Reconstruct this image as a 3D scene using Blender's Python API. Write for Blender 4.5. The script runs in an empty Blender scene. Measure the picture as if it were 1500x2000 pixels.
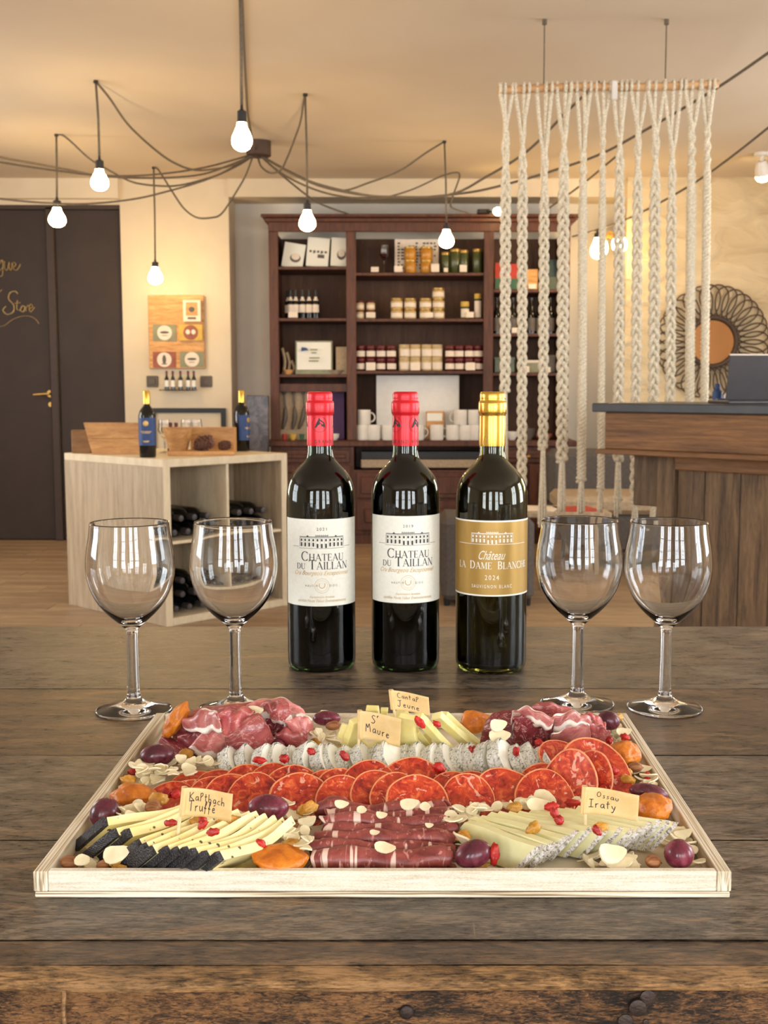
import bpy, math, random
from mathutils import Vector, Matrix, Euler, noise
from math import sin, cos, pi, radians, sqrt, atan2, asin
random.seed(7)
SC = bpy.context.scene
COL = SC.collection
# ------------------------------------------------------------------ camera
FPX, PX0, PY0 = 2270.0, 800.0, 1000.0
EYE = 1.135                      # eye height above the floor
TZ = 0.830                       # table top height
PITCH = math.atan(244/2270)
cam_d = bpy.data.cameras.new('camera'); cam = bpy.data.objects.new('camera', cam_d); COL.objects.link(cam)
cam.location = (0, 0, EYE); cam.rotation_euler = (pi/2-PITCH, 0, 0)
cam_d.sensor_fit = 'VERTICAL'; cam_d.sensor_height = 36; cam_d.lens = FPX/2000*36
cam_d.shift_x = (750-PX0)/2000
cam_d.clip_start = 0.02; cam_d.clip_end = 60
cam_d.dof.use_dof = True; cam_d.dof.focus_distance = 0.82; cam_d.dof.aperture_fstop = 26
SC.camera = cam
# ------------------------------------------------------------------ world, light, exposure
SC.view_settings.view_transform = 'Standard'; SC.view_settings.look = 'None'
SC.view_settings.gamma = 1.0; SC.view_settings.use_curve_mapping = False
SC.view_settings.exposure = 0.2
SC.cycles.use_denoising = True
SC.cycles.max_bounces = 9; SC.cycles.diffuse_bounces = 4; SC.cycles.glossy_bounces = 4
SC.cycles.use_adaptive_sampling = True; SC.cycles.adaptive_threshold = 0.02
SC.cycles.transmission_bounces = 9; SC.cycles.transparent_max_bounces = 12
SC.cycles.sample_clamp_indirect = 6.0
SC.cycles.blur_glossy = 0.5
W = bpy.data.worlds.new('world'); SC.world = W; W.use_nodes = True
W.node_tree.nodes['Background'].inputs[0].default_value = (0.75, 0.86, 1.0, 1)
W.node_tree.nodes['Background'].inputs[1].default_value = 1.2
def area(name, loc, rot, sx, sy, power, col):
    l = bpy.data.lights.new(name, 'AREA'); l.shape = 'RECTANGLE'; l.size = sx; l.size_y = sy; l.energy = power; l.color = col
    o = bpy.data.objects.new(name, l); o.location = loc; o.rotation_euler = rot; COL.objects.link(o); return o
DAY = (0.90, 0.95, 1.0)
REAR_Y = -3.2
WIN_REAR = [(-2.3, 0.7, 1.0), (-0.55, 0.7, 0.8), (1.0, 0.7, 0.8), (2.3, 0.8, 1.0)]     # x centre, sill, width
for i, (x, s, w) in enumerate(WIN_REAR):
    area('window_daylight', (x, REAR_Y+0.02, (s+2.3)/2), (-pi/2, 0, pi), w, 2.3-s, 70*w, DAY)
WIN_RIGHT = [(0.2, 0.8, 1.1), (2.4, 0.8, 1.1)]
for i, (y, s, w) in enumerate(WIN_RIGHT):
    area('side_window_and_fill_light', (3.55, y, (s+2.3)/2), (0, pi/2, 0), 2.3-s, w, 70, DAY)
area('side_window_and_fill_light', (-4.15, 1.5, 1.6), (0, -pi/2, 0), 1.4, 1.6, 60, DAY)
for y_ in (5.6,):  # added fill lights that brighten the far room; these side windows are made up
    area('side_window_and_fill_light', (-4.15, y_, 1.6), (0, -pi/2, 0), 1.4, 1.6, 60, (1.0, 0.96, 0.9))
    area('side_window_and_fill_light', (3.55, y_, 1.6), (0, pi/2, 0), 1.4, 1.6, 60, (1.0, 0.96, 0.9))
# ------------------------------------------------------------------ pixel -> place helpers (photo measured at 1500x2000)
def ray(px, py):
    r, u = (px-PX0)/FPX, -(py-PY0)/FPX
    c, s = cos(PITCH), sin(PITCH)
    return Vector((r, c+u*s, -s+u*c))
def V(px, py, y):
    d = ray(px, py); return Vector((0, 0, EYE)) + d*(y/d.y)
def Z(px, py, z):
    d = ray(px, py); return Vector((0, 0, EYE)) + d*((z-EYE)/d.z)
def F(px, py, h): return Z(px, py, TZ+h)
# ------------------------------------------------------------------ mesh builder
def wloc(o):
    v = Vector((0, 0, 0))
    while o is not None: v += o.location; o = o.parent
    return v
class MB:
    def __init__(s): s.v = []; s.f = []; s.m = []; s.uv = {}; s.cur = 0
    def add(s, verts, faces, uvs=None):
        o = len(s.v); s.v += [Vector(p) for p in verts]
        for k, f in enumerate(faces):
            if uvs is not None: s.uv[len(s.f)] = [uvs[i] for i in f]
            s.f.append([i+o for i in f]); s.m.append(s.cur)
        return s
    def box(s, a, b, rot=None, c=None):
        x0, y0, z0 = a; x1, y1, z1 = b
        p = [Vector(q) for q in ((x0,y0,z0),(x1,y0,z0),(x1,y1,z0),(x0,y1,z0),(x0,y0,z1),(x1,y0,z1),(x1,y1,z1),(x0,y1,z1))]
        if rot is not None:
            c = Vector(c) if c is not None else Vector(((x0+x1)/2,(y0+y1)/2,(z0+z1)/2))
            p = [c + rot @ (q-c) for q in p]
        return s.add(p, [(0,3,2,1),(4,5,6,7),(0,1,5,4),(1,2,6,5),(2,3,7,6),(3,0,4,7)])
    def bbox(s, a, b, e=0.002, rot=None, c=None):
        """box with chamfered edges"""
        x0, y0, z0 = a; x1, y1, z1 = b; P = []
        cx, cy, cz = (x0+x1)/2, (y0+y1)/2, (z0+z1)/2
        hx, hy, hz = (x1-x0)/2, (y1-y0)/2, (z1-z0)/2
        idx = {}
        for sx in (-1, 1):
            for sy in (-1, 1):
                for sz in (-1, 1):
                    for ax in range(3):
                        q = [sx*(hx-e), sy*(hy-e), sz*(hz-e)]; q[ax] = (sx*hx, sy*hy, sz*hz)[ax]
                        idx[(sx, sy, sz, ax)] = len(P); P.append(Vector((cx+q[0], cy+q[1], cz+q[2])))
        if rot is not None:
            cc = Vector(c) if c is not None else Vector((cx, cy, cz)); P = [cc + rot @ (q-cc) for q in P]
        fs = []
        I = lambda *k: idx[k]
        for sx in (-1, 1):
            f = [I(sx,-1,-1,0), I(sx,1,-1,0), I(sx,1,1,0), I(sx,-1,1,0)]; fs.append(f if sx > 0 else f[::-1])
        for sy in (-1, 1):
            f = [I(-1,sy,-1,1), I(-1,sy,1,1), I(1,sy,1,1), I(1,sy,-1,1)]; fs.append(f if sy > 0 else f[::-1])
        for sz in (-1, 1):
            f = [I(-1,-1,sz,2), I(1,-1,sz,2), I(1,1,sz,2), I(-1,1,sz,2)]; fs.append(f if sz > 0 else f[::-1])
        for a1, a2 in ((0,1),(0,2),(1,2)):
            a3 = 3-a1-a2
            for s1 in (-1, 1):
                for s2 in (-1, 1):
                    def key(t, ax):
                        k = [0,0,0]; k[a1] = s1; k[a2] = s2; k[a3] = t; return idx[(k[0],k[1],k[2],ax)]
                    fs.append([key(-1,a1), key(1,a1), key(1,a2), key(-1,a2)])
        for sx in (-1, 1):
            for sy in (-1, 1):
                for sz in (-1, 1): fs.append([I(sx,sy,sz,0), I(sx,sy,sz,1), I(sx,sy,sz,2)])
        return s.add(P, fs)
    def lathe(s, prof, n=32, c=(0,0,0), rot=None, close=True):
        c = Vector(c); P = []; k = len(prof)
        for i in range(n):
            a = 2*pi*i/n
            for r, z in prof:
                q = Vector((r*cos(a), r*sin(a), z)); P.append(c + (rot @ q if rot is not None else q))
        fs = []
        for i in range(n):
            j = (i+1) % n
            for t in range(k-1):
                A, B, C_, D = i*k+t, j*k+t, j*k+t+1, i*k+t+1
                if prof[t][0] < 1e-7: fs.append((A, C_, D))
                elif prof[t+1][0] < 1e-7: fs.append((A, B, D))
                else: fs.append((A, B, C_, D))
        return s.add(P, fs)
    def tube(s, pts, r, n=8, cap=True, flat=1.0):
        pts = [Vector(p) for p in pts]; k = len(pts)
        rs = r if isinstance(r, (list, tuple)) else [r]*k
        up = Vector((0, 0, 1)); P = []; prev = None
        for i, p in enumerate(pts):
            t = (pts[min(i+1, k-1)] - pts[max(i-1, 0)])
            if t.length < 1e-9: t = Vector((0, 0, 1))
            t.normalize()
            if prev is None:
                ref = up if abs(t.z) < 0.9 else Vector((1, 0, 0))
                a = t.cross(ref).normalized()
            else:
                a = prev - t*prev.dot(t)
                if a.length < 1e-6: a = t.cross(up if abs(t.z) < 0.9 else Vector((1, 0, 0)))
                a.normalize()
            prev = a; b = t.cross(a)
            for j in range(n):
                g = 2*pi*j/n; P.append(p + a*(rs[i]*cos(g)) + b*(rs[i]*flat*sin(g)))
        fs = []
        for i in range(k-1):
            for j in range(n):
                j2 = (j+1) % n; fs.append((i*n+j, i*n+j2, (i+1)*n+j2, (i+1)*n+j))
        if cap: fs.append(tuple(range(n))[::-1]); fs.append(tuple((k-1)*n+j for j in range(n)))
        return s.add(P, fs)
    def prism(s, pts, vec):
        n = len(pts); pts = [Vector(p) for p in pts]; vec = Vector(vec)
        return s.add(pts + [p+vec for p in pts], [tuple(range(n))[::-1], tuple(range(n, 2*n))] + [(i, (i+1) % n, (i+1) % n+n, i+n) for i in range(n)])
    def sheet(s, fn, nu, nv, cu=False):
        P = []; U = []
        for i in range(nu+1):
            for j in range(nv+1):
                P.append(fn(i/nu, j/nv)); U.append((i/nu, j/nv))
        fs = [(i*(nv+1)+j, (i+1)*(nv+1)+j, (i+1)*(nv+1)+j+1, i*(nv+1)+j+1) for i in range(nu) for j in range(nv)]
        return s.add(P, fs, U)
    def ell(s, c, r, nu=20, nv=12, rot=None, disp=None):
        c = Vector(c); P = []; fs = []
        P.append(Vector((0, 0, -1)))
        for j in range(1, nv):
            b = -pi/2 + pi*j/nv
            for i in range(nu): P.append(Vector((cos(b)*cos(2*pi*i/nu), cos(b)*sin(2*pi*i/nu), sin(b))))
        P.append(Vector((0, 0, 1)))
        Q = []
        for p in P:
            d = disp(p) if disp else 1.0
            q = Vector((p.x*r[0]*d, p.y*r[1]*d, p.z*r[2]*d)); Q.append(c + (rot @ q if rot is not None else q))
        for i in range(nu): fs.append((0, 1+(i+1) % nu, 1+i))
        for j in range(nv-2):
            for i in range(nu):
                a = 1+j*nu; fs.append((a+i, a+(i+1) % nu, a+nu+(i+1) % nu, a+nu+i))
        L = len(P)-1; a = 1+(nv-2)*nu
        for i in range(nu): fs.append((a+i, a+(i+1) % nu, L))
        return s.add(Q, fs)
    def build(s, name, mat, parent=None, smooth=False, label=None, cat=None, group=None, kind=None, origin=None, solid=None, auto=None, sub=0):
        me = bpy.data.meshes.new(name)
        if parent is not None: o0 = wloc(parent)
        elif origin is not None: o0 = Vector(origin)
        else:
            xs = [p.x for p in s.v]; ys = [p.y for p in s.v]; zs = [p.z for p in s.v]
            o0 = Vector(((min(xs)+max(xs))/2, (min(ys)+max(ys))/2, min(zs)))
        me.from_pydata([tuple(p-o0) for p in s.v], [], s.f)
        mats = mat if isinstance(mat, (list, tuple)) else [mat]
        for m in mats: me.materials.append(m)
        if len(mats) > 1: me.polygons.foreach_set('material_index', s.m)
        if s.uv:
            ul = me.uv_layers.new(name='UVMap')
            for k, us in s.uv.items():
                p = me.polygons[k]
                for q, li in enumerate(p.loop_indices): ul.data[li].uv = us[q]
        if smooth: me.polygons.foreach_set('use_smooth', [True]*len(me.polygons))
        me.update()
        if auto: me.set_sharp_from_angle(angle=radians(auto))
        o = bpy.data.objects.new(name, me); COL.objects.link(o)
        if parent is not None: o.parent = parent
        else: o.location = o0
        if solid:
            md = o.modifiers.new('thickness', 'SOLIDIFY'); md.thickness = solid; md.offset = 0
        if sub:
            md = o.modifiers.new('smooth', 'SUBSURF'); md.levels = sub; md.render_levels = sub
        tag(o, label, cat, group, kind); return o
def tag(o, label=None, cat=None, group=None, kind=None):
    if label: o['label'] = label
    if cat: o['category'] = cat
    if group: o['group'] = group
    if kind: o['kind'] = kind
    return o
def thing(name, label, cat, loc=(0,0,0), group=None):
    o = bpy.data.objects.new(name, None); o.empty_display_size = 0.02; o.location = loc; COL.objects.link(o)
    return tag(o, label, cat, group)
def dup(root, loc=None, rot=None, scale=None, label=None, group=None, parent=None):
    r = root.copy(); COL.objects.link(r)
    if parent is not None: r.parent = parent
    if loc is not None: r.location = loc
    if rot is not None: r.rotation_euler = rot
    if scale is not None: r.scale = scale if isinstance(scale, (tuple, list)) else (scale,)*3
    if label: r['label'] = label
    if group: r['group'] = group
    for ch in list(root.children): dup(ch, parent=r)
    return r
class Once:
    """first placing moves the original, later ones copy it with its parts"""
    def __init__(s, root): s.root = root; s.used = False
    def put(s, loc, rot=(0,0,0), scale=1.0, label=None, group=None):
        if isinstance(rot, Matrix): rot = rot.to_euler()
        if not s.used:
            s.used = True; r = s.root; r.location = loc; r.rotation_euler = rot
            r.scale = scale if isinstance(scale, (tuple, list)) else (scale,)*3
            if label: r['label'] = label
            if group: r['group'] = group
            return r
        return dup(s.root, loc, rot, scale, label, group)
def struct(o): o['kind'] = 'structure'; return o
def smoothpts(pts, k=6):
    """Catmull-Rom through points"""
    pts = [Vector(p) for p in pts]; out = []
    for i in range(len(pts)-1):
        p0, p1, p2, p3 = pts[max(i-1,0)], pts[i], pts[i+1], pts[min(i+2, len(pts)-1)]
        for j in range(k):
            t = j/k
            out.append(0.5*((2*p1) + (p2-p0)*t + (2*p0-5*p1+4*p2-p3)*t*t + (3*p1-p0-3*p2+p3)*t*t*t))
    out.append(pts[-1]); return out
# ------------------------------------------------------------------ materials
def srgb(r, g=None, b=None):
    if g is None: r, g, b = r
    f = lambda c: ((c/255+0.055)/1.055)**2.4 if c/255 > 0.04045 else c/255/12.92
    return (f(r), f(g), f(b), 1)
class NT:
    def __init__(s, name):
        s.mat = bpy.data.materials.new(name); s.mat.use_nodes = True; s.t = s.mat.node_tree; s.n = s.t.nodes; s.l = s.t.links
        s.b = s.n['Principled BSDF']; s._c = {}
    def coord(s, kind='Object', scale=(1,1,1), rot=(0,0,0), loc=(0,0,0), pre=0.0):
        tc = s.n.new('ShaderNodeTexCoord'); mp = s.n.new('ShaderNodeMapping')
        mp.inputs['Scale'].default_value = scale; mp.inputs['Rotation'].default_value = rot; mp.inputs['Location'].default_value = loc
        src = tc.outputs[kind]
        if pre:
            m2 = s.n.new('ShaderNodeMapping'); m2.inputs['Rotation'].default_value = (0, 0, pre); s.l.new(src, m2.inputs[0]); src = m2.outputs[0]
        s.l.new(src, mp.inputs[0]); return mp.outputs[0]
    def noise(s, co, scale=5, detail=4, rough=0.55, dist=0.0, out='Fac'):
        n = s.n.new('ShaderNodeTexNoise'); n.inputs['Scale'].default_value = scale; n.inputs['Detail'].default_value = detail
        n.inputs['Roughness'].default_value = rough; n.inputs['Distortion'].default_value = dist
        s.l.new(co, n.inputs['Vector']); return n.outputs[out]
    def voro(s, co, scale=5, feat='F1', out='Distance', rnd=1.0):
        n = s.n.new('ShaderNodeTexVoronoi'); n.feature = feat; n.inputs['Scale'].default_value = scale; n.inputs['Randomness'].default_value = rnd
        s.l.new(co, n.inputs['Vector']); return n.outputs[out]
    def wave(s, co, scale=5, dist=3, detail=2, dscale=1.0, dir='X'):
        n = s.n.new('ShaderNodeTexWave'); n.inputs['Scale'].default_value = scale; n.inputs['Distortion'].default_value = dist
        n.inputs['Detail'].default_value = detail; n.inputs['Detail Scale'].default_value = dscale; n.bands_direction = dir
        s.l.new(co, n.inputs['Vector']); return n.outputs['Fac']
    def ramp(s, fac, stops, interp='LINEAR'):
        n = s.n.new('ShaderNodeValToRGB'); n.color_ramp.interpolation = interp; e = n.color_ramp.elements
        while len(e) < len(stops): e.new(0.5)
        for k, (p, c) in enumerate(stops):
            e[k].position = p; e[k].color = c if len(c) == 4 else (*c, 1)
        s.l.new(fac, n.inputs[0]); return n.outputs[0]
    def mix(s, fac, a, b, mode='MIX'):
        n = s.n.new('ShaderNodeMix'); n.data_type = 'RGBA'; n.blend_type = mode
        for sock, val in ((n.inputs[0], fac), (n.inputs[6], a), (n.inputs[7], b)):
            if isinstance(val, (int, float)): sock.default_value = val
            elif isinstance(val, (tuple, list)): sock.default_value = val
            else: s.l.new(val, sock)
        return n.outputs[2]
    def math(s, op, a, b=0.0, c=None):
        n = s.n.new('ShaderNodeMath'); n.operation = op
        for k, val in enumerate((a, b, c)):
            if val is None: continue
            if isinstance(val, (int, float)): n.inputs[k].default_value = val
            else: s.l.new(val, n.inputs[k])
        return n.outputs[0]
    def rand(s): return s.n.new('ShaderNodeObjectInfo').outputs['Random']
    def sep(s, co):
        n = s.n.new('ShaderNodeSeparateXYZ'); s.l.new(co, n.inputs[0]); return n.outputs
    def hsv(s, col, h=0.5, sat=1.0, v=1.0):
        n = s.n.new('ShaderNodeHueSaturation')
        for k, val in (('Hue', h), ('Saturation', sat), ('Value', v)):
            if isinstance(val, (int, float)): n.inputs[k].default_value = val
            else: s.l.new(val, n.inputs[k])
        s.l.new(col, n.inputs['Color']); return n.outputs[0]
    def bump(s, h, strength=0.3, dist=0.001):
        n = s.n.new('ShaderNodeBump'); n.inputs['Strength'].default_value = strength; n.inputs['Distance'].default_value = dist
        s.l.new(h, n.inputs['Height']); s.l.new(n.outputs[0], s.b.inputs['Normal'])
    def set(s, col=None, rough=None, metal=None, spec=None, trans=None, ior=None, sss=None, sssr=None, coat=None, alpha=None, emit=None, estr=None):
        for k, val in (('Base Color', col), ('Roughness', rough), ('Metallic', metal), ('Specular IOR Level', spec), ('Transmission Weight', trans),
                       ('IOR', ior), ('Subsurface Weight', sss), ('Coat Weight', coat), ('Alpha', alpha), ('Emission Color', emit), ('Emission Strength', estr)):
            if val is None: continue
            if isinstance(val, (int, float)): s.b.inputs[k].default_value = val
            elif isinstance(val, (tuple, list)): s.b.inputs[k].default_value = val
            else: s.l.new(val, s.b.inputs[k])
        if sssr is not None: s.b.inputs['Subsurface Radius'].default_value = sssr; s.b.inputs['Subsurface Scale'].default_value = 0.004
        return s
def plain(name, rgb, rough=0.6, metal=0.0, var=0.08, scale=20, bump=0.0, **k):
    t = NT(name); co = t.coord()
    c = srgb(rgb); n = t.noise(co, scale, 3)
    d = tuple(x*(1-var*2) for x in c[:3])+(1,); e = tuple(min(1, x*(1+var*2)) for x in c[:3])+(1,)
    t.set(col=t.ramp(n, [(0.3, d), (0.7, e)]), rough=rough, metal=metal, **k)
    if bump: t.bump(t.noise(co, scale*3, 4), bump, 0.002)
    return t.mat
def wood(name, dark, light, rough=0.55, stretch=(1.5, 22, 22), scale=3.0, bump=0.2, mid=None, kn=False, var=0.12, spec=None, pre=0.0):
    t = NT(name); co = t.coord(scale=stretch, pre=pre)
    a = t.noise(co, scale, 6, 0.65, 0.6); b = t.noise(co, scale*6, 3, 0.7)
    f = t.math('ADD', t.math('MULTIPLY', a, 0.7), t.math('MULTIPLY', b, 0.3))
    st = [(0.36, srgb(dark)), (0.64, srgb(light))]
    if mid: st.insert(1, (0.5, srgb(mid)))
    c = t.ramp(f, st)
    if kn:
        k = t.voro(t.coord(scale=(1.6, 5, 5), pre=pre), 1.3); c = t.mix(t.ramp(k, [(0.02, (1,1,1)), (0.07, (0,0,0))]), c, tuple(x*0.35 for x in srgb(dark)[:3])+(1,))
    r = t.rand(); c = t.hsv(c, 0.5, 1.0, t.math('ADD', t.math('MULTIPLY', r, var*2), 1-var))
    t.set(col=c, rough=rough, spec=spec); t.bump(f, bump, 0.002); return t.mat
M = {}
def mats_build():
    # plaster
    t = NT('ceiling plaster'); co = t.coord(); n = t.noise(co, 0.8, 3)
    t.set(col=t.ramp(n, [(0.3, srgb(206,190,170)), (0.7, srgb(216,202,182))]), rough=0.9, spec=0.15); t.bump(t.noise(co, 60, 4), 0.15, 0.002); M['ceil'] = t.mat
    t = NT('wall plaster'); co = t.coord(); n = t.noise(co, 1.5, 5)
    t.set(col=t.ramp(n, [(0.3, srgb(205,190,165)), (0.7, srgb(222,208,184))]), rough=0.85, spec=0.2); t.bump(t.noise(co, 12, 5), 0.25, 0.01); M['wall'] = t.mat
    t = NT('rough stone plaster'); co = t.coord(scale=(1,1,2)); n = t.noise(co, 3.5, 6, 0.5, 0.8)
    t.set(col=t.ramp(n, [(0.3, srgb(206,186,150)), (0.7, srgb(224,206,172))]), rough=0.8, spec=0.25); t.bump(n, 0.8, 0.06); M['rough_wall'] = t.mat
    t = NT('recess wall paint'); co = t.coord(); n = t.noise(co, 2, 4)
    t.set(col=t.ramp(n, [(0.3, srgb(206,202,194)), (0.7, srgb(218,214,206))]), rough=0.85, spec=0.2); M['recess'] = t.mat
    M['floor_a'] = wood('light oak floorboard', (128,104,80), (170,144,114), rough=0.45, stretch=(1, 9, 9), scale=2.2, bump=0.08)
    M['door'] = plain('dark brown door paint', (50,37,31), 0.65, var=0.08, scale=6)
    M['door_frame'] = plain('brown door frame paint', (58,43,36), 0.6, var=0.05)
    # table
    def tab(name, d, m, l, worn):
        t = NT(name); co = t.coord(scale=(16, 90, 90)); a = t.noise(co, 3.0, 8, 0.72, 0.9)
        co2 = t.coord(scale=(4.0, 9.0, 9.0)); b = t.noise(co2, 5, 9, 0.82, 0.6)
        co3 = t.coord(scale=(60, 420, 420)); fine = t.noise(co3, 2.0, 5, 0.7, 0.3)
        f = t.math('ADD', t.math('ADD', t.math('MULTIPLY', a, 0.30), t.math('MULTIPLY', b, 0.42)), t.math('MULTIPLY', fine, 0.28))
        c = t.ramp(f, [(0.435, srgb(d)), (0.495, srgb(m)), (0.565, srgb(l))])
        w = t.ramp(t.noise(t.coord(scale=(2, 9, 9)), 3.0, 8, 0.75, 1.0), [(0.54-worn, (0,0,0)), (0.68, (1,1,1))])
        w2 = t.math('MULTIPLY', w, t.ramp(fine, [(0.35, (0,0,0)), (0.6, (1,1,1))]))
        c = t.mix(w2, c, srgb(156,122,86))
        sc = t.ramp(t.noise(t.coord(scale=(260, 7, 7), rot=(0, 0, 0.22)), 1.0, 2, 0.5), [(0.72, (0,0,0)), (0.76, (1,1,1))])
        msk = t.ramp(t.noise(co2, 2.2, 2), [(0.5, (0,0,0)), (0.62, (1,1,1))])
        c = t.mix(t.math('MULTIPLY', t.math('MULTIPLY', sc, msk), 0.35), c, srgb(165,140,112))
        r = t.ramp(f, [(0.4, (0.24,)*3), (0.6, (0.42,)*3)])
        t.set(col=c, rough=r, spec=0.5); t.bump(f, 0.5, 0.0016); return t.mat
    M['tab1'] = tab('worn dark table plank', (36,30,25), (80,69,59), (132,117,100), 0.0)
    M['tab2'] = tab('worn reddish table plank', (32,24,19), (72,55,42), (118,94,70), 0.03)
    M['tab_edge'] = tab('worn pale table edge', (52,40,28), (112,84,54), (172,132,86), 0.04)
    t = NT('weathered table beam'); co = t.coord(scale=(50, 190, 190)); a = t.noise(co, 4.0, 6, 0.75, 1.0); b = t.noise(t.coord(scale=(4,12,12)), 4, 7, 0.75)
    f = t.math('ADD', t.math('MULTIPLY', a, 0.5), t.math('MULTIPLY', b, 0.5))
    t.set(col=t.ramp(f, [(0.445, srgb(18,13,9)), (0.475, srgb(60,40,24)), (0.515, srgb(104,72,43)), (0.57, srgb(148,106,64))]), rough=0.6); t.bump(f, 0.9, 0.003); M['beam'] = t.mat
    M['nail'] = plain('dark iron stud', (66,56,52), 0.5, 0.7, var=0.15, scale=200, bump=0.3)
    # poplar tray
    t = NT('pale poplar wood'); co = t.coord(scale=(2, 2, 40)); a = t.noise(co, 14, 5, 0.7); b = t.noise(t.coord(scale=(40, 40, 90)), 18, 3, 0.7)
    f = t.math('ADD', t.math('MULTIPLY', a, 0.6), t.math('MULTIPLY', b, 0.4))
    t.set(col=t.ramp(f, [(0.34, srgb(196,180,154)), (0.48, srgb(226,214,192)), (0.62, srgb(242,234,218))]), rough=0.65); t.bump(f, 0.4, 0.0006); M['poplar'] = t.mat
    t = NT('plywood edge layers'); co = t.coord(); s3 = t.sep(co); g = t.noise(t.coord(scale=(900,6,60)), 1.0, 2)
    t.set(col=t.ramp(g, [(0.38, srgb(158,136,106)), (0.5, srgb(212,196,166)), (0.6, srgb(240,230,210))]), rough=0.75); t.bump(g, 0.4, 0.0005); M['ply'] = t.mat
    t = NT('plywood base layers'); g = t.noise(t.coord(scale=(10,10,900)), 1.0, 2)
    t.set(col=t.ramp(g, [(0.40, srgb(150,128,98)), (0.5, srgb(216,200,170)), (0.6, srgb(240,230,210))]), rough=0.75); M['ply_h'] = t.mat
    # foods
    def food(name, stops, scale, rough=0.4, bump=0.3, bscale=None, detail=5, sss=0.15, dist=0.5, bd=0.001, stretch=(1,1,1), var=0.1, coat=None, spec=None):
        t = NT(name); co = t.coord(scale=stretch); n = t.noise(co, scale, detail, 0.6, dist)
        c = t.ramp(n, [(p, srgb(c)) for p, c in stops]); c = t.hsv(c, 0.5, 1.0, t.math('ADD', t.math('MULTIPLY', t.rand(), var*2), 1-var))
        t.set(col=c, rough=rough, sss=sss, sssr=(1, 0.5, 0.3), coat=coat, spec=spec)
        if bump: t.bump(t.noise(co, bscale or scale*2, 4), bump, bd)
        return t.mat
    M['kaltbach'] = food('golden hard cheese', [(0.3, (240,216,134)), (0.7, (250,234,170))], 60, 0.4, 0.1, var=0.05)
    t = NT('truffled pale cheese'); co = t.coord(); n = t.noise(co, 30, 3); v = t.voro(co, 170)
    c = t.ramp(n, [(0.3, srgb(244,226,146)), (0.7, srgb(253,244,196))]); sp = t.ramp(v, [(0.20, (1,1,1)), (0.26, (0,0,0))])
    sp = t.math('MULTIPLY', sp, t.ramp(t.noise(co, 90, 2), [(0.51, (0,0,0)), (0.54, (1,1,1))]))
    t.set(col=t.mix(sp, c, srgb(92,78,50)), rough=0.45, sss=0.15, sssr=(1,0.8,0.4)); M['truffle'] = t.mat
    t = NT('black ridged rind'); co = t.coord(); w = t.voro(co, 900)
    t.set(col=t.ramp(w, [(0.2, srgb(26,24,26)), (0.8, srgb(58,54,56))]), rough=0.5); t.bump(w, 0.6, 0.0012); M['blackrind'] = t.mat
    M['ossau'] = food('ivory sheep cheese', [(0.3, (228,220,158)), (0.7, (240,236,190))], 40, 0.45, 0.1, var=0.04)
    t = NT('grey white natural rind'); co = t.coord(); n = t.noise(co, 420, 5, 0.7, 0.4)
    t.set(col=t.ramp(n, [(0.37, srgb(122,106,92)), (0.46, srgb(200,192,180)), (0.54, srgb(244,240,234))]), rough=0.85); t.bump(n, 0.5, 0.001); M['greyrind'] = t.mat
    t = NT('wrinkled ash rind'); co = t.coord(); n = t.noise(co, 330, 5, 0.7, 1.4)
    t.set(col=t.ramp(n, [(0.38, srgb(124,126,112)), (0.45, srgb(206,208,196)), (0.52, srgb(248,248,240))]), rough=0.75); t.bump(n, 0.9, 0.0015); M['ashrind'] = t.mat
    M['goat'] = food('white goat cheese', [(0.3, (236,232,214)), (0.7, (250,248,236))], 120, 0.6, 0.3, var=0.03)
    M['cantal'] = food('pale yellow cantal cheese', [(0.3, (234,218,134)), (0.7, (246,238,176))], 50, 0.45, 0.25, bscale=160, var=0.06)
    # chorizo
    t = NT('chorizo meat'); co = t.coord(); rr = t.rand()
    off = t.n.new('ShaderNodeVectorMath'); off.operation = 'ADD'; t.l.new(co, off.inputs[0])
    cx = t.n.new('ShaderNodeCombineXYZ'); t.l.new(rr, cx.inputs[0]); t.l.new(t.math('MULTIPLY', rr, 7.3), cx.inputs[1]); t.l.new(t.math('MULTIPLY', rr, 3.1), cx.inputs[2]); t.l.new(cx.outputs[0], off.inputs[1])
    p = off.outputs[0]
    n = t.noise(p, 170, 5, 0.65, 0.9); big = t.noise(p, 60, 3)
    c = t.ramp(n, [(0.33, srgb(118,26,20)), (0.45, srgb(166,42,30)), (0.55, srgb(196,66,38)), (0.64, srgb(220,112,62))])
    c = t.mix(t.ramp(big, [(0.45, (0,0,0)), (0.7, (0.6,0.6,0.6))]), c, srgb(200,78,34))
    wv = t.noise(p, 105, 3, 0.5, 1.6); c = t.mix(t.ramp(wv, [(0.63, (0,0,0)), (0.66, (0.75,)*3)]), c, srgb(230,172,148))
    t.set(col=c, rough=0.33, sss=0.1, sssr=(1,0.3,0.2)); t.bump(n, 0.25, 0.0006); M['chorizo'] = t.mat
    M['casing'] = plain('peach chorizo casing', (226,146,96), 0.4, var=0.1, scale=200)
    # ham: uv v edge = fat
    def ham(name, meat_d, meat_l, fat_w):
        t = NT(name); uv = t.coord('UV'); s3 = t.sep(uv); co = t.coord(); rr = t.rand()
        n = t.noise(co, 55, 5, 0.6, 1.0); wob = t.math('MULTIPLY', t.math('SUBTRACT', t.noise(t.coord('UV', scale=(3,3,3)), 2.0, 3), 0.5), 0.22)
        e = t.math('ABSOLUTE', t.math('SUBTRACT', t.math('ADD', s3[1], wob), 0.5)); fat = t.ramp(e, [(0.5-fat_w, (0,0,0)), (0.5-fat_w+0.03, (1,1,1))])
        c = t.ramp(n, [(0.3, srgb(meat_d)), (0.7, srgb(meat_l))])
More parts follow.
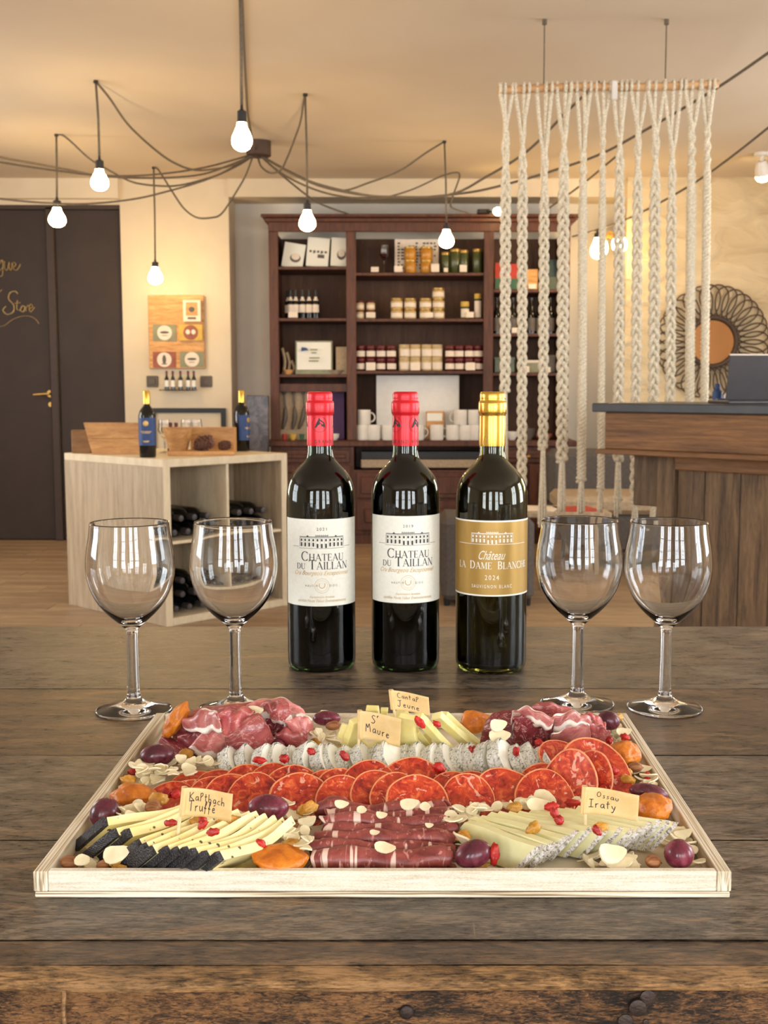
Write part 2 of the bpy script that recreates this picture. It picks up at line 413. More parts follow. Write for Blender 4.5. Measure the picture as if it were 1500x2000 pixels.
        vn = t.noise(t.coord('UV', scale=(1.2, 3.4, 1)), 1.6, 4, 0.6, 1.2); vn = t.math('ABSOLUTE', t.math('SUBTRACT', t.math('FRACT', t.math('MULTIPLY', t.math('ADD', vn, rr), 5.0)), 0.5)); vein = t.ramp(vn, [(0.03, (0.85,)*3), (0.07, (0,0,0))])
        c = t.mix(vein, c, srgb(222,168,158)); c = t.hsv(c, 0.5, 1.0, t.math('ADD', t.math('MULTIPLY', rr, 0.4), 0.8))
        fatc = t.ramp(n, [(0.3, srgb(234,206,190)), (0.6, srgb(250,240,230))])
        t.set(col=t.mix(fat, c, fatc), rough=0.32, sss=0.2, sssr=(1,0.4,0.3), coat=0.15); t.bump(t.noise(co, 220, 4), 0.3, 0.0006); return t.mat
    M['ham'] = ham('dry cured ham', (138,48,54), (200,108,102), 0.16)
    M['ham2'] = ham('paler dry cured ham', (164,74,76), (218,144,134), 0.27)
    M['ham3'] = ham('dark lean ham', (92,24,34), (146,56,62), 0.05)
    t = NT('air dried beef'); co = t.coord(); uv = t.coord('UV'); s3 = t.sep(uv); rr = t.rand()
    n = t.noise(co, 90, 5, 0.6, 0.8); c = t.ramp(n, [(0.3, srgb(106,42,40)), (0.7, srgb(170,86,78))])
    st = t.noise(t.coord(scale=(210, 90, 90), rot=(0,0.5,0)), 1.6, 3, 0.55, 0.9); c = t.mix(t.ramp(st, [(0.60, (0,0,0)), (0.68, (0.62,)*3)]), c, srgb(216,150,138))
    band = t.noise(t.coord('UV', scale=(0.4, 7.0, 1)), 1.6, 2, 0.5, 0.6)
    band2 = t.n.new('ShaderNodeTexNoise'); band2.noise_dimensions = '4D'; band2.inputs['Scale'].default_value = 1.5; band2.inputs['Detail'].default_value = 2
    t.l.new(t.coord('UV', scale=(0.5, 8.0, 1)), band2.inputs['Vector']); t.l.new(t.math('MULTIPLY', rr, 20.0), band2.inputs['W'])
    c = t.mix(t.ramp(band2.outputs['Fac'], [(0.60, (0,0,0)), (0.62, (0.9,)*3)]), c, srgb(238,206,190))
    t.set(col=c, rough=0.38, sss=0.15, sssr=(1,0.4,0.3)); t.bump(t.noise(co, 300, 4), 0.5, 0.0006); M['beef'] = t.mat
    t = NT('purple grape skin'); co = t.coord(); n = t.noise(co, 90, 4, 0.6, 0.4)
    c = t.ramp(n, [(0.3, srgb(62,20,32)), (0.52, srgb(106,38,54)), (0.72, srgb(140,70,86))]); c = t.hsv(c, 0.5, 1.0, t.math('ADD', t.math('MULTIPLY', t.rand(), 0.7), 0.65))
    t.set(col=c, rough=t.ramp(n, [(0.3, (0.16,)*3), (0.7, (0.4,)*3)]), sss=0.1, sssr=(1,0.3,0.3), spec=0.5); M['grape'] = t.mat
    M['stalk'] = plain('brown stalk scar', (110,72,50), 0.8)
    M['apricot'] = food('dried apricot', [(0.3, (172,84,14)), (0.7, (222,136,38))], 90, 0.38, 0.9, bscale=110, bd=0.0022, var=0.12, sss=0.3)
    M['raisin'] = food('golden raisin', [(0.3, (176,116,30)), (0.7, (222,170,70))], 160, 0.35, 0.8, bscale=300, bd=0.001, var=0.2, sss=0.3)
    M['goji'] = food('red goji berry', [(0.3, (150,18,18)), (0.7, (212,48,34))], 200, 0.35, 0.8, bscale=380, bd=0.001, var=0.2)
    M['almond'] = food('brown almond skin', [(0.35, (120,72,40)), (0.65, (176,118,72))], 30, 0.6, 0.5, stretch=(1,12,12), var=0.15, sss=0.02)
    M['flake'] = food('sliced almond', [(0.3, (226,208,166)), (0.7, (242,230,198))], 120, 0.5, 0.15, var=0.07)
    M['flake_rim'] = plain('almond flake skin rim', (196,150,96), 0.6)
    M['paper'] = food('cream flag paper', [(0.3, (218,184,124)), (0.7, (230,200,146))], 90, 0.8, 0.1, sss=0.02, var=0.02)
    M['ink'] = plain('dark ink', (46,40,48), 0.6)
    M['pick'] = plain('pale wooden pick', (226,204,160), 0.6)
    # glass
    t = NT('clear glass'); t.set(col=(1,1,1,1), rough=0.0, trans=1.0, ior=1.48); M['glass'] = t.mat
    t = NT('bottle green glass'); t.set(col=(0.022,0.042,0.010,1), rough=0.02, trans=1.0, ior=1.5); M['green_glass'] = t.mat
    t = NT('olive bottle glass'); t.set(col=(0.15,0.15,0.028,1), rough=0.02, trans=1.0, ior=1.5); M['olive_glass'] = t.mat
    t = NT('red wine'); t.set(col=srgb(16,4,6), rough=0.1); M['wine'] = t.mat
    t = NT('white wine in dark glass'); t.set(col=(0.55,0.50,0.16,1), rough=0.0, trans=1.0, ior=1.34); M['white_wine'] = t.mat
    M['black_glass'] = plain('dark bottle glass', (14,16,16), 0.08, var=0.1)
    M['red_foil'] = plain('red foil capsule', (204,24,38), 0.32, 0.25, var=0.05, scale=60)
    M['gold_foil'] = plain('gold foil capsule', (214,172,78), 0.25, 0.9, var=0.05, scale=60)
    M['label_white'] = plain('cream label paper', (232,230,218), 0.6, var=0.02, scale=300)
    t = NT('gold label paper'); t.set(col=srgb(178,142,74), rough=0.4, metal=0.45); M['label_gold'] = t.mat
    M['print_black'] = plain('black print', (44,42,44), 0.6); M['print_gold'] = plain('gold print', (196,160,96), 0.35, 0.5)
    M['print_white'] = plain('white print', (244,242,232), 0.5, var=0.01)
    M['blue_label'] = plain('dark blue label', (34,64,118), 0.5)
    M['mirror'] = None
    M['bookwood'] = wood('mahogany bookcase wood', (56,27,15), (100,54,30), rough=0.5, stretch=(14,14,1.6), scale=3, bump=0.08)
    M['bookback'] = wood('brown bookcase back panel', (72,46,34), (100,70,50), rough=0.7, stretch=(8,8,1), scale=3, bump=0.03)
    M['oakfoil'] = wood('grey oak veneer', (150,132,108), (188,170,144), rough=0.5, stretch=(14,14,1.0), scale=2.5, bump=0.04, var=0.03)
    M['oak_edge'] = wood('pale oak edge', (206,190,160), (226,212,184), rough=0.5, stretch=(8,8,2), scale=3, bump=0.03, var=0.03)
    M['boxwood'] = wood('pine box wood', (170,118,66), (218,168,108), rough=0.55, stretch=(2,14,14), scale=3, bump=0.08)
    M['barwood'] = wood('reclaimed bar wood', (84,54,28), (144,100,58), rough=0.6, stretch=(1.2,22,22), scale=2.5, bump=0.35, kn=True, var=0.08, pre=0.738)
    M['barpanel'] = wood('grey weathered bar board', (66,49,33), (122,96,68), rough=0.7, stretch=(16,16,1.6), scale=2.5, bump=0.4, kn=False, var=0.16)
    M['slate'] = plain('dark slate top', (56,58,62), 0.4, var=0.12, scale=12)
    M['rope'] = plain('cream cotton rope', (226,214,190), 0.9, var=0.15, scale=160, bump=0.8)
    M['boxwood2'] = wood('brown box wood', (116,80,44), (150,110,66), rough=0.6, stretch=(2,14,14), scale=3, bump=0.08)
    M['barpole'] = wood('pale wood pole', (176,130,84), (214,170,120), stretch=(1.5,14,14))
    M['cord'] = plain('grey brown fabric cord', (104,92,76), 0.8, var=0.15, scale=120)
    M['socket'] = plain('black socket', (24,22,22), 0.45)
    t = NT('lit bulb'); t.set(col=(0,0,0,1), emit=(1.0, 0.68, 0.30, 1), estr=80.0); M['bulb'] = t.mat
    t = NT('lit small bulb'); t.set(col=(0,0,0,1), emit=(1.0, 0.66, 0.26, 1), estr=40.0); M['bulb_s'] = t.mat
    M['rattan'] = plain('dark rattan', (70,52,40), 0.6)
    t = NT('reflection tinted mirror glass'); t.set(col=srgb(104,68,38), rough=0.2, metal=1.0); M['mirror'] = t.mat  # brown reflection of wood is put into the base colour
    M['laptop'] = plain('grey laptop metal', (78,74,76), 0.4, 0.6, var=0.03)
    M['grey_fabric'] = plain('dark grey sofa fabric', (86,80,76), 0.9, bump=0.4, scale=60)
    M['beige_fabric'] = plain('beige fabric', (168,148,122), 0.9, bump=0.3, scale=60)
    M['white'] = plain('white ceramic', (226,220,210), 0.3, var=0.02)
    M['whitecard'] = plain('white card', (226,212,196), 0.7, var=0.03)
    M['brass'] = plain('brass', (184,146,80), 0.35, 0.8)
    M['chalk'] = plain('gold chalk lettering', (196,172,122), 0.7, var=0.2, scale=90)
    M['lid_gold'] = plain('gold jar lid', (190,154,84), 0.35, 0.6); M['lid_red'] = plain('dark red jar lid', (96,24,26), 0.4)
    M['jam'] = plain('dark red jam', (70,12,18), 0.2); M['pate'] = plain('cream preserve', (196,172,128), 0.35); M['green_jar'] = plain('green preserve', (70,76,40), 0.25)
    M['orange_jar'] = plain('amber preserve', (186,128,40), 0.3); M['yellow'] = plain('yellow card', (204,168,76), 0.6)
    M['rose'] = plain('dusty red card', (150,88,72), 0.7); M['sage'] = plain('sage grey card', (138,138,112), 0.7)
    M['redpaper'] = plain('red bag', (178,58,46), 0.6); M['greenpaper'] = plain('green bag', (56,96,70), 0.6); M['teal'] = plain('teal bag', (44,66,70), 0.6)
    M['purple'] = plain('purple folder', (70,34,84), 0.6); M['black'] = plain('black plastic', (20,20,22), 0.4)
    M['switch'] = plain('grey brown switch plate', (92,82,72), 0.5)
    t = NT('dark marbled slab'); co = t.coord(); n = t.noise(co, 9, 6, 0.6, 1.6)
    t.set(col=t.ramp(n, [(0.4, srgb(44,38,40)), (0.6, srgb(96,86,88))]), rough=0.25); M['marble'] = t.mat
    M['cone'] = plain('pine cone scale', (110,74,60), 0.7, var=0.25, scale=90)
mats_build()
# ================================================================== THE SETTING
YB = 8.56                         # back wall plane
CEIL = V(800, 345, YB-0.12).z     # ceiling height
def room():
    # floor: slab and boards
    mb = MB(); mb.box((-4.4, REAR_Y-0.2, -0.12), (4.0, 9.3, -0.012)); fl = struct(mb.build('floor', M['floor_a']))
    random.seed(3)
    b = MB(); b.bbox((-0.7, 0, -0.012), (0.7, 0.176, 0.0), 0.002); first = b.build('floor_board', M['floor_a'], origin=(0, 0, 0)); used = False
    for r in range(43):
        y = 1.6 + r*0.178; x = -4.3 - random.uniform(0, 1.2)
        while x < 3.6:
            xa, xb = max(x, -4.24), min(x+1.4, 3.6)
            if xb-xa > 0.1:
                o = first if not used else first.copy()
                if used: COL.objects.link(o)
                used = True; o.parent = fl; o.location = Vector(((xa+xb)/2, y, 0)) - fl.location; o.scale = ((xb-xa)/1.4-0.001, 1, 1)
            x += 1.4
    # ceiling
    mb = MB(); mb.box((-4.4, REAR_Y-0.2, CEIL), (4.0, 9.3, CEIL+0.15)); struct(mb.build('ceiling', M['ceil']))
    # back wall: left part (round the door), pillar, recess, right part
    zd = V(100, 400, YB).z
    xl, xr = V(243, 700, YB).x, V(452, 700, YB).x
    XR = V(1222, 560, YB-0.1).x
    mb = MB()
    mb.box((-4.4, YB, zd), (xl, YB+0.5, CEIL)); mb.box((-4.4, YB+0.1, 0), (xl, YB+0.5, zd))
    mb.box((xl, YB-0.02, 0), (xr, YB+0.5, CEIL))
    struct(mb.build('wall_back', M['wall']))
    mb = MB(); mb.box((xr, YB+0.28, 0), (XR, YB+0.5, CEIL)); struct(mb.build('wall_recess', M['recess']))
    mb = MB(); mb.box((XR, YB-0.1, 0), (4.0, YB+0.5, CEIL)); struct(mb.build('wall_back_right', M['rough_wall']))
    # soffit over the recess and header band
    zs = V(700, 384, YB-0.05).z
    mb = MB(); mb.box((xr, YB-0.04, zs), (XR, YB+0.28, CEIL)); struct(mb.build('trim_1', M['wall']))
    mb = MB(); mb.box((-4.4, YB-0.06, V(100, 387, YB-0.06).z), (xl, YB, CEIL)); struct(mb.build('trim_2', M['wall']))
    # side walls with window openings; the far pair is made up for the fill lights
    def sidewall(name, x0, x1, wins, z0=0.8, z1=2.3):
        mb = MB(); ys = REAR_Y-0.2; segs = sorted((y-w/2, y+w/2) for y, w in wins)
        for a, b in segs:
            mb.box((x0, ys, 0), (x1, a, CEIL)); mb.box((x0, a, 0), (x1, b, z0)); mb.box((x0, a, z1), (x1, b, CEIL)); ys = b
        mb.box((x0, ys, 0), (x1, 9.3, CEIL)); return struct(mb.build(name, M['wall']))
    sidewall('wall_left', -4.4, -4.25, [(1.5, 1.6), (5.6, 1.6)])
    sidewall('wall_right', 3.62, 3.8, [(0.2, 1.1), (2.4, 1.1), (5.6, 1.6)])
    mb = MB(); xs = -4.4
    for x, s_, w in WIN_REAR:
        mb.box((xs, REAR_Y-0.2, 0), (x-w/2, REAR_Y, CEIL)); mb.box((x-w/2, REAR_Y-0.2, 0), (x+w/2, REAR_Y, s_)); mb.box((x-w/2, REAR_Y-0.2, 2.3), (x+w/2, REAR_Y, CEIL)); xs = x+w/2
    mb.box((xs, REAR_Y-0.2, 0), (4.0, REAR_Y, CEIL)); struct(mb.build('wall_rear', M['wall']))
    n = 1
    for x, s_, w in WIN_REAR:
        mb = MB(); y0, y1 = REAR_Y+0.03, REAR_Y+0.07
        for a, b in (((x-w/2, s_), (x+w/2, s_+0.06)), ((x-w/2, 2.24), (x+w/2, 2.3)), ((x-w/2, s_), (x-w/2+0.06, 2.3)), ((x+w/2-0.06, s_), (x+w/2, 2.3)), ((x-0.03, s_), (x+0.03, 2.3)), ((x-w/2, 1.75), (x+w/2, 1.79)), ((x-w/2, 1.2), (x+w/2, 1.24))):
            mb.box((a[0], y0, a[1]), (b[0], y1, b[1]))
        struct(mb.build('window_%d' % n, M['white'])); n += 1
    for y, w, x in ((0.2, 1.1, 3.5), (2.4, 1.1, 3.5), (1.5, 1.6, -4.12), (5.6, 1.6, -4.12), (5.6, 1.6, 3.5)):  # the last two frame the added fill lights at the far end
        mb = MB()
        for a, b in (((y-w/2, 0.8), (y+w/2, 0.86)), ((y-w/2, 2.24), (y+w/2, 2.3)), ((y-w/2, 0.8), (y-w/2+0.06, 2.3)), ((y+w/2-0.06, 0.8), (y+w/2, 2.3)), ((y-0.03, 0.8), (y+0.03, 2.3)), ((y-w/2, 1.5), (y+w/2, 1.54))):
            mb.box((x-0.02, a[0], a[1]), (x+0.02, b[0], b[1]))
        struct(mb.build('window_%d' % n, M['white'])); n += 1
    # double door, dark brown
    xm = V(104, 700, YB).x
    d = thing('door_1', None, None, (xm, YB+0.05, 0)); struct(d)
    def leaf(x0, x1):
        mb = MB(); mb.bbox((x0, YB+0.03, 0.01), (x1, YB+0.08, zd-0.03), 0.004); return mb.build('door_leaf', M['door'], d)
    leaf(-4.25, xm-0.02); leaf(xm+0.03, xl-0.01)
    mb = MB(); mb.bbox((xm-0.03, YB+0.0, 0.0), (xm+0.03, YB+0.03, zd-0.01), 0.008); mb.box((-4.25, YB+0.0, zd-0.03), (xl, YB+0.06, zd)); mb.build('door_frame', M['door_frame'], d)
    h = V(98, 769, YB+0.02); hb = V(66, 770, YB-0.02)
    mb = MB(); mb.lathe([(0.0,0.0),(0.026,0.0),(0.026,0.012),(0,0.012)], 16, (h.x, YB+0.03, h.z), Matrix.Rotation(pi/2, 3, 'X'))
    mb.tube([(h.x, YB+0.03, h.z), (h.x, YB-0.02, h.z), (h.x-0.02, YB-0.03, h.z), (hb.x, YB-0.03, hb.z-0.004)], 0.009, 8)
    mb.build('door_handle', M['brass'], d, smooth=True, auto=40)
    h2 = V(99, 790, YB+0.02); mb = MB(); mb.lathe([(0,0),(0.018,0),(0.018,0.008),(0,0.008)], 16, (h2.x, YB+0.03, h2.z), Matrix.Rotation(pi/2, 3, 'X')); mb.build('keyhole_plate', M['brass'], d)
    # chalk lettering on the left leaf: end of a word, "& Store" word and a flourish
    def chalk(name, strokes):
        mb = MB()
        for st in strokes:
            p3 = [V(x, y, YB+0.026) for x, y in st]; p3 = smoothpts(p3, 5)
            mb.tube(p3, 0.011, 5, flat=0.25)
        mb.build(name, M['chalk'], d)
    chalk('lettering', [[(-4,508),(4,510),(6,520),(0,528),(-3,520),(5,508),(5,536),(0,540)], [(9,510),(9,524),(14,527),(18,512),(18,524),(22,527),(24,513),(26,524),(31,528),(36,524),(40,516)],
        [(27,512),(31,516),(27,522)]])
    chalk('lettering', [[(35,574),(30,569),(20,572),(17,584),(27,596),(26,609),(14,614),(6,606),(12,598)], [(34,587),(33,604),(40,606)], [(28,593),(40,591)], [(44,597),(40,606),(46,609),(49,600),(44,597)],
        [(50,600),(51,608)], [(51,602),(55,596),(57,599)], [(58,603),(64,599),(60,594),(57,602),(60,609),(68,600)], [(-3,572),(4,566)]])
    chalk('flourish', [[(-5,638),(8,636),(25,624),(42,618),(58,618),(70,624),(76,632)]])
    mb = MB(); mb.box((xl, YB-0.035, 0), (xr, YB-0.02, 0.09)); struct(mb.build('baseboard_back', M['white']))
room()

# ================================================================== BOOKCASE
BY = 8.38                         # front of the bookcase
def P(px, py, y=BY): return V(px, py, y)
def bookcase():
    L, R = P(527, 700).x, P(1111, 700).x
    yb = YB+0.27
    root = thing('bookcase', 'tall mahogany bookcase with open shelves over drawers against the back wall', 'bookcase', ((L+R)/2, BY, 0))
    zt, zc, z_l = P(700, 452).z, P(700, 436).z, P(700, 860).z
    ztop = P(700, 420).z
    mb = MB(); pr = [(0, zc), (-0.012, zc+0.012), (-0.02, zc+0.03), (-0.045, ztop-0.025), (-0.05, ztop)]
    mb.bbox((L-0.045, BY-0.06, ztop-0.022), (R+0.06, yb, ztop), 0.005); mb.bbox((L-0.025, BY-0.03, zc+0.005), (R+0.03, yb, ztop-0.022), 0.006)
    mb.build('cornice', M['bookwood'], root)
    mb = MB(); mb.bbox((L, BY, zt), (R, BY+0.03, zc+0.01), 0.002); mb.build('fascia', M['bookwood'], root)
    st = [(527, 545), (677, 696), (944, 963), (1091, 1111)]
    sx = [(P(a, 700).x, P(b, 700).x) for a, b in st]
    for a, b in sx:
        mb = MB(); mb.bbox((a, BY, z_l), (b, BY+0.035, zt), 0.004); mb.box((a+0.02, BY+0.035, z_l), (b-0.02, yb-0.02, zt)); mb.build('stile', M['bookwood'], root)
    mb = MB(); mb.box((L+0.01, yb-0.02, z_l), (R-0.01, yb, zt)); mb.build('back_panel', M['bookback'], root)
    for k, ys in enumerate(((520, 621, 731, 757), (532, 622, 724), (565, 651, 728))):
        a, b = sx[k][1]-0.02, sx[k+1][0]+0.02
        for y in ys[:3]:
            z = P(700, y).z; mb = MB(); mb.bbox((a, BY+0.012, z-0.022), (b, yb-0.02, z), 0.003); mb.build('shelf', M['bookwood'], root)
        if k == 0:
            z = P(700, 752).z; mb = MB(); mb.bbox((a, BY+0.03, z-0.05), (b, BY+0.05, z+0.01), 0.003); mb.build('shelf_rail', M['bookwood'], root)
    zl2 = P(700, 872).z
    mb = MB(); mb.bbox((L-0.04, BY-0.06, zl2), (R+0.06, yb, z_l), 0.008); mb.build('counter_board', M['bookwood'], root)
    mb = MB(); mb.box((L, BY-0.02, 0.08), (P(690,700).x, yb, zl2)); mb.box((P(948,700).x, BY-0.02, 0.08), (R, yb, zl2))
    mb.box((P(690,700).x, BY-0.02, 0.08), (P(948,700).x, yb, P(700, 918).z)); mb.box((P(690,700).x, yb-0.1, P(700, 918).z), (P(948,700).x, yb, zl2))
    mb.box((L+0.02, BY, 0), (R-0.02, yb, 0.08)); mb.build('base_cabinet', M['bookwood'], root)
    def panel(name, x0, x1, y0, y1):
        a, b = P(x0, y1), P(x1, y0); mb = MB(); y = BY-0.02
        mb.bbox((a.x, y-0.022, a.z), (b.x, y, b.z), 0.004); w = 0.055
        if b.z-a.z > 0.2: mb.bbox((a.x+w, y-0.03, a.z+w), (b.x-w, y-0.02, b.z-w), 0.008)
        else: mb.bbox((a.x+0.03, y-0.03, a.z+0.03), (b.x-0.03, y-0.02, b.z-0.03), 0.006)
        o = mb.build(name, M['bookwood'], root)
        kx = b.x-0.03 if name == 'door' else (a.x+b.x)/2; kz = (a.z+b.z)/2
        k = MB(); k.lathe([(0.006,0),(0.006,0.012),(0.014,0.018),(0.012,0.027),(0,0.03)], 12, (kx, y-0.03, kz), Matrix.Rotation(pi/2, 3, 'X')); k.build('knob', M['brass'], o, smooth=True)
    panel('drawer', 533, 684, 878, 903); panel('door', 533, 607, 907, 1035); panel('door', 611, 684, 907, 1035)
    panel('drawer', 697, 942, 922, 972); panel('drawer', 697, 942, 977, 1035)
    panel('drawer', 956, 1106, 878, 903); panel('door', 956, 1029, 907, 1035); panel('door', 1033, 1106, 907, 1035)
    return z_l
ZL = bookcase()
def price(px, py, w=15, h=10, y=BY+0.03, where='on the shelf'):
    a = P(px-w/2, py+h/2, y); b = P(px+w/2, py-h/2, y)
    return a, b
def card(px, base, w, h, lab, y=BY+0.028, mat='whitecard', group='price cards on the bookcase shelves'):
    a = P(px-w/2, base, y); b = P(px+w/2, base-h, y)
    mb = MB(); t = 0.012
    mb.prism([(a.x, y, a.z), (a.x, y+0.02, a.z), (a.x, y+0.012, b.z), (a.x, y+0.010, b.z)], (b.x-a.x, 0, 0))
    mb.build('price_card', M[mat], label=lab, cat='card', group=group)
def jar_proto(kind, r, h, body, lid, lab=True, lidh=0.014):
    root = thing('preserve_jar', None, 'jar', (0, 0, 0))
    mb = MB(); mb.lathe([(0,0),(r*0.9,0),(r,0.004),(r,h-lidh-0.008),(r*0.88,h-lidh)], 20); mb.cur = 0
    mb.build('jar_body', M[body], root, smooth=True, auto=50)
    mb = MB(); mb.lathe([(r*0.94,h-lidh-0.001),(r*0.96,h-lidh),(r*0.96,h-0.002),(r*0.9,h),(0,h)], 20); mb.build('lid', M[lid], root, smooth=True, auto=50)
    if lab:
        mb = MB(); mb.sheet(lambda u, v: Vector(((r+0.0008)*sin((u-0.5)*2.2), -(r+0.0008)*cos((u-0.5)*2.2), 0.012+v*(h-lidh-0.028))), 8, 1); mb.build('jar_label', M['whitecard'], root)
    return Once(root)
pxm = lambda n, y=BY+0.1: n*y/FPX*1.005
def contents():
    # --- booklets, top left shelf
    for k, (x0, x1, y0, lean, txt) in enumerate(((549, 590, 470, 0.16, 'white booklet with a dark plate picture, shortest of three on the top left shelf'), (597, 640, 461, 0.08, 'white booklet with faint small drawings, middle of three on the top left shelf'), (645, 679, 462, 0.05, 'white booklet with a dark round dish, beside the stile on the top left shelf'))):
        a, b = P(x0, 519, BY+0.08), P(x1, y0, BY+0.08); root = thing('booklet', txt, 'booklet', (a.x, BY+0.08, a.z), 'booklets on the top left shelf')
        c = Vector((a.x, BY+0.08, a.z)); R = Matrix.Rotation(lean, 3, 'Y') @ Matrix.Rotation(-0.12, 3, 'X')
        w, h = b.x-a.x, (b.z-a.z)
        mb = MB(); mb.bbox((c.x, c.y, c.z), (c.x+w, c.y+0.012, c.z+h), 0.002, R, c); mb.build('cover', M['label_white'], root)
        mb = MB()
        def at(u, v, d=-0.002): return c + R @ Vector((u*w, d, v*h))
        if k != 1:
            pts = [(0.35+0.5*(0.5+0.5*cos(t)), 0.22+0.2*(1+sin(t))*0.9) for t in [i*pi/8 for i in range(16)]]
            mb.prism([at(u, v) for u, v in pts], (0, -0.001, 0)); mb.build('picture', M['switch'], root)
            mb = MB(); pts = [(0.4+0.4*(0.5+0.5*cos(t)), 0.32+0.13*(1+sin(t))) for t in [i*pi/8 for i in range(16)]]; mb.prism([at(u, v, -0.004) for u, v in pts], (0, -0.001, 0)); mb.build('picture', M['whitecard'], root)
        else:
            for q in range(5):
                mb.prism([at(0.12+0.17*q, 0.48-0.04*(q % 2)), at(0.22+0.17*q, 0.48), at(0.22+0.17*q, 0.55), at(0.12+0.17*q, 0.55)], (0, -0.001, 0))
            mb.prism([at(0.5, 0.3), at(0.8, 0.3), at(0.8, 0.42), at(0.5, 0.42)], (0, -0.001, 0)); mb.build('picture', M['switch'], root)
    # --- small dark bottles, second left shelf
    root = thing('vinegar_bottle', None, 'bottle', (0,0,0)); H = pxm(53); r = pxm(6.2)
    mb = MB(); mb.lathe([(0,0),(r,0),(r,H*0.5),(r*0.9,H*0.6),(r*0.42,H*0.7),(r*0.42,H*0.8),(0,H*0.8)], 14); mb.build('bottle_body', M['black_glass'], root, smooth=True, auto=50)
    mb = MB(); mb.lathe([(r*0.46,H*0.78),(r*0.5,H),(0,H)], 12); mb.build('cap', M['black'], root)
    mb = MB(); mb.lathe([(r*0.85,H*0.62),(r*0.46,H*0.71),(r*0.44,H*0.76)], 14); mb.build('neck_label', M['whitecard'], root)
    mb = MB(); mb.sheet(lambda u, v: Vector(((r+0.001)*sin((u-0.5)*2.4), -(r+0.001)*cos((u-0.5)*2.4), H*(0.2+0.28*v))), 6, 1); mb.build('bottle_label', M['whitecard'], root)
    pb = Once(root)
    for k, px in enumerate((563, 568, 578, 591, 604, 617)):
        p = P(px, 620, BY+(0.15 if k == 0 else 0.09)); pb.put((p.x, p.y, P(700,620).z), label=('small dark bottle with white labels, %s in its row on the second left shelf' % ('', 'outermost', 'second', 'middle', 'fourth', 'last')[k] if k else 'small dark bottle standing behind the end of the row on the second left shelf'), group='small dark bottles on the second left shelf' if k else None)
    card(572, 620, 18, 11, 'price card in front of the small dark bottles, second left shelf')
    # --- third left shelf: framed sign, pieces
    a, b = P(580, 722, BY+0.06), P(646, 668, BY+0.06); zs = P(700, 731).z
    root = thing('framed_sign', 'white card sign with a blue mark in a thin grey frame, third left shelf', 'sign', (a.x, BY+0.06, zs))
    R = Matrix.Rotation(-0.1, 3, 'X'); c = Vector((a.x, BY+0.06, zs+0.01))
    mb = MB(); mb.bbox((a.x-0.012, BY+0.062, zs), (b.x+0.012, BY+0.075, b.z+0.012), 0.003, R, c); mb.build('frame', M['sage'], root)
    mb = MB(); mb.box((a.x, BY+0.056, a.z), (b.x, BY+0.0625, b.z), R, c); mb.build('card', M['label_white'], root)
    mb = MB(); mb.prism([P(588, 686, BY+0.046), P(603, 684, BY+0.046), P(598, 679, BY+0.046), P(589, 678, BY+0.046)], (0,0.002,0)); mb.build('blue_mark', M['blue_label'], root)
    mb = MB()
    for x0, x1, y in ((606, 620, 683), (608, 618, 689), (604, 624, 699), (603, 622, 705)): mb.prism([P(x0, y+1.3, BY+0.044), P(x1, y+1.3, BY+0.044), P(x1, y-1.3, BY+0.044), P(x0, y-1.3, BY+0.044)], (0,0.002,0))
    mb.build('lettering', M['sage'], root)
    a, b = P(656, 715, BY+0.07), P(679, 677, BY+0.07); mb = MB(); mb.bbox((a.x, BY+0.07, zs), (b.x, BY+0.09, b.z), 0.003, Matrix.Rotation(-0.08,3,'X'), (a.x, BY+0.07, zs)); mb.build('small_board', M['beige_fabric'], label='small beige board leaning at the right end of the third left shelf', cat='board')
    mb = MB()
    for k in range(3):
        q = P(553+k*9, 731, BY+0.12); hh = (0.19, 0.16, 0.1)[k]; mb.tube(smoothpts([(q.x, q.y, zs), (q.x+0.015, q.y, zs+hh*0.5), (q.x-0.005, q.y, zs+hh)], 4), 0.012, 6)
    mb.build('driftwood_piece', M['beige_fabric'], smooth=True, label='upright pale driftwood piece at the left end of the third left shelf', cat='driftwood')
    for k, (px, w, hh, m, l) in enumerate(((562, 22, 9, 'boxwood', 'low wooden dish on the third left shelf under the driftwood'), (655, 34, 8, 'beige_fabric', 'low pale dish on the third left shelf right of the framed sign'))):
        p = P(px, 729, BY+0.05); r = pxm(w/2); mb = MB(); mb.lathe([(0,0),(r*0.6,0),(r,pxm(hh)),(r*0.93,pxm(hh)),(r*0.5,0.006),(0,0.006)], 18, (p.x, BY+0.03+r, zs)); mb.build('dish', M[m], smooth=True, auto=40, label=l, cat='dish')
    # --- bottom left: poster with three ladles, purple folder, bowls
    a, b = P(545, 857, BY+0.10), P(604, 760, BY+0.10); root = thing('utensil_panel', 'cream panel with three dark wooden utensils hanging on it, lower left bay', 'panel', (a.x, BY+0.1, ZL))
    mb = MB(); mb.bbox((a.x, BY+0.10, ZL), (b.x, BY+0.12, b.z), 0.003); mb.build('panel_board', M['beige_fabric'], root)
    for k, px in enumerate((555, 573, 592)):
        q = P(px, 768, BY+0.09); q2 = P(px+(-3, -2, -9)[k], 838, BY+0.09); qm = P(px+2, 795, BY+0.085)
        mb = MB(); mb.tube(smoothpts([q, (q+qm)/2, qm], 4), 0.006, 6); mb.tube(smoothpts([qm, (qm+q2)/2+Vector((0.01,0,0)), q2], 4), [0.008,0.012,0.015,0.017,0.018,0.017,0.016,0.012,0.008], 8); mb.ell(q, (0.014,0.01,0.014), 10, 6)
        mb.build('utensil', M['switch'], root, smooth=True)
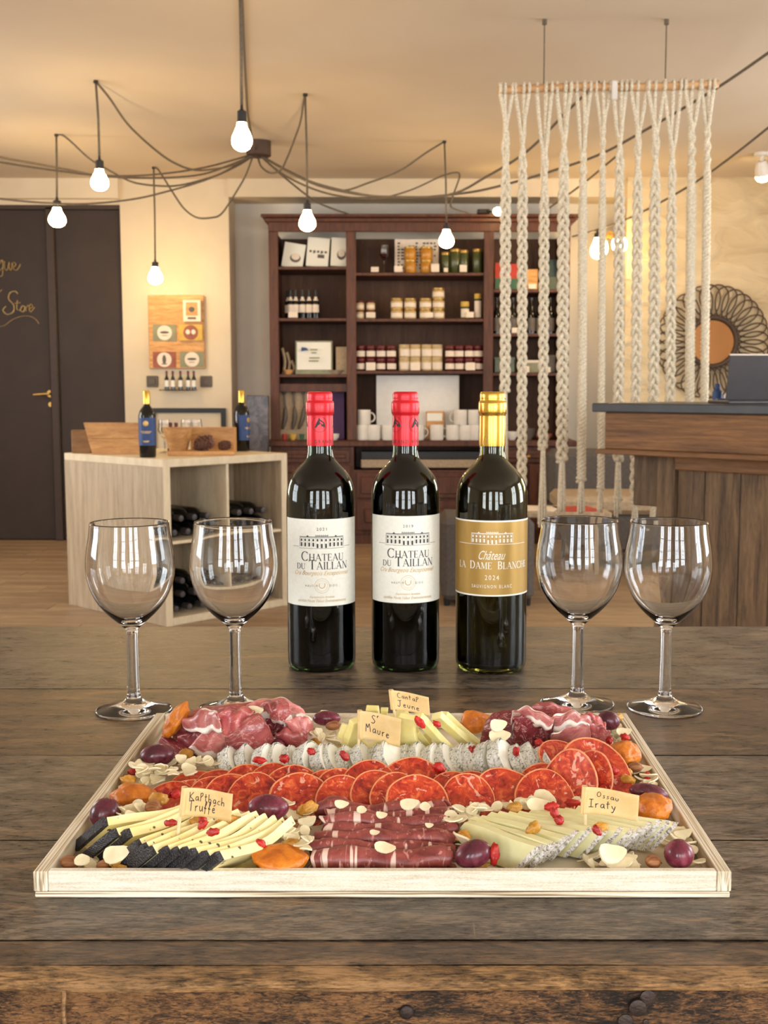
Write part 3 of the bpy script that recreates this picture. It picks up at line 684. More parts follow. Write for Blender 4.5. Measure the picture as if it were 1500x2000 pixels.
    a, b = P(618, 858, BY+0.14), P(672, 765, BY+0.14); mb = MB(); mb.bbox((a.x, BY+0.14, ZL), (b.x, BY+0.155, b.z), 0.002, Matrix.Rotation(-0.05,3,'X'), (a.x, BY+0.14, ZL)); mb.build('folder', M['purple'], label='deep purple folder standing in the lower left bay', cat='folder')
    for px, m, w, l in ((556, 'redpaper', 10, 'pinkish small bowl at the foot of the cream utensil panel'), (572, 'yellow', 15, 'yellow small bowl at the foot of the cream utensil panel'), (590, 'greenpaper', 10, 'green small bowl at the foot of the cream utensil panel'), (652, 'white', 22, 'white wide bowl in front of the purple folder')):
        r = pxm(w/2); q = P(px, 859, BY+0.04); mb = MB(); mb.lathe([(0,0),(r*0.5,0),(r*0.9,0.02),(r,0.045),(r*0.93,0.045),(r*0.8,0.022),(0,0.008)], 16, (q.x, BY+0.03, ZL)); mb.build('bowl', M[m], smooth=True, auto=40, label=l, cat='bowl')
    # --- centre, top shelf
    z1 = P(700, 532).z
    card(732, 531, 15, 10, 'price card beside the stemmed glass, centre top shelf')
    q = P(750, 531, BY+0.09); r = pxm(9); root = thing('wine_glass', 'dim stemmed glass standing on the centre top shelf of the bookcase', 'wine glass', (q.x, q.y, z1))
    mb = MB(); H = pxm(54); mb.lathe([(0,0),(r*0.8,0.002),(r*0.1,0.008),(r*0.09,H*0.45),(r*0.5,H*0.5),(r,H*0.68),(r*0.85,H),(r*0.8,H),(r*0.93,H*0.68),(r*0.45,H*0.52),(0,H*0.48)], 20, (q.x, q.y, z1)); mb.build('glass_body', M['glass'], root, smooth=True, auto=60)
    mb = MB(); mb.lathe([(0,H*0.50),(r*0.42,H*0.54),(r*0.88,H*0.68),(0,H*0.68)], 16, (q.x, q.y, z1)); mb.build('drink', M['jam'], root, smooth=True, auto=40)
    a, b = P(771, 531, BY+0.16), P(857, 467, BY+0.16); root = thing('grey_poster', 'grey printed poster leaning behind amber jars on the centre top shelf', 'poster', (a.x, BY+0.16, z1))
    mb = MB(); mb.bbox((a.x, BY+0.16, z1), (b.x, BY+0.17, b.z), 0.002); mb.build('sheet', M['whitecard'], root)
    mb = MB(); random.seed(5)
    for i in range(9):
        for j in range(11):
            if random.random() < 0.72:
                x = a.x+0.02+j*(b.x-a.x-0.03)/11; z = b.z-0.03-i*0.022; mb.box((x, BY+0.158, z-0.006), (x+0.022*random.uniform(0.5,1), BY+0.16, z+0.006))
    mb.build('print', M['slate'], root)
    J = jar_proto('amber', pxm(11.5), pxm(25), 'orange_jar', 'lid_gold', lab=False)
    for px in (801, 833):
        for k in (0, 1):
            J.put((P(px, 530, BY+0.09).x, BY+0.09, z1+k*pxm(25)), label='%s amber jar of the %s pair stacked before the grey poster' % (('lower', 'upper')[k], 'first' if px < 810 else 'second'), group='amber jars before the grey poster')
    card(778, 531, 16, 12, 'price card at the corner of the grey poster'); card(850, 531, 16, 16, 'price card between the amber jars and the tall green jars')
    for px, h, w, l in ((870, 40, 16, 'tall green jar next to the amber jars, centre top shelf'), (889, 46, 20, 'widest tall green jar with a gold lid, centre top shelf'), (906, 44, 17, 'tall green jar with a pink price card before it, centre top shelf'), (932, 46, 19, 'tall green jar standing alone beside the stile, centre top shelf')):
        Jg = jar_proto('g', pxm(w/2), pxm(h), 'green_jar', 'lid_gold', lab=False, lidh=0.02); Jg.put((P(px, 530, BY+0.09).x, BY+0.09, z1), label=l, group='tall green jars')
    card(905, 531, 14, 14, 'pinkish price card before the tall green jars'); card(871, 531, 8, 8, 'tiny price card before the green jar next to the amber jars')
    # --- centre, second shelf
    z2 = P(700, 622).z
    Jc = jar_proto('c', pxm(11.8), pxm(19.5), 'pate', 'lid_gold', lidh=0.016)
    for cx, n, nm in ((775, 2, 'first'), (801, 2, 'second'), (831, 2, 'third'), (856, 3, 'fourth')):
        for k in range(n):
            Jc.put((P(cx, 620, BY+0.08).x, BY+0.08, z2+k*pxm(19.5)), label='cream jar with gold lid, %s in the %s stack on the centre second shelf' % (('bottom', 'next up' if n == 3 else 'top', 'top')[k], nm), group='cream jars on the centre second shelf')
    Js = jar_proto('s', pxm(8.5), pxm(17), 'pate', 'lid_red', lidh=0.012)
    for cx, nm in ((703, 'beside the stile'), (724, 'further from the stile')):
        for k in (0, 1): Js.put((P(cx, 620, BY+0.08).x, BY+0.08, z2+k*pxm(17)), label='small red-lidded jar, %s in the pair stacked %s' % (('lower', 'upper')[k], nm), group='small red-lidded jars')
    card(724, 620, 18, 10, 'price card before the small red-lidded jars'); card(838, 620, 16, 10, 'pinkish price card before the third stack of cream jars'); card(918, 620, 15, 11, 'pinkish price card before the green bottle, centre second shelf')
    for px, h, w, b_, l in ((908, 33, 17, 'green_jar', 'short green jar with a yellow lid beside the pinkish price card'), (933, 48, 14, 'green_jar', 'tall slim green jar with a yellow lid on the centre second shelf')):
        Jg = jar_proto('g', pxm(w/2), pxm(h), b_, 'yellow', lidh=0.035); Jg.put((P(px, 620, BY+0.09).x, BY+0.09, z2), label=l)
    # --- centre, third shelf: jams
    z3 = P(700, 724).z
    Jr = jar_proto('r', pxm(9.8), pxm(24), 'jam', 'lid_red', lidh=0.022); Jk = jar_proto('k', pxm(10.8), pxm(25), 'pate', 'pate', lidh=0.018)
    for nm, xs, JJ, h in (('left red jams', (704, 724, 744, 764), Jr, 24), ('middle cream jars', (790, 811, 833, 853), Jk, 25), ('right red jams', (878, 897, 916, 934), Jr, 24)):
        for i, cx in enumerate(xs):
            for k in (0, 1):
                JJ.put((P(cx, 723, BY+0.08).x, BY+0.08, z3+k*pxm(h)), rot=(0,0,random.uniform(-.3,.3)), label='%s jar, %s column of %s, third shelf' % (('bottom', 'top')[k], ('first', 'second', 'third', 'last')[i], {'left red jams': 'red jams beside the first stile', 'middle cream jars': 'cream jars', 'right red jams': 'red jams after the cream jars'}[nm]), group=nm+' on the centre third shelf')
    for px, l in ((724, 'pinkish price card before the first red jams'), (811, 'pinkish price card before the cream jars of the third shelf'), (919, 'pinkish price card before the last red jams')): card(px, 723, 18, 15, l)
    # --- white board, mugs, baskets on the ledge
    a, b = P(735, 859, BY+0.2), P(897, 733, BY+0.2); mb = MB(); mb.bbox((a.x, BY+0.2, ZL), (b.x, BY+0.215, b.z), 0.003); mb.build('white_board', M['white'], label='plain white board standing behind the mugs in the centre bay', cat='board')
    root = thing('mug', None, 'mug', (0,0,0)); r = pxm(13); h = pxm(29)
    mb = MB(); mb.lathe([(0,0),(r*0.92,0),(r,0.006),(r,h),(r*0.93,h),(r*0.9,0.01),(0,0.01)], 22); mb.build('mug_body', M['white'], root, smooth=True, auto=40)
    mb = MB(); mb.tube([(r+0.03*sin(t), 0, h*0.5+h*0.3*cos(t)) for t in [i*pi/8 for i in range(9)]], 0.006, 6); mb.build('handle', M['white'], root, smooth=True)
    mug = Once(root); r2 = pxm(26)
    for k, (px, lv, rz, l) in enumerate(((707, 0, -2.6, 'white mug on the ledge touching the mahogany stile'), (730, 0, 0.4, 'white mug on the ledge beside the first mug'), (759, 0, 2.9, 'white mug half hidden behind the second red-capped bottle'), (815, 0, 0.2, 'white mug just right of the second red-capped bottle'), (853, 0, 0.2, 'white mug before the wooden sign holder'), (884, 0, 3.0, 'white mug at the left of the closing row'), (908, 0, 0.3, 'white mug at the right of the closing row'), (711, 1, 0.1, 'white mug stacked up at the left of the ledge'), (899, 1, 2.8, 'white mug stacked above the closing row, with its handle turned in'), (926, 1, 0.4, 'white mug stacked above the end of the ledge'), (928, 0, 1.2, 'white mug at the end of the ledge beside the second stile'))):
        mug.put((P(px, 855, BY+0.07).x, BY+0.07, ZL+lv*pxm(29)), rot=(0,0,rz), label=l, group='white mugs on the ledge')
    a, b = P(832, 858, BY+0.13), P(868, 803, BY+0.13); root = thing('sign_holder', 'small wooden holder with a white card rising behind the mugs', 'card holder', (a.x, BY+0.13, ZL))
    mb = MB(); mb.bbox((a.x, BY+0.13, ZL), (b.x, BY+0.17, b.z), 0.004); mb.build('holder', M['boxwood'], root)
    a2, b2 = P(834, 822, BY+0.12), P(864, 807, BY+0.12); mb = MB(); mb.box((a2.x, BY+0.124, a2.z), (b2.x, BY+0.13, b2.z)); mb.build('card', M['label_white'], root)
    # media box in the slot
    a, b = P(705, 915, BY+0.02), P(940, 897, BY+0.02); mb = MB(); mb.bbox((a.x, BY+0.02, a.z+0.004), (b.x, BY+0.16, b.z), 0.005); mb.build('paper_stack', M['beige_fabric'], label='pale paper stack lying in the slot over the centre drawers', cat='papers')
    mb = MB(); mb.bbox((a.x, BY+0.01, b.z+0.001), (b.x+0.01, BY+0.16, P(700, 881, BY+0.02).z), 0.005); mb.build('black_box', M['black'], label='flat black player box in the slot over the centre drawers', cat='player')
    # --- right bay
    za, zb, zc = P(700, 565).z, P(700, 651).z, P(700, 728).z
    def bag(px, w, h, z, m, l, tiltx=0.0, sub=None):
        a = P(px-w/2, 565, BY+0.06); mb = MB(); W_ = pxm(w); Hh = pxm(h)
        mb.prism([(a.x, BY+0.05, z), (a.x, BY+0.15, z), (a.x+0.006, BY+0.12, z+Hh), (a.x+0.006, BY+0.10, z+Hh)], (W_, 0, 0)); o = mb.build('gift_bag', M[m], label=l, cat='bag'); 
        if sub:
            mb = MB(); mb.box((a.x+0.003, BY+0.046, z+0.004), (a.x+W_-0.003, BY+0.05, z+Hh*0.42)); mb.build('bag_panel', M[sub], o)
    bag(978, 24, 52, za, 'redpaper', 'red and green gift bag beside the stile, right bay top shelf', sub='greenpaper'); bag(1004, 22, 50, za, 'redpaper', 'red and green gift bag behind the second rope, right bay top shelf', sub='greenpaper')
    bag(1036, 26, 40, za, 'boxwood', 'kraft bag behind a price card, right bay top shelf'); bag(1076, 36, 58, za, 'teal', 'dark teal patterned bag at the right of the top shelf', sub='green_jar')
    card(1040, 564, 15, 10, 'pinkish price card before the kraft bag')
    root = thing('liqueur_bottle', None, 'bottle', (0,0,0)); H = pxm(68); r = pxm(8)
    mb = MB(); mb.lathe([(0,0),(r,0),(r,H*0.5),(r*0.8,H*0.6),(r*0.35,H*0.7),(r*0.35,H*0.95),(r*0.42,H*0.95),(r*0.42,H),(0,H)], 14); mb.build('bottle_body', M['black_glass'], root, smooth=True, auto=50)
    mb = MB(); mb.sheet(lambda u, v: Vector(((r+0.001)*sin((u-0.5)*2.2), -(r+0.001)*cos((u-0.5)*2.2), H*(0.08+0.36*v))), 6, 1); mb.build('bottle_label', M['switch'], root)
    lb = Once(root)
    for k, (px, l) in enumerate(((970, 'dark liqueur bottle left of the first rope, right bay second shelf'), (1002, 'dark liqueur bottle between the first two ropes, right bay second shelf'), (1038, 'dark liqueur bottle between the second and third ropes'), (1054, 'dark liqueur bottle partly hidden by the third rope'), (1075, 'dark liqueur bottle nearest the outer stile, right bay second shelf'))):
        lb.put((P(px, 650, BY+0.09).x, BY+0.09, zb), label=l, group='dark liqueur bottles in the right bay')
    card(1006, 650, 12, 10, 'pinkish price card before the liqueur bottles')
    for k, (px, w, h, m, l) in enumerate(((985, 40, 30, 'green_jar', 'olive box at the left of the right bay third shelf'), (1038, 34, 24, 'sage', 'pale sage tin in the middle of the right bay third shelf'), (1072, 26, 34, 'switch', 'brown tin at the right of the right bay third shelf'))):
        x = P(px-w/2, 728, BY+0.07).x; mb = MB(); mb.bbox((x, BY+0.07, zc), (x+pxm(w), BY+0.16, zc+pxm(h)), 0.006); o = mb.build('gift_tin', M[m], label=l, cat='tin'); mb = MB(); mb.bbox((x-0.002, BY+0.068, zc+pxm(h)-0.02), (x+pxm(w)+0.002, BY+0.162, zc+pxm(h)+0.001), 0.004); mb.build('lid', M['whitecard' if k == 1 else m], o)
    card(1028, 727, 12, 12, 'price card before the pale sage tin'); card(1070, 727, 11, 10, 'price card before the brown tin')
    for k, (px, w, h, m, l) in enumerate(((1000, 24, 16, 'white', 'pale small bowl on the ledge of the right bay, beside the gold-capped bottle'), (1030, 30, 22, 'switch', 'grey bowl on the ledge of the right bay'), (1062, 34, 12, 'rose', 'low dusty red dish on the ledge of the right bay'))):
        r = pxm(w/2); x = P(px, 859, BY+0.08).x; mb = MB(); mb.lathe([(0,0),(r*0.5,0),(r*0.9,pxm(h)*0.5),(r,pxm(h)),(r*0.93,pxm(h)),(r*0.8,pxm(h)*0.5),(0,0.008)], 16, (x, BY+0.08, ZL)); mb.build('bowl', M[m], smooth=True, auto=40, label=l, cat='bowl')
contents()

# ================================================================== WALL THINGS ON THE PILLAR
def pillar_things():
    y = YB-0.02
    def q(px, py, d=0.0): return V(px, py, y-d)
    a, b = q(294, 720), q(399, 577); root = thing('card_board', 'wooden board with five small picture cards hanging on the pillar', 'notice board', (a.x, y, a.z))
    mb = MB(); mb.bbox((a.x, y-0.03, a.z), (b.x, y, b.z), 0.003); mb.build('board', M['boxwood'], root)
    cards = [(358, 391, 586, 628, 'whitecard', 0.03), (299, 344, 634, 666, 'sage', 0.0), (350, 395, 634, 665, 'yellow', 0.015), (299, 343, 687, 718, 'rose', 0.0), (352, 398, 687, 717, 'sage', 0.0)]
    for k, (x0, x1, y0, y1, m, d) in enumerate(cards):
        a, b = q(x0, y1, 0.035+d), q(x1, y0, 0.035+d); mb = MB(); mb.box((a.x, y-0.036-d, a.z), (b.x, y-0.030, b.z)); c = mb.build('picture_card', M[m], root)
        cx, cz = (a.x+b.x)/2, (a.z+b.z)/2; r = 0.053
        mb = MB()
        if k == 0:
            mb.box((cx-0.042, y-0.038-d, cz-0.035), (cx+0.042, y-0.036-d, cz+0.06)); mb.build('picture', M['boxwood'], c)
            mb = MB(); mb.box((cx-0.03, y-0.04-d, cz-0.06), (cx+0.03, y-0.036-d, cz-0.045)); mb.ell((cx, y-0.039-d, cz+0.01), (0.022, 0.002, 0.02), 12, 6); mb.build('print', M['switch'], c)
        else:
            mb.lathe([(0,0),(r,0),(r,0.002),(0,0.002)], 28, (cx, y-0.036-d, cz), Matrix.Rotation(pi/2, 3, 'X')); mb.build('roundel', M['whitecard'], c)
            mb = MB()
            if k == 3: mb.ell((cx, y-0.039-d, cz), (0.014, 0.002, 0.034), 10, 8); mb.box((cx-0.02, y-0.04-d, cz-0.034), (cx+0.02, y-0.038-d, cz-0.028))
            elif k == 2: 
                for dx in (-0.02, 0.02): mb.ell((cx+dx, y-0.039-d, cz+0.004), (0.016, 0.0015, 0.018), 10, 6)
            else: mb.ell((cx, y-0.039-d, cz+0.003), (0.034, 0.002, 0.009), 12, 6); mb.box((cx-0.02, y-0.04-d, cz-0.022), (cx+0.02, y-0.038-d, cz-0.018))
            mb.build('print', M['whitecard' if k == 2 else 'switch'], c)
            if k == 2: c.children[1].data.materials[0] = M['rose']
    for px, l in ((298, 'square grey switch plate on the pillar, above the blue-labelled bottle'), (403, 'square grey switch plate on the pillar, towards the bookcase')):
        a, b = q(px-11, 756), q(px+11, 734); mb = MB(); mb.bbox((a.x, y-0.014, a.z), (b.x, y, b.z), 0.005); o = mb.build('switch_plate', M['switch'], label=l, cat='switch')
        mb = MB(); mb.bbox((a.x+0.018, y-0.02, a.z+0.018), (b.x-0.018, y-0.014, b.z-0.018), 0.003); mb.build('rocker', M['switch'], o)
    # clear holder with miniature bottles
    a, b = q(318, 760), q(386, 760); z0 = q(350, 761, 0.08).z
    root = thing('clear_rack', 'clear plastic rack fixed to the pillar under the picture board', 'rack', (a.x, y, z0))
    mb = MB(); mb.box((a.x, y-0.13, z0-0.006), (b.x, y, z0)); mb.build('rack_shelf', M['glass'], root)
    mb = MB(); r = 0.016; H = 0.135; pr = thing('miniature_bottle', None, 'bottle', (0,0,0))
    mb.lathe([(0,0),(r,0),(r,H*0.55),(r*0.45,H*0.75),(r*0.45,H*0.8),(0,H*0.8)], 14); mb.build('bottle_body', M['black_glass'], pr, smooth=True, auto=50)
    mb = MB(); mb.lathe([(r*0.5,H*0.78),(r*0.55,H),(0,H)], 12); mb.build('cap', M['lid_red'], pr)
    mb = MB(); mb.sheet(lambda u, v: Vector(((r+0.001)*sin((u-0.5)*2.4), -(r+0.001)*cos((u-0.5)*2.4), H*(0.15+0.35*v))), 6, 1); mb.build('bottle_label', M['white'], pr)
    mini = Once(pr)
    for px, l in ((326, 'outermost miniature bottle in the clear rack, on the door side'), (338, 'miniature bottle second from the door side in the clear rack'), (353, 'slim miniature bottle standing alone in the middle of the clear rack'), (368, 'miniature bottle just past the lone middle one in the clear rack'), (379, 'miniature bottle nearest the bookcase in the clear rack')):
        mini.put((V(px, 760, y-0.08).x, y-0.08, z0), label=l, group='miniature bottles in the clear rack')
    # black framed outline behind
    a, b = q(296, 835), q(441, 797); t = 0.034
    mb = MB(); zb_ = a.z-0.25
    mb.box((a.x, y-0.02, b.z-t), (b.x, y, b.z)); mb.box((b.x-t, y-0.02, zb_), (b.x, y, b.z-t)); mb.box((a.x, y-0.02, zb_), (a.x+t, y, b.z-t)); mb.box((a.x+t, y-0.02, zb_), (b.x-t, y, zb_+t))
    mb.build('wall_frame', M['black'], label='plain black rectangular frame fixed low on the pillar behind the boxes', cat='frame')
    # marks: nothing. dark marbled slab leaning beside the bookcase
    a, b = V(484, 1052, 8.2), V(520, 772, 8.2); mb = MB(); mb.bbox((a.x, 8.2, 0), (b.x+0.01, 8.24, b.z), 0.004, Matrix.Rotation(-0.04, 3, 'X'), (a.x, 8.2, 0)); mb.build('marble_slab', M['marble'], label='tall dark marbled slab leaning between the pillar and the bookcase', cat='slab')
pillar_things()

# ================================================================== CUBE SHELF WITH BOTTLES (turned about 47 degrees)
KA = radians(47.5); KH = 0.797
KN = Z(318, 898, KH)              # near top corner
KF = Vector((cos(KA), sin(KA), 0)); KS = Vector((-sin(KA), cos(KA), 0)); KO = Vector((KN.x, KN.y, 0))
KR = Matrix.Rotation(KA, 3, 'Z')
def K(a, b, z): return KO + KF*a + KS*b + Vector((0, 0, z))    # a: along the front, b: depth, z: height
def kbox(mb, a0, a1, b0, b1, z0, z1, e=0.003):
    c = KO
    mb.bbox((KO.x+a0, KO.y+b0, z0), (KO.x+a1, KO.y+b1, z1), e, KR, KO); return mb
def cube_shelf():
    root = thing('cube_shelf', 'pale oak cube shelf set at an angle, with wine bottles lying in its cells', 'shelf', KO)
    W_, D = 0.77, 0.86; t = 0.038
    kbox(MB(), 0, t, 0.0, D, 0, KH-t).build('side_panel', M['oakfoil'], root)
    kbox(MB(), W_-t, W_, 0.0, D, 0, KH-t).build('side_panel', M['oakfoil'], root)
    kbox(MB(), 0, W_, 0.0, D, KH-t, KH).build('top_panel', M['oak_edge'], root)
    kbox(MB(), t, W_-t, 0.0, D, 0, t).build('bottom_panel', M['oak_edge'], root)
    kbox(MB(), W_/2-0.008, W_/2+0.008, 0.004, 0.39, t, KH-t).build('divider', M['oak_edge'], root)
    kbox(MB(), t, W_/2-0.008, 0.004, 0.39, KH/2-0.008, KH/2+0.008).build('shelf_board', M['oak_edge'], root)
    kbox(MB(), W_/2+0.008, W_-t, 0.004, 0.39, KH/2-0.008, KH/2+0.008).build('shelf_board', M['oak_edge'], root)
    kbox(MB(), t, W_-t, 0.385, 0.40, t, KH-t).build('back_panel', M['oakfoil'], root)
    for s in (0, W_):   # pale front edging of the sides
        kbox(MB(), (0 if s == 0 else W_-t)-0.0008, (t if s == 0 else W_)+0.0008, -0.0015, 0.003, 0, KH).build('edging', M['oak_edge'], root)
    # lying bottles
    pr = thing('wine_bottle', None, 'bottle', (0,0,0)); r = 0.036
    mb = MB(); prof = [(0,0.004),(r*0.9,0),(r,0.006),(r,0.19),(r*0.8,0.215),(0.015,0.235),(0.014,0.30),(0,0.30)]
    R = Matrix.Rotation(pi/2, 3, 'X')
    mb.lathe(prof, 18, (0,0,0), R); mb.build('bottle_body', M['black_glass'], pr, smooth=True, auto=50)
    mb = MB(); mb.lathe([(0.0155,0.255),(0.0155,0.298),(0.014,0.302),(0,0.303)], 14, (0,0,0), R); mb.build('capsule', M['laptop'], pr, smooth=True, auto=50)
    bt = Once(pr)
    cells = [('upper left cell', 0.038, KH/2+0.008, [(0,4),(1,3)]), ('upper right cell', W_/2+0.008, KH/2+0.008, [(0,4),(1,3)]), ('lower left cell', 0.038, 0.038, [(0,4),(1,3),(2,2)]), ('lower right cell', W_/2+0.008, 0.038, [(0,4)])]
    for nm, a0, z0, rows in cells:
        for row, n in rows:
            for k in range(n):
                a = a0 + 0.041 + k*0.079 + (0.0395*row if row % 2 else 0.079*(row//2)*0.5*2*0.5)
                zz = z0 + 0.0365 + row*0.066
                p = K(a, 0.33, zz); bt.put(p, rot=(0, 0, KA), label='dark wine bottle lying neck out, %s, %s row, %s' % (nm, ('bottom', 'second', 'top')[row], ('outermost', 'next to the outermost', 'third across', 'fourth across')[k]), group='wine bottles lying in the %s, %s row' % (nm, ('bottom', 'second', 'top')[row]))
cube_shelf()
def on_shelf():
    def top(px, py): return Z(px, py, KH)
    # blue labelled bottles
    pr = thing('blue_label_bottle', None, 'bottle', (0,0,0)); r = 0.0375; 
    mb = MB(); mb.lathe([(0,0.002),(r*0.9,0),(r,0.005),(r*1.03,0.19),(r*0.85,0.212),(0.0155,0.235),(0.0145,0.26),(0.0145,0.30),(0,0.30)], 24); mb.build('bottle_body', M['black_glass'], pr, smooth=True, auto=50)
    mb = MB(); mb.lathe([(0.0156,0.243),(0.0156,0.300),(0.014,0.303),(0,0.303)], 18); mb.build('capsule', M['gold_foil'], pr, smooth=True, auto=50)
    mb = MB(); mb.sheet(lambda u, v: Vector(((r+0.002)*sin((u-0.5)*2.8), -(r+0.002)*cos((u-0.5)*2.8), 0.055+0.125*v)), 16, 1); lb = mb.build('bottle_label', M['blue_label'], pr)
    mb = MB(); mb.ell((0, -r-0.002, 0.155), (0.013, 0.0015, 0.013), 12, 6)
    for z, w in ((0.117, 0.024), (0.111, 0.018), (0.074, 0.014), (0.07, 0.01)):
        mb.sheet(lambda u, v: Vector(((r+0.003)*sin((u-0.5)*2*w/r), -(r+0.003)*cos((u-0.5)*2*w/r), z+0.003*v)), 6, 1)
    mb.build('print', M['print_gold'], lb)
    bb = Once(pr); s = 1.06
    p = top(289, 893); bb.put((p.x, p.y, KH), scale=s, label='upright dark bottle with a gold cap and blue label beside the slanted wooden box', rot=(0,0,0.05))
    p = top(473, 881); bb.put((p.x, p.y, KH), rot=(0,0,1.15), scale=s, label='upright dark bottle with a gold cap, its blue label turned towards the bookcase')
    # slanted wooden box: front board, sides
    a, b = top(182, 890), top(282, 890)
    y0 = 5.87
    def q(px, py, y): return V(px, py, y)
    root = thing('slatted_wine_box', 'open pine box with slanting sides at the left of the cube shelf', 'box', (q(220, 890, y0).x, y0, KH))
    A, B, C_, D_ = q(163, 825, y0+0.0), q(275, 825, y0), q(273, 891, y0), q(180, 891, y0)
    A, B, C_, D_ = [Vector((p.x, p.y, max(p.z, KH))) for p in (A, B, C_, D_)]; C_.z = D_.z = KH
    mid = [(A+D_)/2, (B+C_)/2]
    for lo, hi in (((D_, C_), mid), (mid, (A, B))):
        g = Vector((0,0,0.0012)); mb = MB(); mb.prism([lo[0]+g, lo[1]+g, hi[1]-g, hi[0]-g], (0, 0.014, 0)); mb.build('front_slat', M['boxwood'], root)
    mb = MB(); mb.prism([p+Vector((0, 0.16, -0.008 if p.z > KH+.05 else 0)) for p in (D_, C_, B, A)], (0, 0.012, 0)); mb.build('back_board', M['boxwood'], root)
    for lo, hi in ((D_, A), (C_, B)):
        dx = 0.008 if lo is D_ else -0.012
        mb = MB(); mb.prism([lo+Vector((dx,0.014,0)), lo+Vector((dx,0.16,0)), hi+Vector((dx,0.16,-0.01)), hi+Vector((dx,0.014,-0.01))], (0.009, 0, 0)); mb.build('end_board', M['boxwood'], root)
    # small square block behind at left
    yb = 5.96; a, b = q(140, 888, yb), q(176, 840, yb); mb = MB(); mb.bbox((a.x, yb, KH), (b.x, yb+0.05, b.z), 0.003); mb.build('small_wooden_box', M['boxwood2'], label='small squarish wooden box at the outer end of the cube shelf, behind the slanted one', cat='box')
    # board with pine cones
    yt = 5.74; a, b = q(318, 886, yt), q(455, 878, yt)
    root = thing('serving_board', 'flat pale wooden board lying on the cube shelf under the pine cones', 'board', (q(385, 886, yt).x, yt+0.05, KH))
    x0, x1 = q(322, 886, yt).x, q(452, 886, yt).x
    cxx = (x0+x1)/2
    mb = MB(); mb.bbox((x0, yt, KH), (x1, yt+0.2, KH+0.022), 0.004, Matrix.Rotation(0.12, 3, 'Z'), (cxx, yt+0.1, KH)); mb.build('board', M['boxwood'], root)
    zt = KH+0.022
    # tapering bowl, plank box
    p = q(350, 878, yt+0.12); mb = MB(); r = 0.078; mb.lathe([(0,0),(r*0.58,0),(r,0.115),(r*0.95,0.115),(r*0.54,0.008),(0,0.008)], 28, (p.x, yt+0.10, zt)); mb.build('wooden_bowl', M['boxwood'], smooth=True, auto=40, label='tapering round wooden bowl on the pale board beside the pine cones', cat='bowl')
    yp = 5.99; a, b = q(372, 872, yp), q(456, 834, yp); root = thing('low_plank_box', 'low wooden plank box behind the pine cones', 'box', ((a.x+b.x)/2, yp, KH))
    mb = MB(); mb.bbox((a.x, yp, KH), (b.x, yp+0.012, b.z), 0.002); mb.build('front_board', M['boxwood'], root)
    mb = MB(); mb.bbox((a.x, yp+0.09, KH), (b.x, yp+0.10, b.z-0.004), 0.002); mb.build('back_board', M['boxwood'], root)
    for x in (a.x, b.x-0.01): mb = MB(); mb.bbox((x, yp+0.012, KH), (x+0.01, yp+0.09, b.z-0.003), 0.002); mb.build('end_board', M['boxwood'], root)
    # pine cones
    def cone(px, py, R_, L, y, rot, l):
        p = q(px, py, y); c = Vector((p.x, y, zt+R_*0.9 if y < yp else KH+R_)); root = thing('pine_cone', l, 'pine cone', (c.x, c.y, zt)); rm = Euler(rot).to_matrix()
        mb = MB(); mb.ell(c, (R_*0.7, R_*0.7, L*0.48), 12, 8, rm); mb.build('core', M['cone'], root, smooth=True)
        mb = MB(); k = 0
        for i in range(9):
            t = (i+0.5)/9; rr = R_*sin(pi*(0.1+0.8*t))**0.7; zz = (t-0.5)*L
            for j in range(8):
                a = 2*pi*(j+0.5*(i % 2))/8; d = Vector((cos(a), sin(a), 0.35)).normalized()
                w = Vector((-sin(a), cos(a), 0)); u = d.cross(w); o = Vector((cos(a)*rr*0.55, sin(a)*rr*0.55, zz))
                P4 = [o-w*R_*0.12, o+d*R_*0.42-w*R_*0.2, o+d*R_*0.5, o+d*R_*0.42+w*R_*0.2, o+w*R_*0.12]
                mb.prism([c+rm @ q_ for q_ in P4], rm @ (u*R_*0.09))
        s = mb.build('scales', M['cone'], root); s['kind'] = 'stuff'
    cone(397, 858, 0.040, 0.095, yt+0.06, (0.5, 1.2, 0.3), 'large pine cone on the pale board')
    cone(389, 855, 0.030, 0.075, yt+0.15, (0.2, 0.4, 1.0), 'medium pine cone tucked behind the large one')
    cone(437, 864, 0.026, 0.062, yt+0.12, (0.2, 1.5, 0.8), 'small pine cone near the blue bottle turned away')
    # stemmed glasses and small bottles standing behind the bowl
    r = 0.034; H = 0.17; pr = thing('tasting_glass', None, 'wine glass', (0,0,0))
    mb = MB(); mb.lathe([(0,0),(r*0.85,0.001),(r*0.1,0.008),(0.0035,0.02),(0.0035,H*0.42),(r*0.5,H*0.47),(r,H*0.68),(r*0.82,H),(r*0.79,H),(r*0.95,H*0.68),(r*0.45,H*0.49),(0,H*0.45)], 20); mb.build('glass_body', M['glass'], pr, smooth=True, auto=60)
    tg = Once(pr)
    for px, y, l in ((322, 6.03, 'tasting glass behind the tapering bowl, next to the first blue bottle'), (366, 6.12, 'tasting glass behind the gap between bowl and plank box'), (384, 6.14, 'tasting glass furthest back behind the low plank box')):
        p = q(px, 880, y); tg.put((p.x, y, KH), label=l, group='tasting glasses on the cube shelf')
    for px, l in ((334, 'small white-labelled bottle behind the tapering bowl'), (345, 'small white-labelled bottle standing closer to the tasting glasses')):
        p = q(px, 880, 6.03); m = dup(mini_root(), (p.x, 6.03, KH), (0,0,0), 1.15, l, 'small bottles behind the wooden bowl')
def mini_root():
    return [o for o in COL.objects if o.name == 'miniature_bottle'][0]
on_shelf()

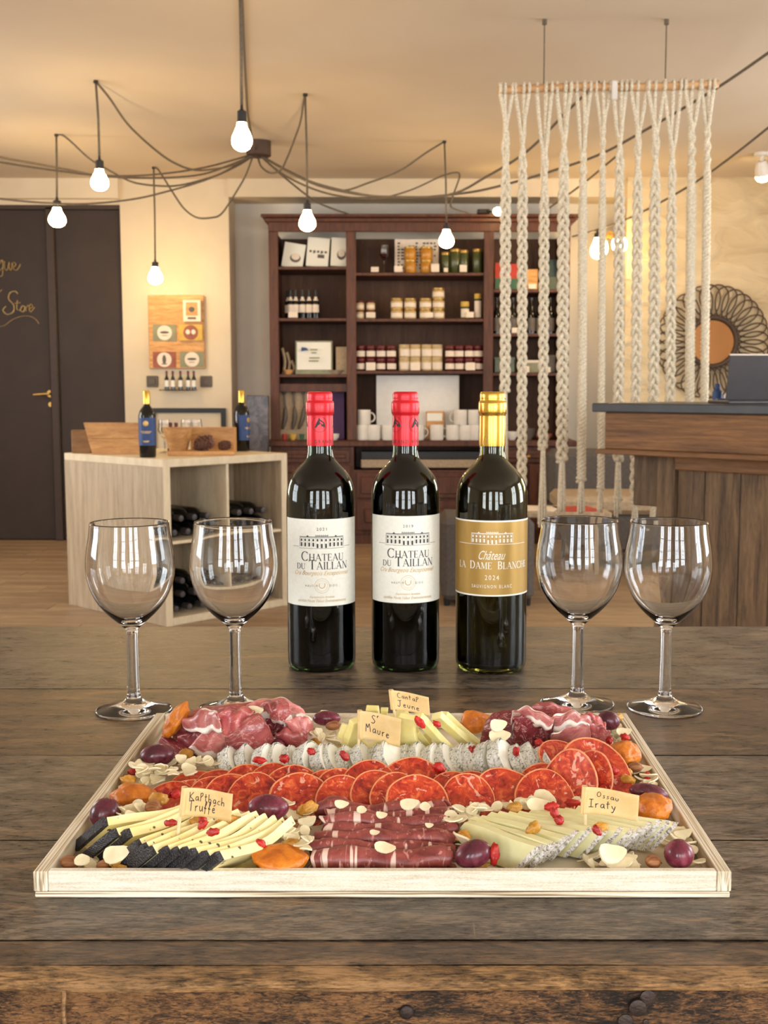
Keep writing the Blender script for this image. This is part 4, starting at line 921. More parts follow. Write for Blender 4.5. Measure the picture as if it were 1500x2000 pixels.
# ================================================================== SOFA, POUF, LOW TABLE (behind the ropes)
def seats():
    def fbox(name, px0, px1, py0, py1, y, d, mat, lab, cat, legs=0, e=0.03, z0=None):
        a, b = V(px0, py1, y), V(px1, py0, y); z0 = max(a.z, 0) if z0 is None else z0
        root = thing(name, lab, cat, ((a.x+b.x)/2, y, 0)); mb = MB(); mb.bbox((a.x, y, z0), (b.x, y+d, b.z), e); mb.build('cushion', M[mat], root, smooth=False)
        if z0 > 0.02:
            for x in (a.x+0.03, b.x-0.03):
                for yy in (y+0.04, y+d-0.04): MB().lathe([(0.015,0),(0.018,z0+0.01),(0,z0+0.01)], 10, (x, yy, 0)).build('leg', M['black'], root)
        return root
    fbox('pouf', 862, 1045, 1013, 1186, 5.95, 0.5, 'grey_fabric', 'dark grey upholstered cube pouf on the floor behind the bottles', 'pouf', z0=0.03)
    y = 7.3; a, b = V(1085, 1000, y), V(1215, 885, y)
    root = thing('sofa', 'dark grey sofa behind the knotted ropes, beside the bar counter', 'sofa', ((a.x+b.x)/2, y, 0))
    mb = MB(); mb.bbox((a.x, y+0.35, 0.35), (b.x+0.5, y+0.6, b.z), 0.04); mb.build('backrest', M['grey_fabric'], root)
    mb = MB(); mb.bbox((a.x, y-0.25, 0.12), (b.x+0.5, y+0.6, 0.36), 0.03); mb.build('sofa_base', M['grey_fabric'], root)
    mb = MB(); mb.bbox((a.x, y-0.27, 0.36), (b.x+0.5, y+0.35, 0.47), 0.03); mb.build('seat', M['beige_fabric'], root)
    for x in (a.x+0.06, b.x+0.44):
        for yy in (y-0.2, y+0.5): MB().lathe([(0.02,0),(0.025,0.13),(0,0.13)], 10, (x, yy, 0)).build('leg', M['black'], root)
    y = 6.52; zt = 0.43
    x0, x1 = V(985, 1010, y).x, V(1195, 1010, y).x
    root = thing('coffee_table', 'low pale coffee table with magazines, under the rope tassels', 'table', ((x0+x1)/2, y, 0))
    mb = MB(); mb.bbox((x0, y+0.0, zt-0.03), (x1, y+0.42, zt), 0.005); mb.build('table_top', M['oakfoil'], root)
    for x in (x0+0.03, x1-0.03):
        for yy in (y+0.04, y+0.38): MB().box((x-0.02, yy-0.02, 0), (x+0.02, yy+0.02, zt-0.03)).build('leg', M['oakfoil'], root)
    for k, (px, w, m, rz, l) in enumerate(((1125, 0.22, 'redpaper', 0.2, 'reddish magazine on the low coffee table'), (1055, 0.2, 'whitecard', -0.3, 'pale leaflet on the low coffee table, beside the reddish magazine'))):
        x = V(px, 1003, y+0.15).x; mb = MB(); mb.bbox((x-w/2, y+0.06, zt), (x+w/2, y+0.3, zt+0.008), 0.002, Matrix.Rotation(rz, 3, 'Z'), (x, y+0.18, zt)); mb.build('magazine', M[m], label=l, cat='magazine')
seats()

# ================================================================== BAR COUNTER
CZ = 1.078
def bar_counter():
    A = Z(1153, 787, CZ+0.0); A = Vector((A.x, A.y, 0))
    a0 = Vector((V(1155, 803, 4.25).x, 4.25, 0)); dirn = Vector((0.55, -0.50, 0)).normalized(); nrm = Vector((dirn.y, -dirn.x, 0))  # towards the camera side
    if nrm.y > 0: nrm = -nrm
    back = -nrm
    L = 1.7
    root = thing('bar_counter', 'reclaimed wood bar counter with a dark slate top at the right', 'bar counter', a0)
    ang = atan2(dirn.y, dirn.x); R = Matrix.Rotation(ang, 3, 'Z')
    def cb(name, mat, u0, u1, v0, v1, z0, z1, e=0.004, par=root, rr=None):
        mb = MB(); mb.bbox((a0.x+u0, a0.y+v0, z0), (a0.x+u1, a0.y+v1, z1), e, R, a0); return mb.build(name, M[mat], par)
    zt = CZ-0.001
    cb('slate_top', 'slate', 0, L, 0, 0.62, zt-0.032, zt)
    zf = V(1160, 882, 4.27).z
    cb('fascia_board', 'barwood', 0.045, L, 0.02, 0.06, zf+0.012, zt-0.032)
    cb('fascia_end', 'barwood', 0.045, 0.085, 0.06, 0.58, zf+0.012, zt-0.032)
    cb('ledge_moulding', 'barwood', 0.02, L, 0.0, 0.58, zf-0.006, zf+0.012, 0.003)
    cb('corner_post', 'barpanel', 0.20, 0.27, 0.13, 0.20, 0.0, zf-0.006)
    random.seed(11); u = 0.272
    while u < L-0.1:
        w = random.uniform(0.085, 0.14); cb('front_board', 'barpanel', u, u+w-0.004, 0.15+random.uniform(0,0.004), 0.175, 0.0, zf-0.006, 0.003); u += w
    v = 0.202
    while v < 0.54:
        cb('end_board', 'barpanel', 0.22+random.uniform(0,0.004), 0.245, v, v+0.106, 0.0, zf-0.006, 0.003); v += 0.11
    cb('bracket', 'barpanel', 0.09, 0.2, 0.15, 0.18, zf-0.20, zf-0.006, 0.004)
    cb('top_rail', 'barwood', 0.272, L, 0.125, 0.149, zf-0.06, zf-0.006, 0.004)
    # laptop
    lap = thing('laptop', 'open dark grey laptop seen from behind on the slate bar top', 'laptop', (0,0,0))
    p0, p1 = V(1432, 776, 4.05), V(1520, 776, 4.0)
    p0 = Vector((V(1424, 779, 4.02).x, 4.02, zt))
    lap.location = p0
    w = 0.30; hh = 0.17
    R2 = Matrix.Rotation(0.10, 3, 'Z'); 
    mb = MB(); mb.bbox((p0.x, p0.y, zt), (p0.x+w, p0.y+0.21, zt+0.012), 0.003, R2, p0); mb.build('base', M['laptop'], lap)
    mb = MB(); c = Vector((p0.x, p0.y, zt+0.012)); R3 = R2 @ Matrix.Rotation(0.18, 3, 'X') @ Matrix.Rotation(-0.0, 3, 'Y')
    top_l = V(1418, 692, 3.98); hgt = (top_l.z-zt-0.012)/cos(0.18)
    mb.bbox((c.x-0.012, c.y, c.z), (c.x+w, c.y+0.007, c.z+hgt), 0.003, R3, c); lid = mb.build('lid', M['laptop'], lap)
    mb = MB(); mb.bbox((c.x-0.012, c.y-0.0005, c.z+hgt-0.004), (c.x+w, c.y+0.0075, c.z+hgt+0.001), 0.001, R3, c); mb.build('lid_edge', M['whitecard'], lid)
    # little things by the laptop
    def blob(px, y, kind, mat, r, h, l, cat='bottle'):
        p = V(px, 779, y); mb = MB(); rt = thing(kind, l, cat, (p.x, y, zt)); mb.lathe([(0,0),(r,0),(r,h*0.6),(r*0.5,h*0.72),(r*0.5,h*0.75),(0,h*0.75)], 16, (p.x, y, zt)); mb.build('body', M[mat], rt, smooth=True, auto=40); return rt, p
    rt, p = blob(1401, 4.25, 'ink_bottle', 'blue_label', 0.018, 0.07, 'dark blue small bottle on the slate top beside the laptop'); mb = MB(); mb.lathe([(0.01,0.052),(0.01,0.07),(0,0.07)], 12, (p.x, p.y, zt)); mb.build('cap', M['blue_label'], rt)
    rt, p = blob(1423, 4.22, 'spray_bottle', 'white', 0.018, 0.05, 'small clear bottle with a yellow top against the laptop'); mb = MB(); mb.lathe([(0.009,0.036),(0.009,0.075),(0,0.075)], 12, (p.x, p.y, zt)); mb.build('cap', M['yellow'], rt)
    mb = MB(); p = V(1412, 779, 4.18); mb.bbox((p.x-0.025, p.y-0.02, zt), (p.x+0.02, p.y+0.02, zt+0.018), 0.004); mb.build('card_box', M['blue_label'], label='tiny dark blue box lying between the two small bottles', cat='box')
bar_counter()

# ================================================================== RATTAN MIRROR, SPOT
def mirror():
    y = YB-0.1-0.012; c = V(1391, 668, y); s = y/FPX*1.01
    root = thing('rattan_mirror', 'round mirror in a dark looped rattan frame on the plastered wall', 'mirror', (c.x, y, c.z))
    Rr, ri = 108*s, 48*s
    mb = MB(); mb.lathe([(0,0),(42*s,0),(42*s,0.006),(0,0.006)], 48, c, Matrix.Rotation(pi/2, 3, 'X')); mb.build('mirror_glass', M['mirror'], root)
    mb = MB(); mb.tube([(c.x+46*s*cos(t), y-0.012, c.z+46*s*sin(t)) for t in [i*2*pi/48 for i in range(49)]], 0.018, 8, cap=False); mb.build('inner_ring', M['rattan'], root, smooth=True)
    proto = None; n = 34
    for i in range(n):
        a = 2*pi*i/n; mb = MB() ; pts = []
        for k in range(25):
            t = 2*pi*k/24; rad = (ri+Rr)/2 - (Rr-ri)/2*cos(t); w = 24*s*sin(t)*(0.6+0.4*(rad-ri)/(Rr-ri))
            pts.append(Vector((rad, -0.012-0.01*(t/(2*pi)), w)))
        if proto is None:
            mb.tube([Vector((c.x, y, c.z))+p for p in pts], 0.0055, 6, cap=False); proto = mb.build('rattan_loop', M['rattan'], root, smooth=True); o = proto
        else: o = proto.copy(); COL.objects.link(o)
        o.rotation_euler = (0, a, 0)
mirror()
def ceiling_spot():
    p = Z(1490, 345, CEIL); root = thing('ceiling_spot', 'white ceiling spotlight with a lit lamp, near the plastered wall', 'spotlight', (p.x, p.y, CEIL))
    y = 7.6; p = Vector((V(1487, 350, y).x, y, CEIL))
    root.location = p
    mb = MB(); mb.lathe([(0,0),(0.05,0),(0.05,-0.02),(0.012,-0.025),(0.012,-0.06),(0,-0.06)], 18, p); mb.build('mount', M['white'], root, smooth=True, auto=40)
    d = Vector((0.25, 0.35, -0.9)).normalized(); R = Vector((0,0,-1)).rotation_difference(d).to_matrix()
    mb = MB(); mb.lathe([(0,0.03),(0.03,0.03),(0.045,-0.02),(0.05,-0.06),(0.044,-0.06),(0.03,-0.01),(0,0)], 20, p+Vector((0,0,-0.08)), R); mb.build('shade', M['white'], root, smooth=True, auto=40)
    mb = MB(); mb.ell(p+Vector((0,0,-0.08))+R @ Vector((0,0,-0.06)), (0.05,0.05,0.045), 12, 8, R); mb.build('lamp', M['bulb_s'], root, smooth=True)
ceiling_spot()

# ================================================================== PENDANT BULBS ON SWAGGED CABLES
def ceil_y(py, dz=0.0):   # depth at which a pixel row meets the ceiling
    return Z(PX0, py, CEIL-dz).y
CAN = Z(505, 276, CEIL)
def canopy():
    c = Vector((CAN.x, CAN.y, CEIL))
    mb = MB(); mb.lathe([(0,0),(0.075,0),(0.075,-0.085),(0.068,-0.09),(0,-0.09)], 28, c); mb.build('ceiling_rose', M['rattan'], smooth=True, auto=40, label='dark round ceiling rose from which all the lamp cables spread', cat='ceiling rose')
canopy()
def cablepath(pix, y0, y1, k=6):
    n = len(pix); d = [0.0]
    for i in range(1, n): d.append(d[-1]+sqrt((pix[i][0]-pix[i-1][0])**2+(pix[i][1]-pix[i-1][1])**2))
    pts = []
    for i, (x, y) in enumerate(pix):
        t = d[i]/d[-1]; p = V(x, y, y0+(y1-y0)*t)
        if p.z > CEIL-0.004: p.z = CEIL-0.004
        pts.append(p)
    return smoothpts(pts, k)
def bulb_shape(mb, c, r):
    L = r*2.75
    prof = [(0,-L),(r*0.45,-L*0.965),(r*0.78,-L*0.88),(r*0.97,-L*0.74),(r,-L*0.62),(r*0.93,-L*0.48),(r*0.74,-L*0.32),(r*0.52,-L*0.18),(r*0.44,-L*0.05),(r*0.42,0),(0,0)]
    mb.lathe(prof, 16, c)
def pendant(hook, bx, sock_top, bulb_top, bulb_bot, bulb_w, path, label, y=None, small=False, cabletop=None):
    if y is None: y = ceil_y(hook[1])
    hk = V(hook[0], hook[1], y); hk.z = min(hk.z, CEIL-0.004)
    if y is not None and cabletop is None: hk.z = CEIL-0.004
    root = thing('pendant_bulb', label, 'pendant lamp', (hk.x, hk.y, CEIL if cabletop is None else hk.z))
    sc = y/FPX; st = V(bx, sock_top, y); bt = V(bx, bulb_top, y); bb = V(bx, bulb_bot, y); r = bulb_w/2*sc
    cr = 0.0062
    if path: mb = MB(); mb.tube(cablepath(path, CAN.y, y), cr, 6); mb.build('cable', M['cord'], root, smooth=True)
    mb = MB(); mb.tube([hk, V((hook[0]*0.3+bx*0.7), (hook[1]*0.5+sock_top*0.5), y), st], cr, 6); mb.build('drop_cord', M['cord'], root, smooth=True)
    if cabletop is None: mb = MB(); mb.lathe([(0,0),(0.012,0),(0.012,-0.012),(0,-0.02)], 10, (hk.x, hk.y, CEIL)); mb.build('ceiling_hook', M['socket'], root)
    H = st.z-bt.z; mb = MB(); mb.lathe([(0,0),(r*0.14,0),(r*0.16,-H*0.25),(r*0.44,-H*0.36),(r*0.46,-H*1.0),(0,-H*1.0)], 16, st); mb.build('socket', M['socket'], root, smooth=True, auto=40)
    mb = MB(); c = Vector((bt.x, bt.y, bt.z)); L = bt.z-bb.z
    prof = [(0,-1),(0.42,-0.965),(0.76,-0.88),(0.97,-0.74),(1,-0.62),(0.93,-0.47),(0.72,-0.3),(0.52,-0.15),(0.46,-0.03),(0.44,0),(0,0)]
    mb.lathe([(a*r, b*L) for a, b in prof], 14, c); mb.build('bulb', M['bulb_s' if small else 'bulb'], root, smooth=True)
pendant((468,-43), 472, 205, 240, 296, 39, [(497,300),(487,240),(483,200),(478,100),(472,-20),(468,-43)], 'lit bulb hanging lowest in the room, in front of the ceiling rose', y=ceil_y(-43))
pendant((187,157), 194, 305, 331, 373, 34, [(497,300),(455,322),(420,330),(380,332),(340,318),(300,290),(250,243),(215,193),(187,157)], 'lit bulb on a tall peaked cable, second hook from the door')
pendant((110,262), 111, 385, 406, 444, 33, [(497,300),(440,335),(400,350),(350,362),(310,363),(260,356),(215,334),(175,310),(140,278),(122,264),(110,262)], 'lit bulb hanging in front of the brown double door')
pendant((300,326), 303, 507, 522, 556, 28, [(494,304),(485,330),(475,352),(450,393),(432,418),(415,425),(385,425),(360,408),(340,380),(320,348),(308,330),(300,326)], 'lit bulb hanging lowest against the pillar, over the picture board')
pendant((596,183), 600, 390, 411, 452, 32, [(503,304),(510,325),(528,338),(548,332),(560,310),(572,280),(586,240),(592,205),(596,183)], 'lit bulb in front of the left bay of the bookcase')
pendant((868,275), 872, 435, 449, 485, 29, [(508,303),(560,332),(620,360),(670,372),(720,357),(780,334),(830,300),(868,275)], 'lit bulb in front of the centre bay of the bookcase')
CAB_R = [(1118,462),(1175,446),(1250,416),(1375,345),(1540,218),(1720,70)]
def on_cable():
    best = min(cablepath(CAB_R, 8.2, 4.2, 60), key=lambda p: abs(PX0+FPX*p.x/(p.y*cos(PITCH)-(p.z-EYE)*sin(PITCH))-1167))
    c = best; d = c.y*cos(PITCH)-(c.z-EYE)*sin(PITCH); py = PY0-FPX*(c.y*sin(PITCH)+(c.z-EYE)*cos(PITCH))/d
    return c.y, py
_y, _py = on_cable()
pendant((1167, _py-0.5), 1167, _py+2.5, 465, 506, 27, None, 'lit bulb hanging behind the sixth rope', y=_y, cabletop=True)
def wall_lamp(px, py, w, h, lab):
    y = YB-0.24; p = V(px, py, y); r = w/2*y/FPX; rz = h/2*y/FPX; root = thing('wall_lamp', lab, 'lamp', (p.x, y, p.z))
    mb = MB(); mb.ell(p, (r, r, rz), 14, 9); mb.build('bulb', M['bulb_s'], root, smooth=True)
    mb = MB(); mb.lathe([(0,0),(r*0.5,0),(r*0.5,0.04),(0,0.04)], 12, (p.x, y, p.z+rz*0.9)); mb.tube([(p.x, y, p.z+rz+0.03), (p.x, YB, p.z+rz+0.05)], 0.006, 6); mb.lathe([(0,0),(0.03,0),(0.03,0.012),(0,0.012)], 14, (p.x, YB+0.03, p.z+rz+0.05), Matrix.Rotation(pi/2, 3, 'X')); mb.build('lamp_arm', M['brass'], root, smooth=True, auto=40)
wall_lamp(1181, 484, 13, 28, 'narrow small lit wall lamp just beyond the bulb behind the sixth rope')
wall_lamp(1203, 477, 17, 26, 'small lit wall lamp, the wider of the pair at the seventh rope')
wall_lamp(1218, 477, 14, 26, 'smallest lit wall lamp, the narrower of the pair at the seventh rope')
def cables():
    def cab(pix, y1, lab, y0=None):
        mb = MB(); p = cablepath(pix, CAN.y if y0 is None else y0, y1); mb.tube(p, 0.0062, 6)
        mb.build('lamp_cable', M['cord'], smooth=True, label=lab, cat='cable', origin=p[0])
    cab([(495,301),(400,327),(300,341),(200,343),(130,331),(60,318),(-40,300)], 5.8, 'uppermost of the lamp cables sagging from the ceiling rose to the left edge')
    cab([(496,302),(450,322),(380,343),(250,347),(100,332),(-40,310)], 6.2, 'lamp cable sagging just under the uppermost one on the door side')
    cab([(497,303),(460,326),(400,352),(330,373),(260,389),(170,398),(80,396),(-40,384)], 6.8, 'lowest lamp cable sagging across the top of the brown door')
    cab([(508,303),(600,352),(700,378),(760,384),(875,381),(950,345),(1030,295),(1110,215),(1170,160)], 5.2, 'steep lamp cable rising behind the left half of the rope curtain')
    cab([(508,304),(620,362),(760,386),(900,378),(1000,357),(1100,327),(1175,300),(1250,260),(1400,172),(1540,76),(1700,-30)], 4.2, 'long lamp cable rising behind the rope curtain to the right edge')
    cab([(509,305),(560,345),(640,378),(730,388),(800,372),(860,345),(890,337),(898,342),(893,360),(884,385),(882,405),(915,416)], YB-0.25, 'lamp cable looping down onto the bookcase top')
    cab(CAB_R, 4.2, 'straight lamp cable rising from the bookcase side to the right edge', y0=8.2)
    cab([(1070,408),(1110,380),(1150,350),(1180,325),(1203,306)], 6.9, 'short lamp cable reaching the ceiling behind the rope curtain', y0=8.2)
    cab([(508,304),(560,350),(620,395),(680,418)], 8.3, 'lamp cable dropping towards the bookcase cornice', y0=None)
    y = 8.2; p = V(973, 413, y); root = thing('cornice_lamp', 'small round lit lamp on top of the bookcase beside the first rope', 'lamp', (p.x, y, V(973, 421, y).z))
    mb = MB(); mb.ell(p, (0.036, 0.036, 0.028), 12, 8); mb.build('lamp_glass', M['bulb_s'], root, smooth=True)
    zt = P(700, 420).z; p2 = V(948, 416, y); mb = MB(); mb.bbox((p2.x-0.05, y+0.1, zt), (p2.x+0.04, y+0.16, zt+0.03), 0.005); mb.tube([(p2.x, y+0.13, zt+0.02), (p.x-0.02, y+0.02, p.z)], 0.006, 6); mb.build('lamp_bracket', M['socket'], root)
    mb = MB(); mb.lathe([(0.0,0),(0.02,0),(0.02,0.03),(0,0.03)], 10, (p.x, y+0.02, p.z)); mb.build('lamp_neck', M['socket'], root)
cables()

# ================================================================== MACRAME ROPE CURTAIN
def rope_curtain():
    y = 4.9; bar_y = y
    A, B = V(972, 177, y), V(1403, 164, y)
    root = thing('rope_curtain', 'knotted cream rope curtain hanging from a pale pole before the bar', 'rope curtain', ((A.x+B.x)/2, y, (A.z+B.z)/2))
    mb = MB(); mb.tube(smoothpts([A, A*0.66+B*0.34+Vector((0,0,0.006)), A*0.33+B*0.67-Vector((0,0,0.004)), B], 6), 0.016, 10); mb.build('pole', M['barpole'], root, smooth=True)
    for px in (1062, 1299):
        p = V(px, 174-(px-1062)*0.02, y); mb = MB(); mb.tube([(p.x, y, p.z), (p.x, y, CEIL)], 0.003, 6); mb.lathe([(0,0),(0.01,0),(0.01,-0.02),(0,-0.02)], 10, (p.x, y, CEIL)); mb.build('hanging_cord', M['cord'], root)
    px = 1200; p = V(px, 172, y-0.02); mb = MB(); mb.bbox((p.x-0.012, y-0.03, V(px, 198, y).z), (p.x+0.012, y-0.02, V(px, 160, y).z), 0.004); mb.build('clip', M['white'], root)
    tops = [988, 1021, 1064, 1102, 1140, 1178, 1211, 1247, 1281, 1314, 1352, 1383]
    bots = [(986, 765, None, 905), (1019, 1005, None, 1020), (1060, 873, 873, 1030), (1097, 898, 898, 1005), (1135, 937, 937, 1006), (1173, 955, 955, 1003), (1207, 900, 975, 1010), (1240, 985, 985, 1040), (1275, 985, None, 1030), (1307, 985, None, 1030), (1345, 985, None, 1030), (1373, 985, None, 1030)]
    wid = [10, 9.5, 9.5, 11, 10, 8, 10, 9.5, 10.5, 9.5, 10.5, 9]
    open_top = [14, 16, 18, 17, 18, 18, 16, 18, 18, 17, 16, 14]
    R = random.Random(4)
    for k in range(12):
        xt = tops[k]; xb, yb, kn, ye = bots[k]; yt = 184-(xt-988)*0.02; s = y/FPX
        amp = wid[k]*s; tw = (k in (4, 10, 11, 5)); per = (0.07 if not tw else 0.05); rr = amp*0.42
        open_end = yt + R.uniform(60, 130)
        rope = None
        n = int((yb-yt)/2.6); ph0 = R.uniform(0, 6)
        for sidx in range(3):
            pts = []
            for i in range(n+1):
                py = yt+(yb-yt)*i/n; pxx = xt+(xb-xt)*(py-yt)/(1000-yt)+R.uniform(-0.15,0.15); c = V(pxx, py, y)
                o = max(0, 1-(py-yt)/(open_end-yt)); L = (c.z)/per*2*pi
                bl = min(1, max(0, (py-open_end+30)/160))
                if tw: dx = 0.55*amp*cos(L+sidx*2*pi/3); dy = 0.55*amp*sin(L+sidx*2*pi/3)
                else: dx = 0.72*amp*sin(L*0.5+sidx*2*pi/3); dy = 0.42*amp*sin(L+sidx*4*pi/3)
                slow = sin(c.z*9+sidx*2.1+ph0)
                dx = dx*bl + (1-bl)*0.35*amp*slow*(1-o*0.5) + (sidx-1)*open_top[k]*s*0.8*o
                pts.append(Vector((c.x+dx, y+dy*bl*1.0+(1-bl)*0.3*amp*cos(c.z*9+sidx*2.1+ph0), c.z)))
            if sidx == 0: mb = MB()
            mb.tube(pts, rr, 6)
            # loop over the pole
            p0 = pts[0]; mb.tube([p0, p0+Vector((0,-0.018,0.01)), p0+Vector((0,-0.012,0.04)), p0+Vector((0,0.012,0.04)), p0+Vector((0,0.016,0.0))], rr*0.8, 6)
        rope = mb.build('braided_rope', M['rope'], root, smooth=True)
        e = V(xt+(xb-xt)*(yb-yt)/(1000-yt), yb, y)
        if kn:
            kk = V(xb, kn, y); mb = MB(); mb.tube([kk+Vector((amp*0.75*cos(t), amp*0.6*sin(t), 0.008*sin(t*0.5))) for t in [i*2*pi/12 for i in range(20)]], rr*0.8, 6); mb.ell(kk, (amp*0.75, amp*0.6, 0.018), 12, 6); mb.build('knot', M['rope'], rope, smooth=True)
        if ye > yb+5:
            mb = MB(); z1 = V(xb, ye, y).z; z0 = e.z
            for j in range(7):
                a = 2*pi*j/7; sp = amp*(0.55 if kn else 0.4); dx, dy = sp*cos(a), sp*sin(a)
                f = 1.5 if k in (2,) else 1.05
                mb.tube(smoothpts([(e.x+dx*0.5, y+dy*0.5, z0), (e.x+dx*0.8, y+dy*0.8, z0*0.6+z1*0.4), (e.x+dx*f+R.uniform(-.003,.003), y+dy*f, z1+R.uniform(0,0.02))], 3), rr*0.55, 5)
            mb.build('tassel', M['rope'], rope, smooth=True)
rope_curtain()
# ================================================================== TABLE
def table():
    yf, yb = 0.587, 1.466; x0, x1 = -1.45, 1.55
    root = thing('table', 'massive old dark plank table with a worn front edge, in the foreground', 'table', (0, 1.0, 0))
    # seams measured on the photo
    ys = [Z(750, p, TZ).y for p in (1903, 1836, 1641, 1563, 1475, 1345)] + [yb]
    ys = [yf+0.0002, ys[1], ys[2], ys[4], ys[5], yb]
    rr = random.Random(2); R = Matrix.Rotation(0.004, 3, 'Z')
    for k in range(5):
        a, b = ys[k], ys[k+1]; n = 60; mb = MB()
        def top(u, v, a=a, b=b, k=k):
            x = x0+(x1-x0)*u; w0 = 0.0009*noise.noise(Vector((x*6, k*7.1, 0))); w1 = 0.0009*noise.noise(Vector((x*6, k*7.1+7.1, 0)))
            vv = a+0.0005+w0*0.6+(b-a-0.0010-w0*0.6+w1*0.6)*v
            e = min(v, 1-v)*(b-a); z = TZ - (0.0006 if (e < 0.0005 and v > 0.5) else 0.0) + 0.0004*noise.noise(Vector((x*8, vv*30, k)))
            return Vector((x, vv, z))
        vs = [0, 0.004, 0.012, 0.3, 0.6, 0.988, 0.996, 1]
        mb.sheet(lambda u, v: top(u, vs[min(7, int(round(v*7)))]), n, 7)
        mb.box((x0, a+0.0006, TZ-0.045), (x1, b-0.0006, TZ-0.0011))
        mb.build('plank', M['tab2' if k in (0, 3) else 'tab1'], root, smooth=False)
    # rounded worn front edge piece, front beam
    mb = MB(); n = 90; prof = [(0.0145, TZ-0.0002), (0.012, TZ-0.0002), (0.006, TZ-0.0006), (0.002, TZ-0.0018), (0.0, TZ-0.004), (0.001, TZ-0.0068), (0.0145, TZ-0.0068)]
    def edge(u, v):
        x = x0+(x1-x0)*u; k = min(6, int(round(v*6))); dy, z = prof[k]; w = 0.003*noise.noise(Vector((x*4, 1, 3)))+0.0016*noise.noise(Vector((x*17, 1, 3)))
        return Vector((x, yf-0.014+dy+w*(1 if 0 < k < 6 else 0), z-(0.0008 if k in (1,2,3) else 0)*abs(noise.noise(Vector((x*25, 4, 1))))))
    mb.sheet(edge, n, 6); mb.build('worn_edge', M['tab_edge'], root, smooth=True, auto=60)
    mb = MB()
    def face(u, v):
        x = x0+(x1-x0)*u; z = TZ-0.006-0.15*v; d = 0.0022*noise.noise(Vector((x*7, z*34, 0)))+0.0012*noise.noise(Vector((x*22, z*90, 5)))
        return Vector((x, yf-0.011+d, z))
    mb.sheet(face, 220, 24); mb.box((x0, yf, TZ-0.16), (x1, yf+0.04, TZ-0.046)); mb.build('front_beam', M['beam'], root, smooth=True, auto=60)
    MB().box((x0+0.02, yb-0.06, TZ-0.16), (x1-0.02, yb-0.02, TZ-0.046)).build('rear_beam', M['beam'], root)
    for x in (x0+0.07, x1-0.07):
        for y in (yf+0.06, yb-0.08): MB().bbox((x-0.045, y-0.045, 0), (x+0.045, y+0.045, TZ-0.046), 0.006).build('leg', M['beam'], root)
    def stud(px, py, rpx, dome=0.14, z=0.0):
        p = V(px, py, yf-0.0125-z); r = rpx*p.y/FPX
        mb = MB(); mb.lathe([(0,r*dome),(r*0.5,r*dome*0.9),(r*0.85,r*dome*0.5),(r,0),(r,-0.004),(0,-0.004)], 24, p, Matrix.Rotation(pi/2, 3, 'X')); mb.build('iron_stud', M['nail'], root, smooth=True, auto=50)
    stud(1246, 1970, 18, z=0.002); stud(1266, 1950, 17); stud(1222, 1996, 16); stud(794, 1978, 15, 0.3); stud(1262, 1997, 6)
    # split line in the front edge at the left
    p = [V(124, y, yf-0.0135) for y in (1921, 1945, 1970, 2003)]
    mb = MB(); mb.tube([q+Vector((0.0006*(i % 2), 0, 0)) for i, q in enumerate(p)], 0.0011, 6); mb.build('split', M['tab_edge'], root)
table()

# ================================================================== TRAY
TX0, TX1 = Z(62, 1706, TZ+0.0165).x, Z(1431, 1706, TZ+0.0165).x
TY0 = Z(750, 1755, TZ).y
TY1 = Z(750, 1393, TZ+0.0165).y
TB = 0.0042                       # inside bottom of the tray above the table
def tray():
    root = thing('wooden_tray', 'shallow pale plywood tray holding the charcuterie and cheese', 'tray', ((TX0+TX1)/2, (TY0+TY1)/2, TZ))
    z0, zb, z1 = TZ+0.0003, TZ+0.0042, TZ+0.0168; t = 0.0085
    mb = MB(); mb.bbox((TX0+0.0006, TY0+0.0003, z0), (TX1-0.0006, TY1, zb-0.0004), 0.0006); mb.build('tray_base', M['ply_h'], root)
    def wall(name, a, b, m):
        mb = MB(); mb.bbox(a, b, 0.0006); return mb.build(name, M[m], root)
    wall('side_wall', (TX0, TY0, zb), (TX0+t, TY1, z1), 'ply'); wall('side_wall', (TX1-t, TY0, zb), (TX1, TY1, z1), 'ply')
    wall('front_wall', (TX0+t+0.0002, TY0+0.0004, zb), (TX1-t-0.0002, TY0+t*0.7, z1), 'poplar'); wall('rear_wall', (TX0+t+0.0002, TY1-t*0.7, zb), (TX1-t-0.0002, TY1, z1), 'poplar')
tray()

# ================================================================== LETTERING
def ribbon(mb, pts, w, d=None, w2=None):
    """flat stroke through 2D points -> quads; returns 2D polygons"""
    n = len(pts); L = []; Rr = []
    for i in range(n):
        ax, ay = pts[max(i-1, 0)]; bx, by = pts[min(i+1, n-1)]; dx, dy = bx-ax, by-ay; l = sqrt(dx*dx+dy*dy) or 1
        ww = (w if w2 is None else w+(w2-w)*i/(n-1))/2 if not callable(w) else w(i/(n-1), dx/l, dy/l)/2
        L.append((pts[i][0]-dy/l*ww, pts[i][1]+dx/l*ww)); Rr.append((pts[i][0]+dy/l*ww, pts[i][1]-dx/l*ww))
    for i in range(n-1): mb.append([Rr[i], Rr[i+1], L[i+1], L[i]])
    return mb
def chaikin(p, k=2):
    for _ in range(k):
        q = [p[0]]
        for a, b in zip(p, p[1:]): q += [(a[0]*.75+b[0]*.25, a[1]*.75+b[1]*.25), (a[0]*.25+b[0]*.75, a[1]*.25+b[1]*.75)]
        q.append(p[-1]); p = q
    return p
def arc(cx, cy, rx, ry, a0, a1, n=14): return [(cx+rx*cos(radians(a0+(a1-a0)*i/n)), cy+ry*sin(radians(a0+(a1-a0)*i/n))) for i in range(n+1)]
TK, TN = 0.135, 0.05
def vary(i, dx, dy): return TN+(TK-TN)*abs(dy)
def serif(pl, x, y, w=0.26): ribbon(pl, [(x-w/2, y), (x+w/2, y)], 0.045)
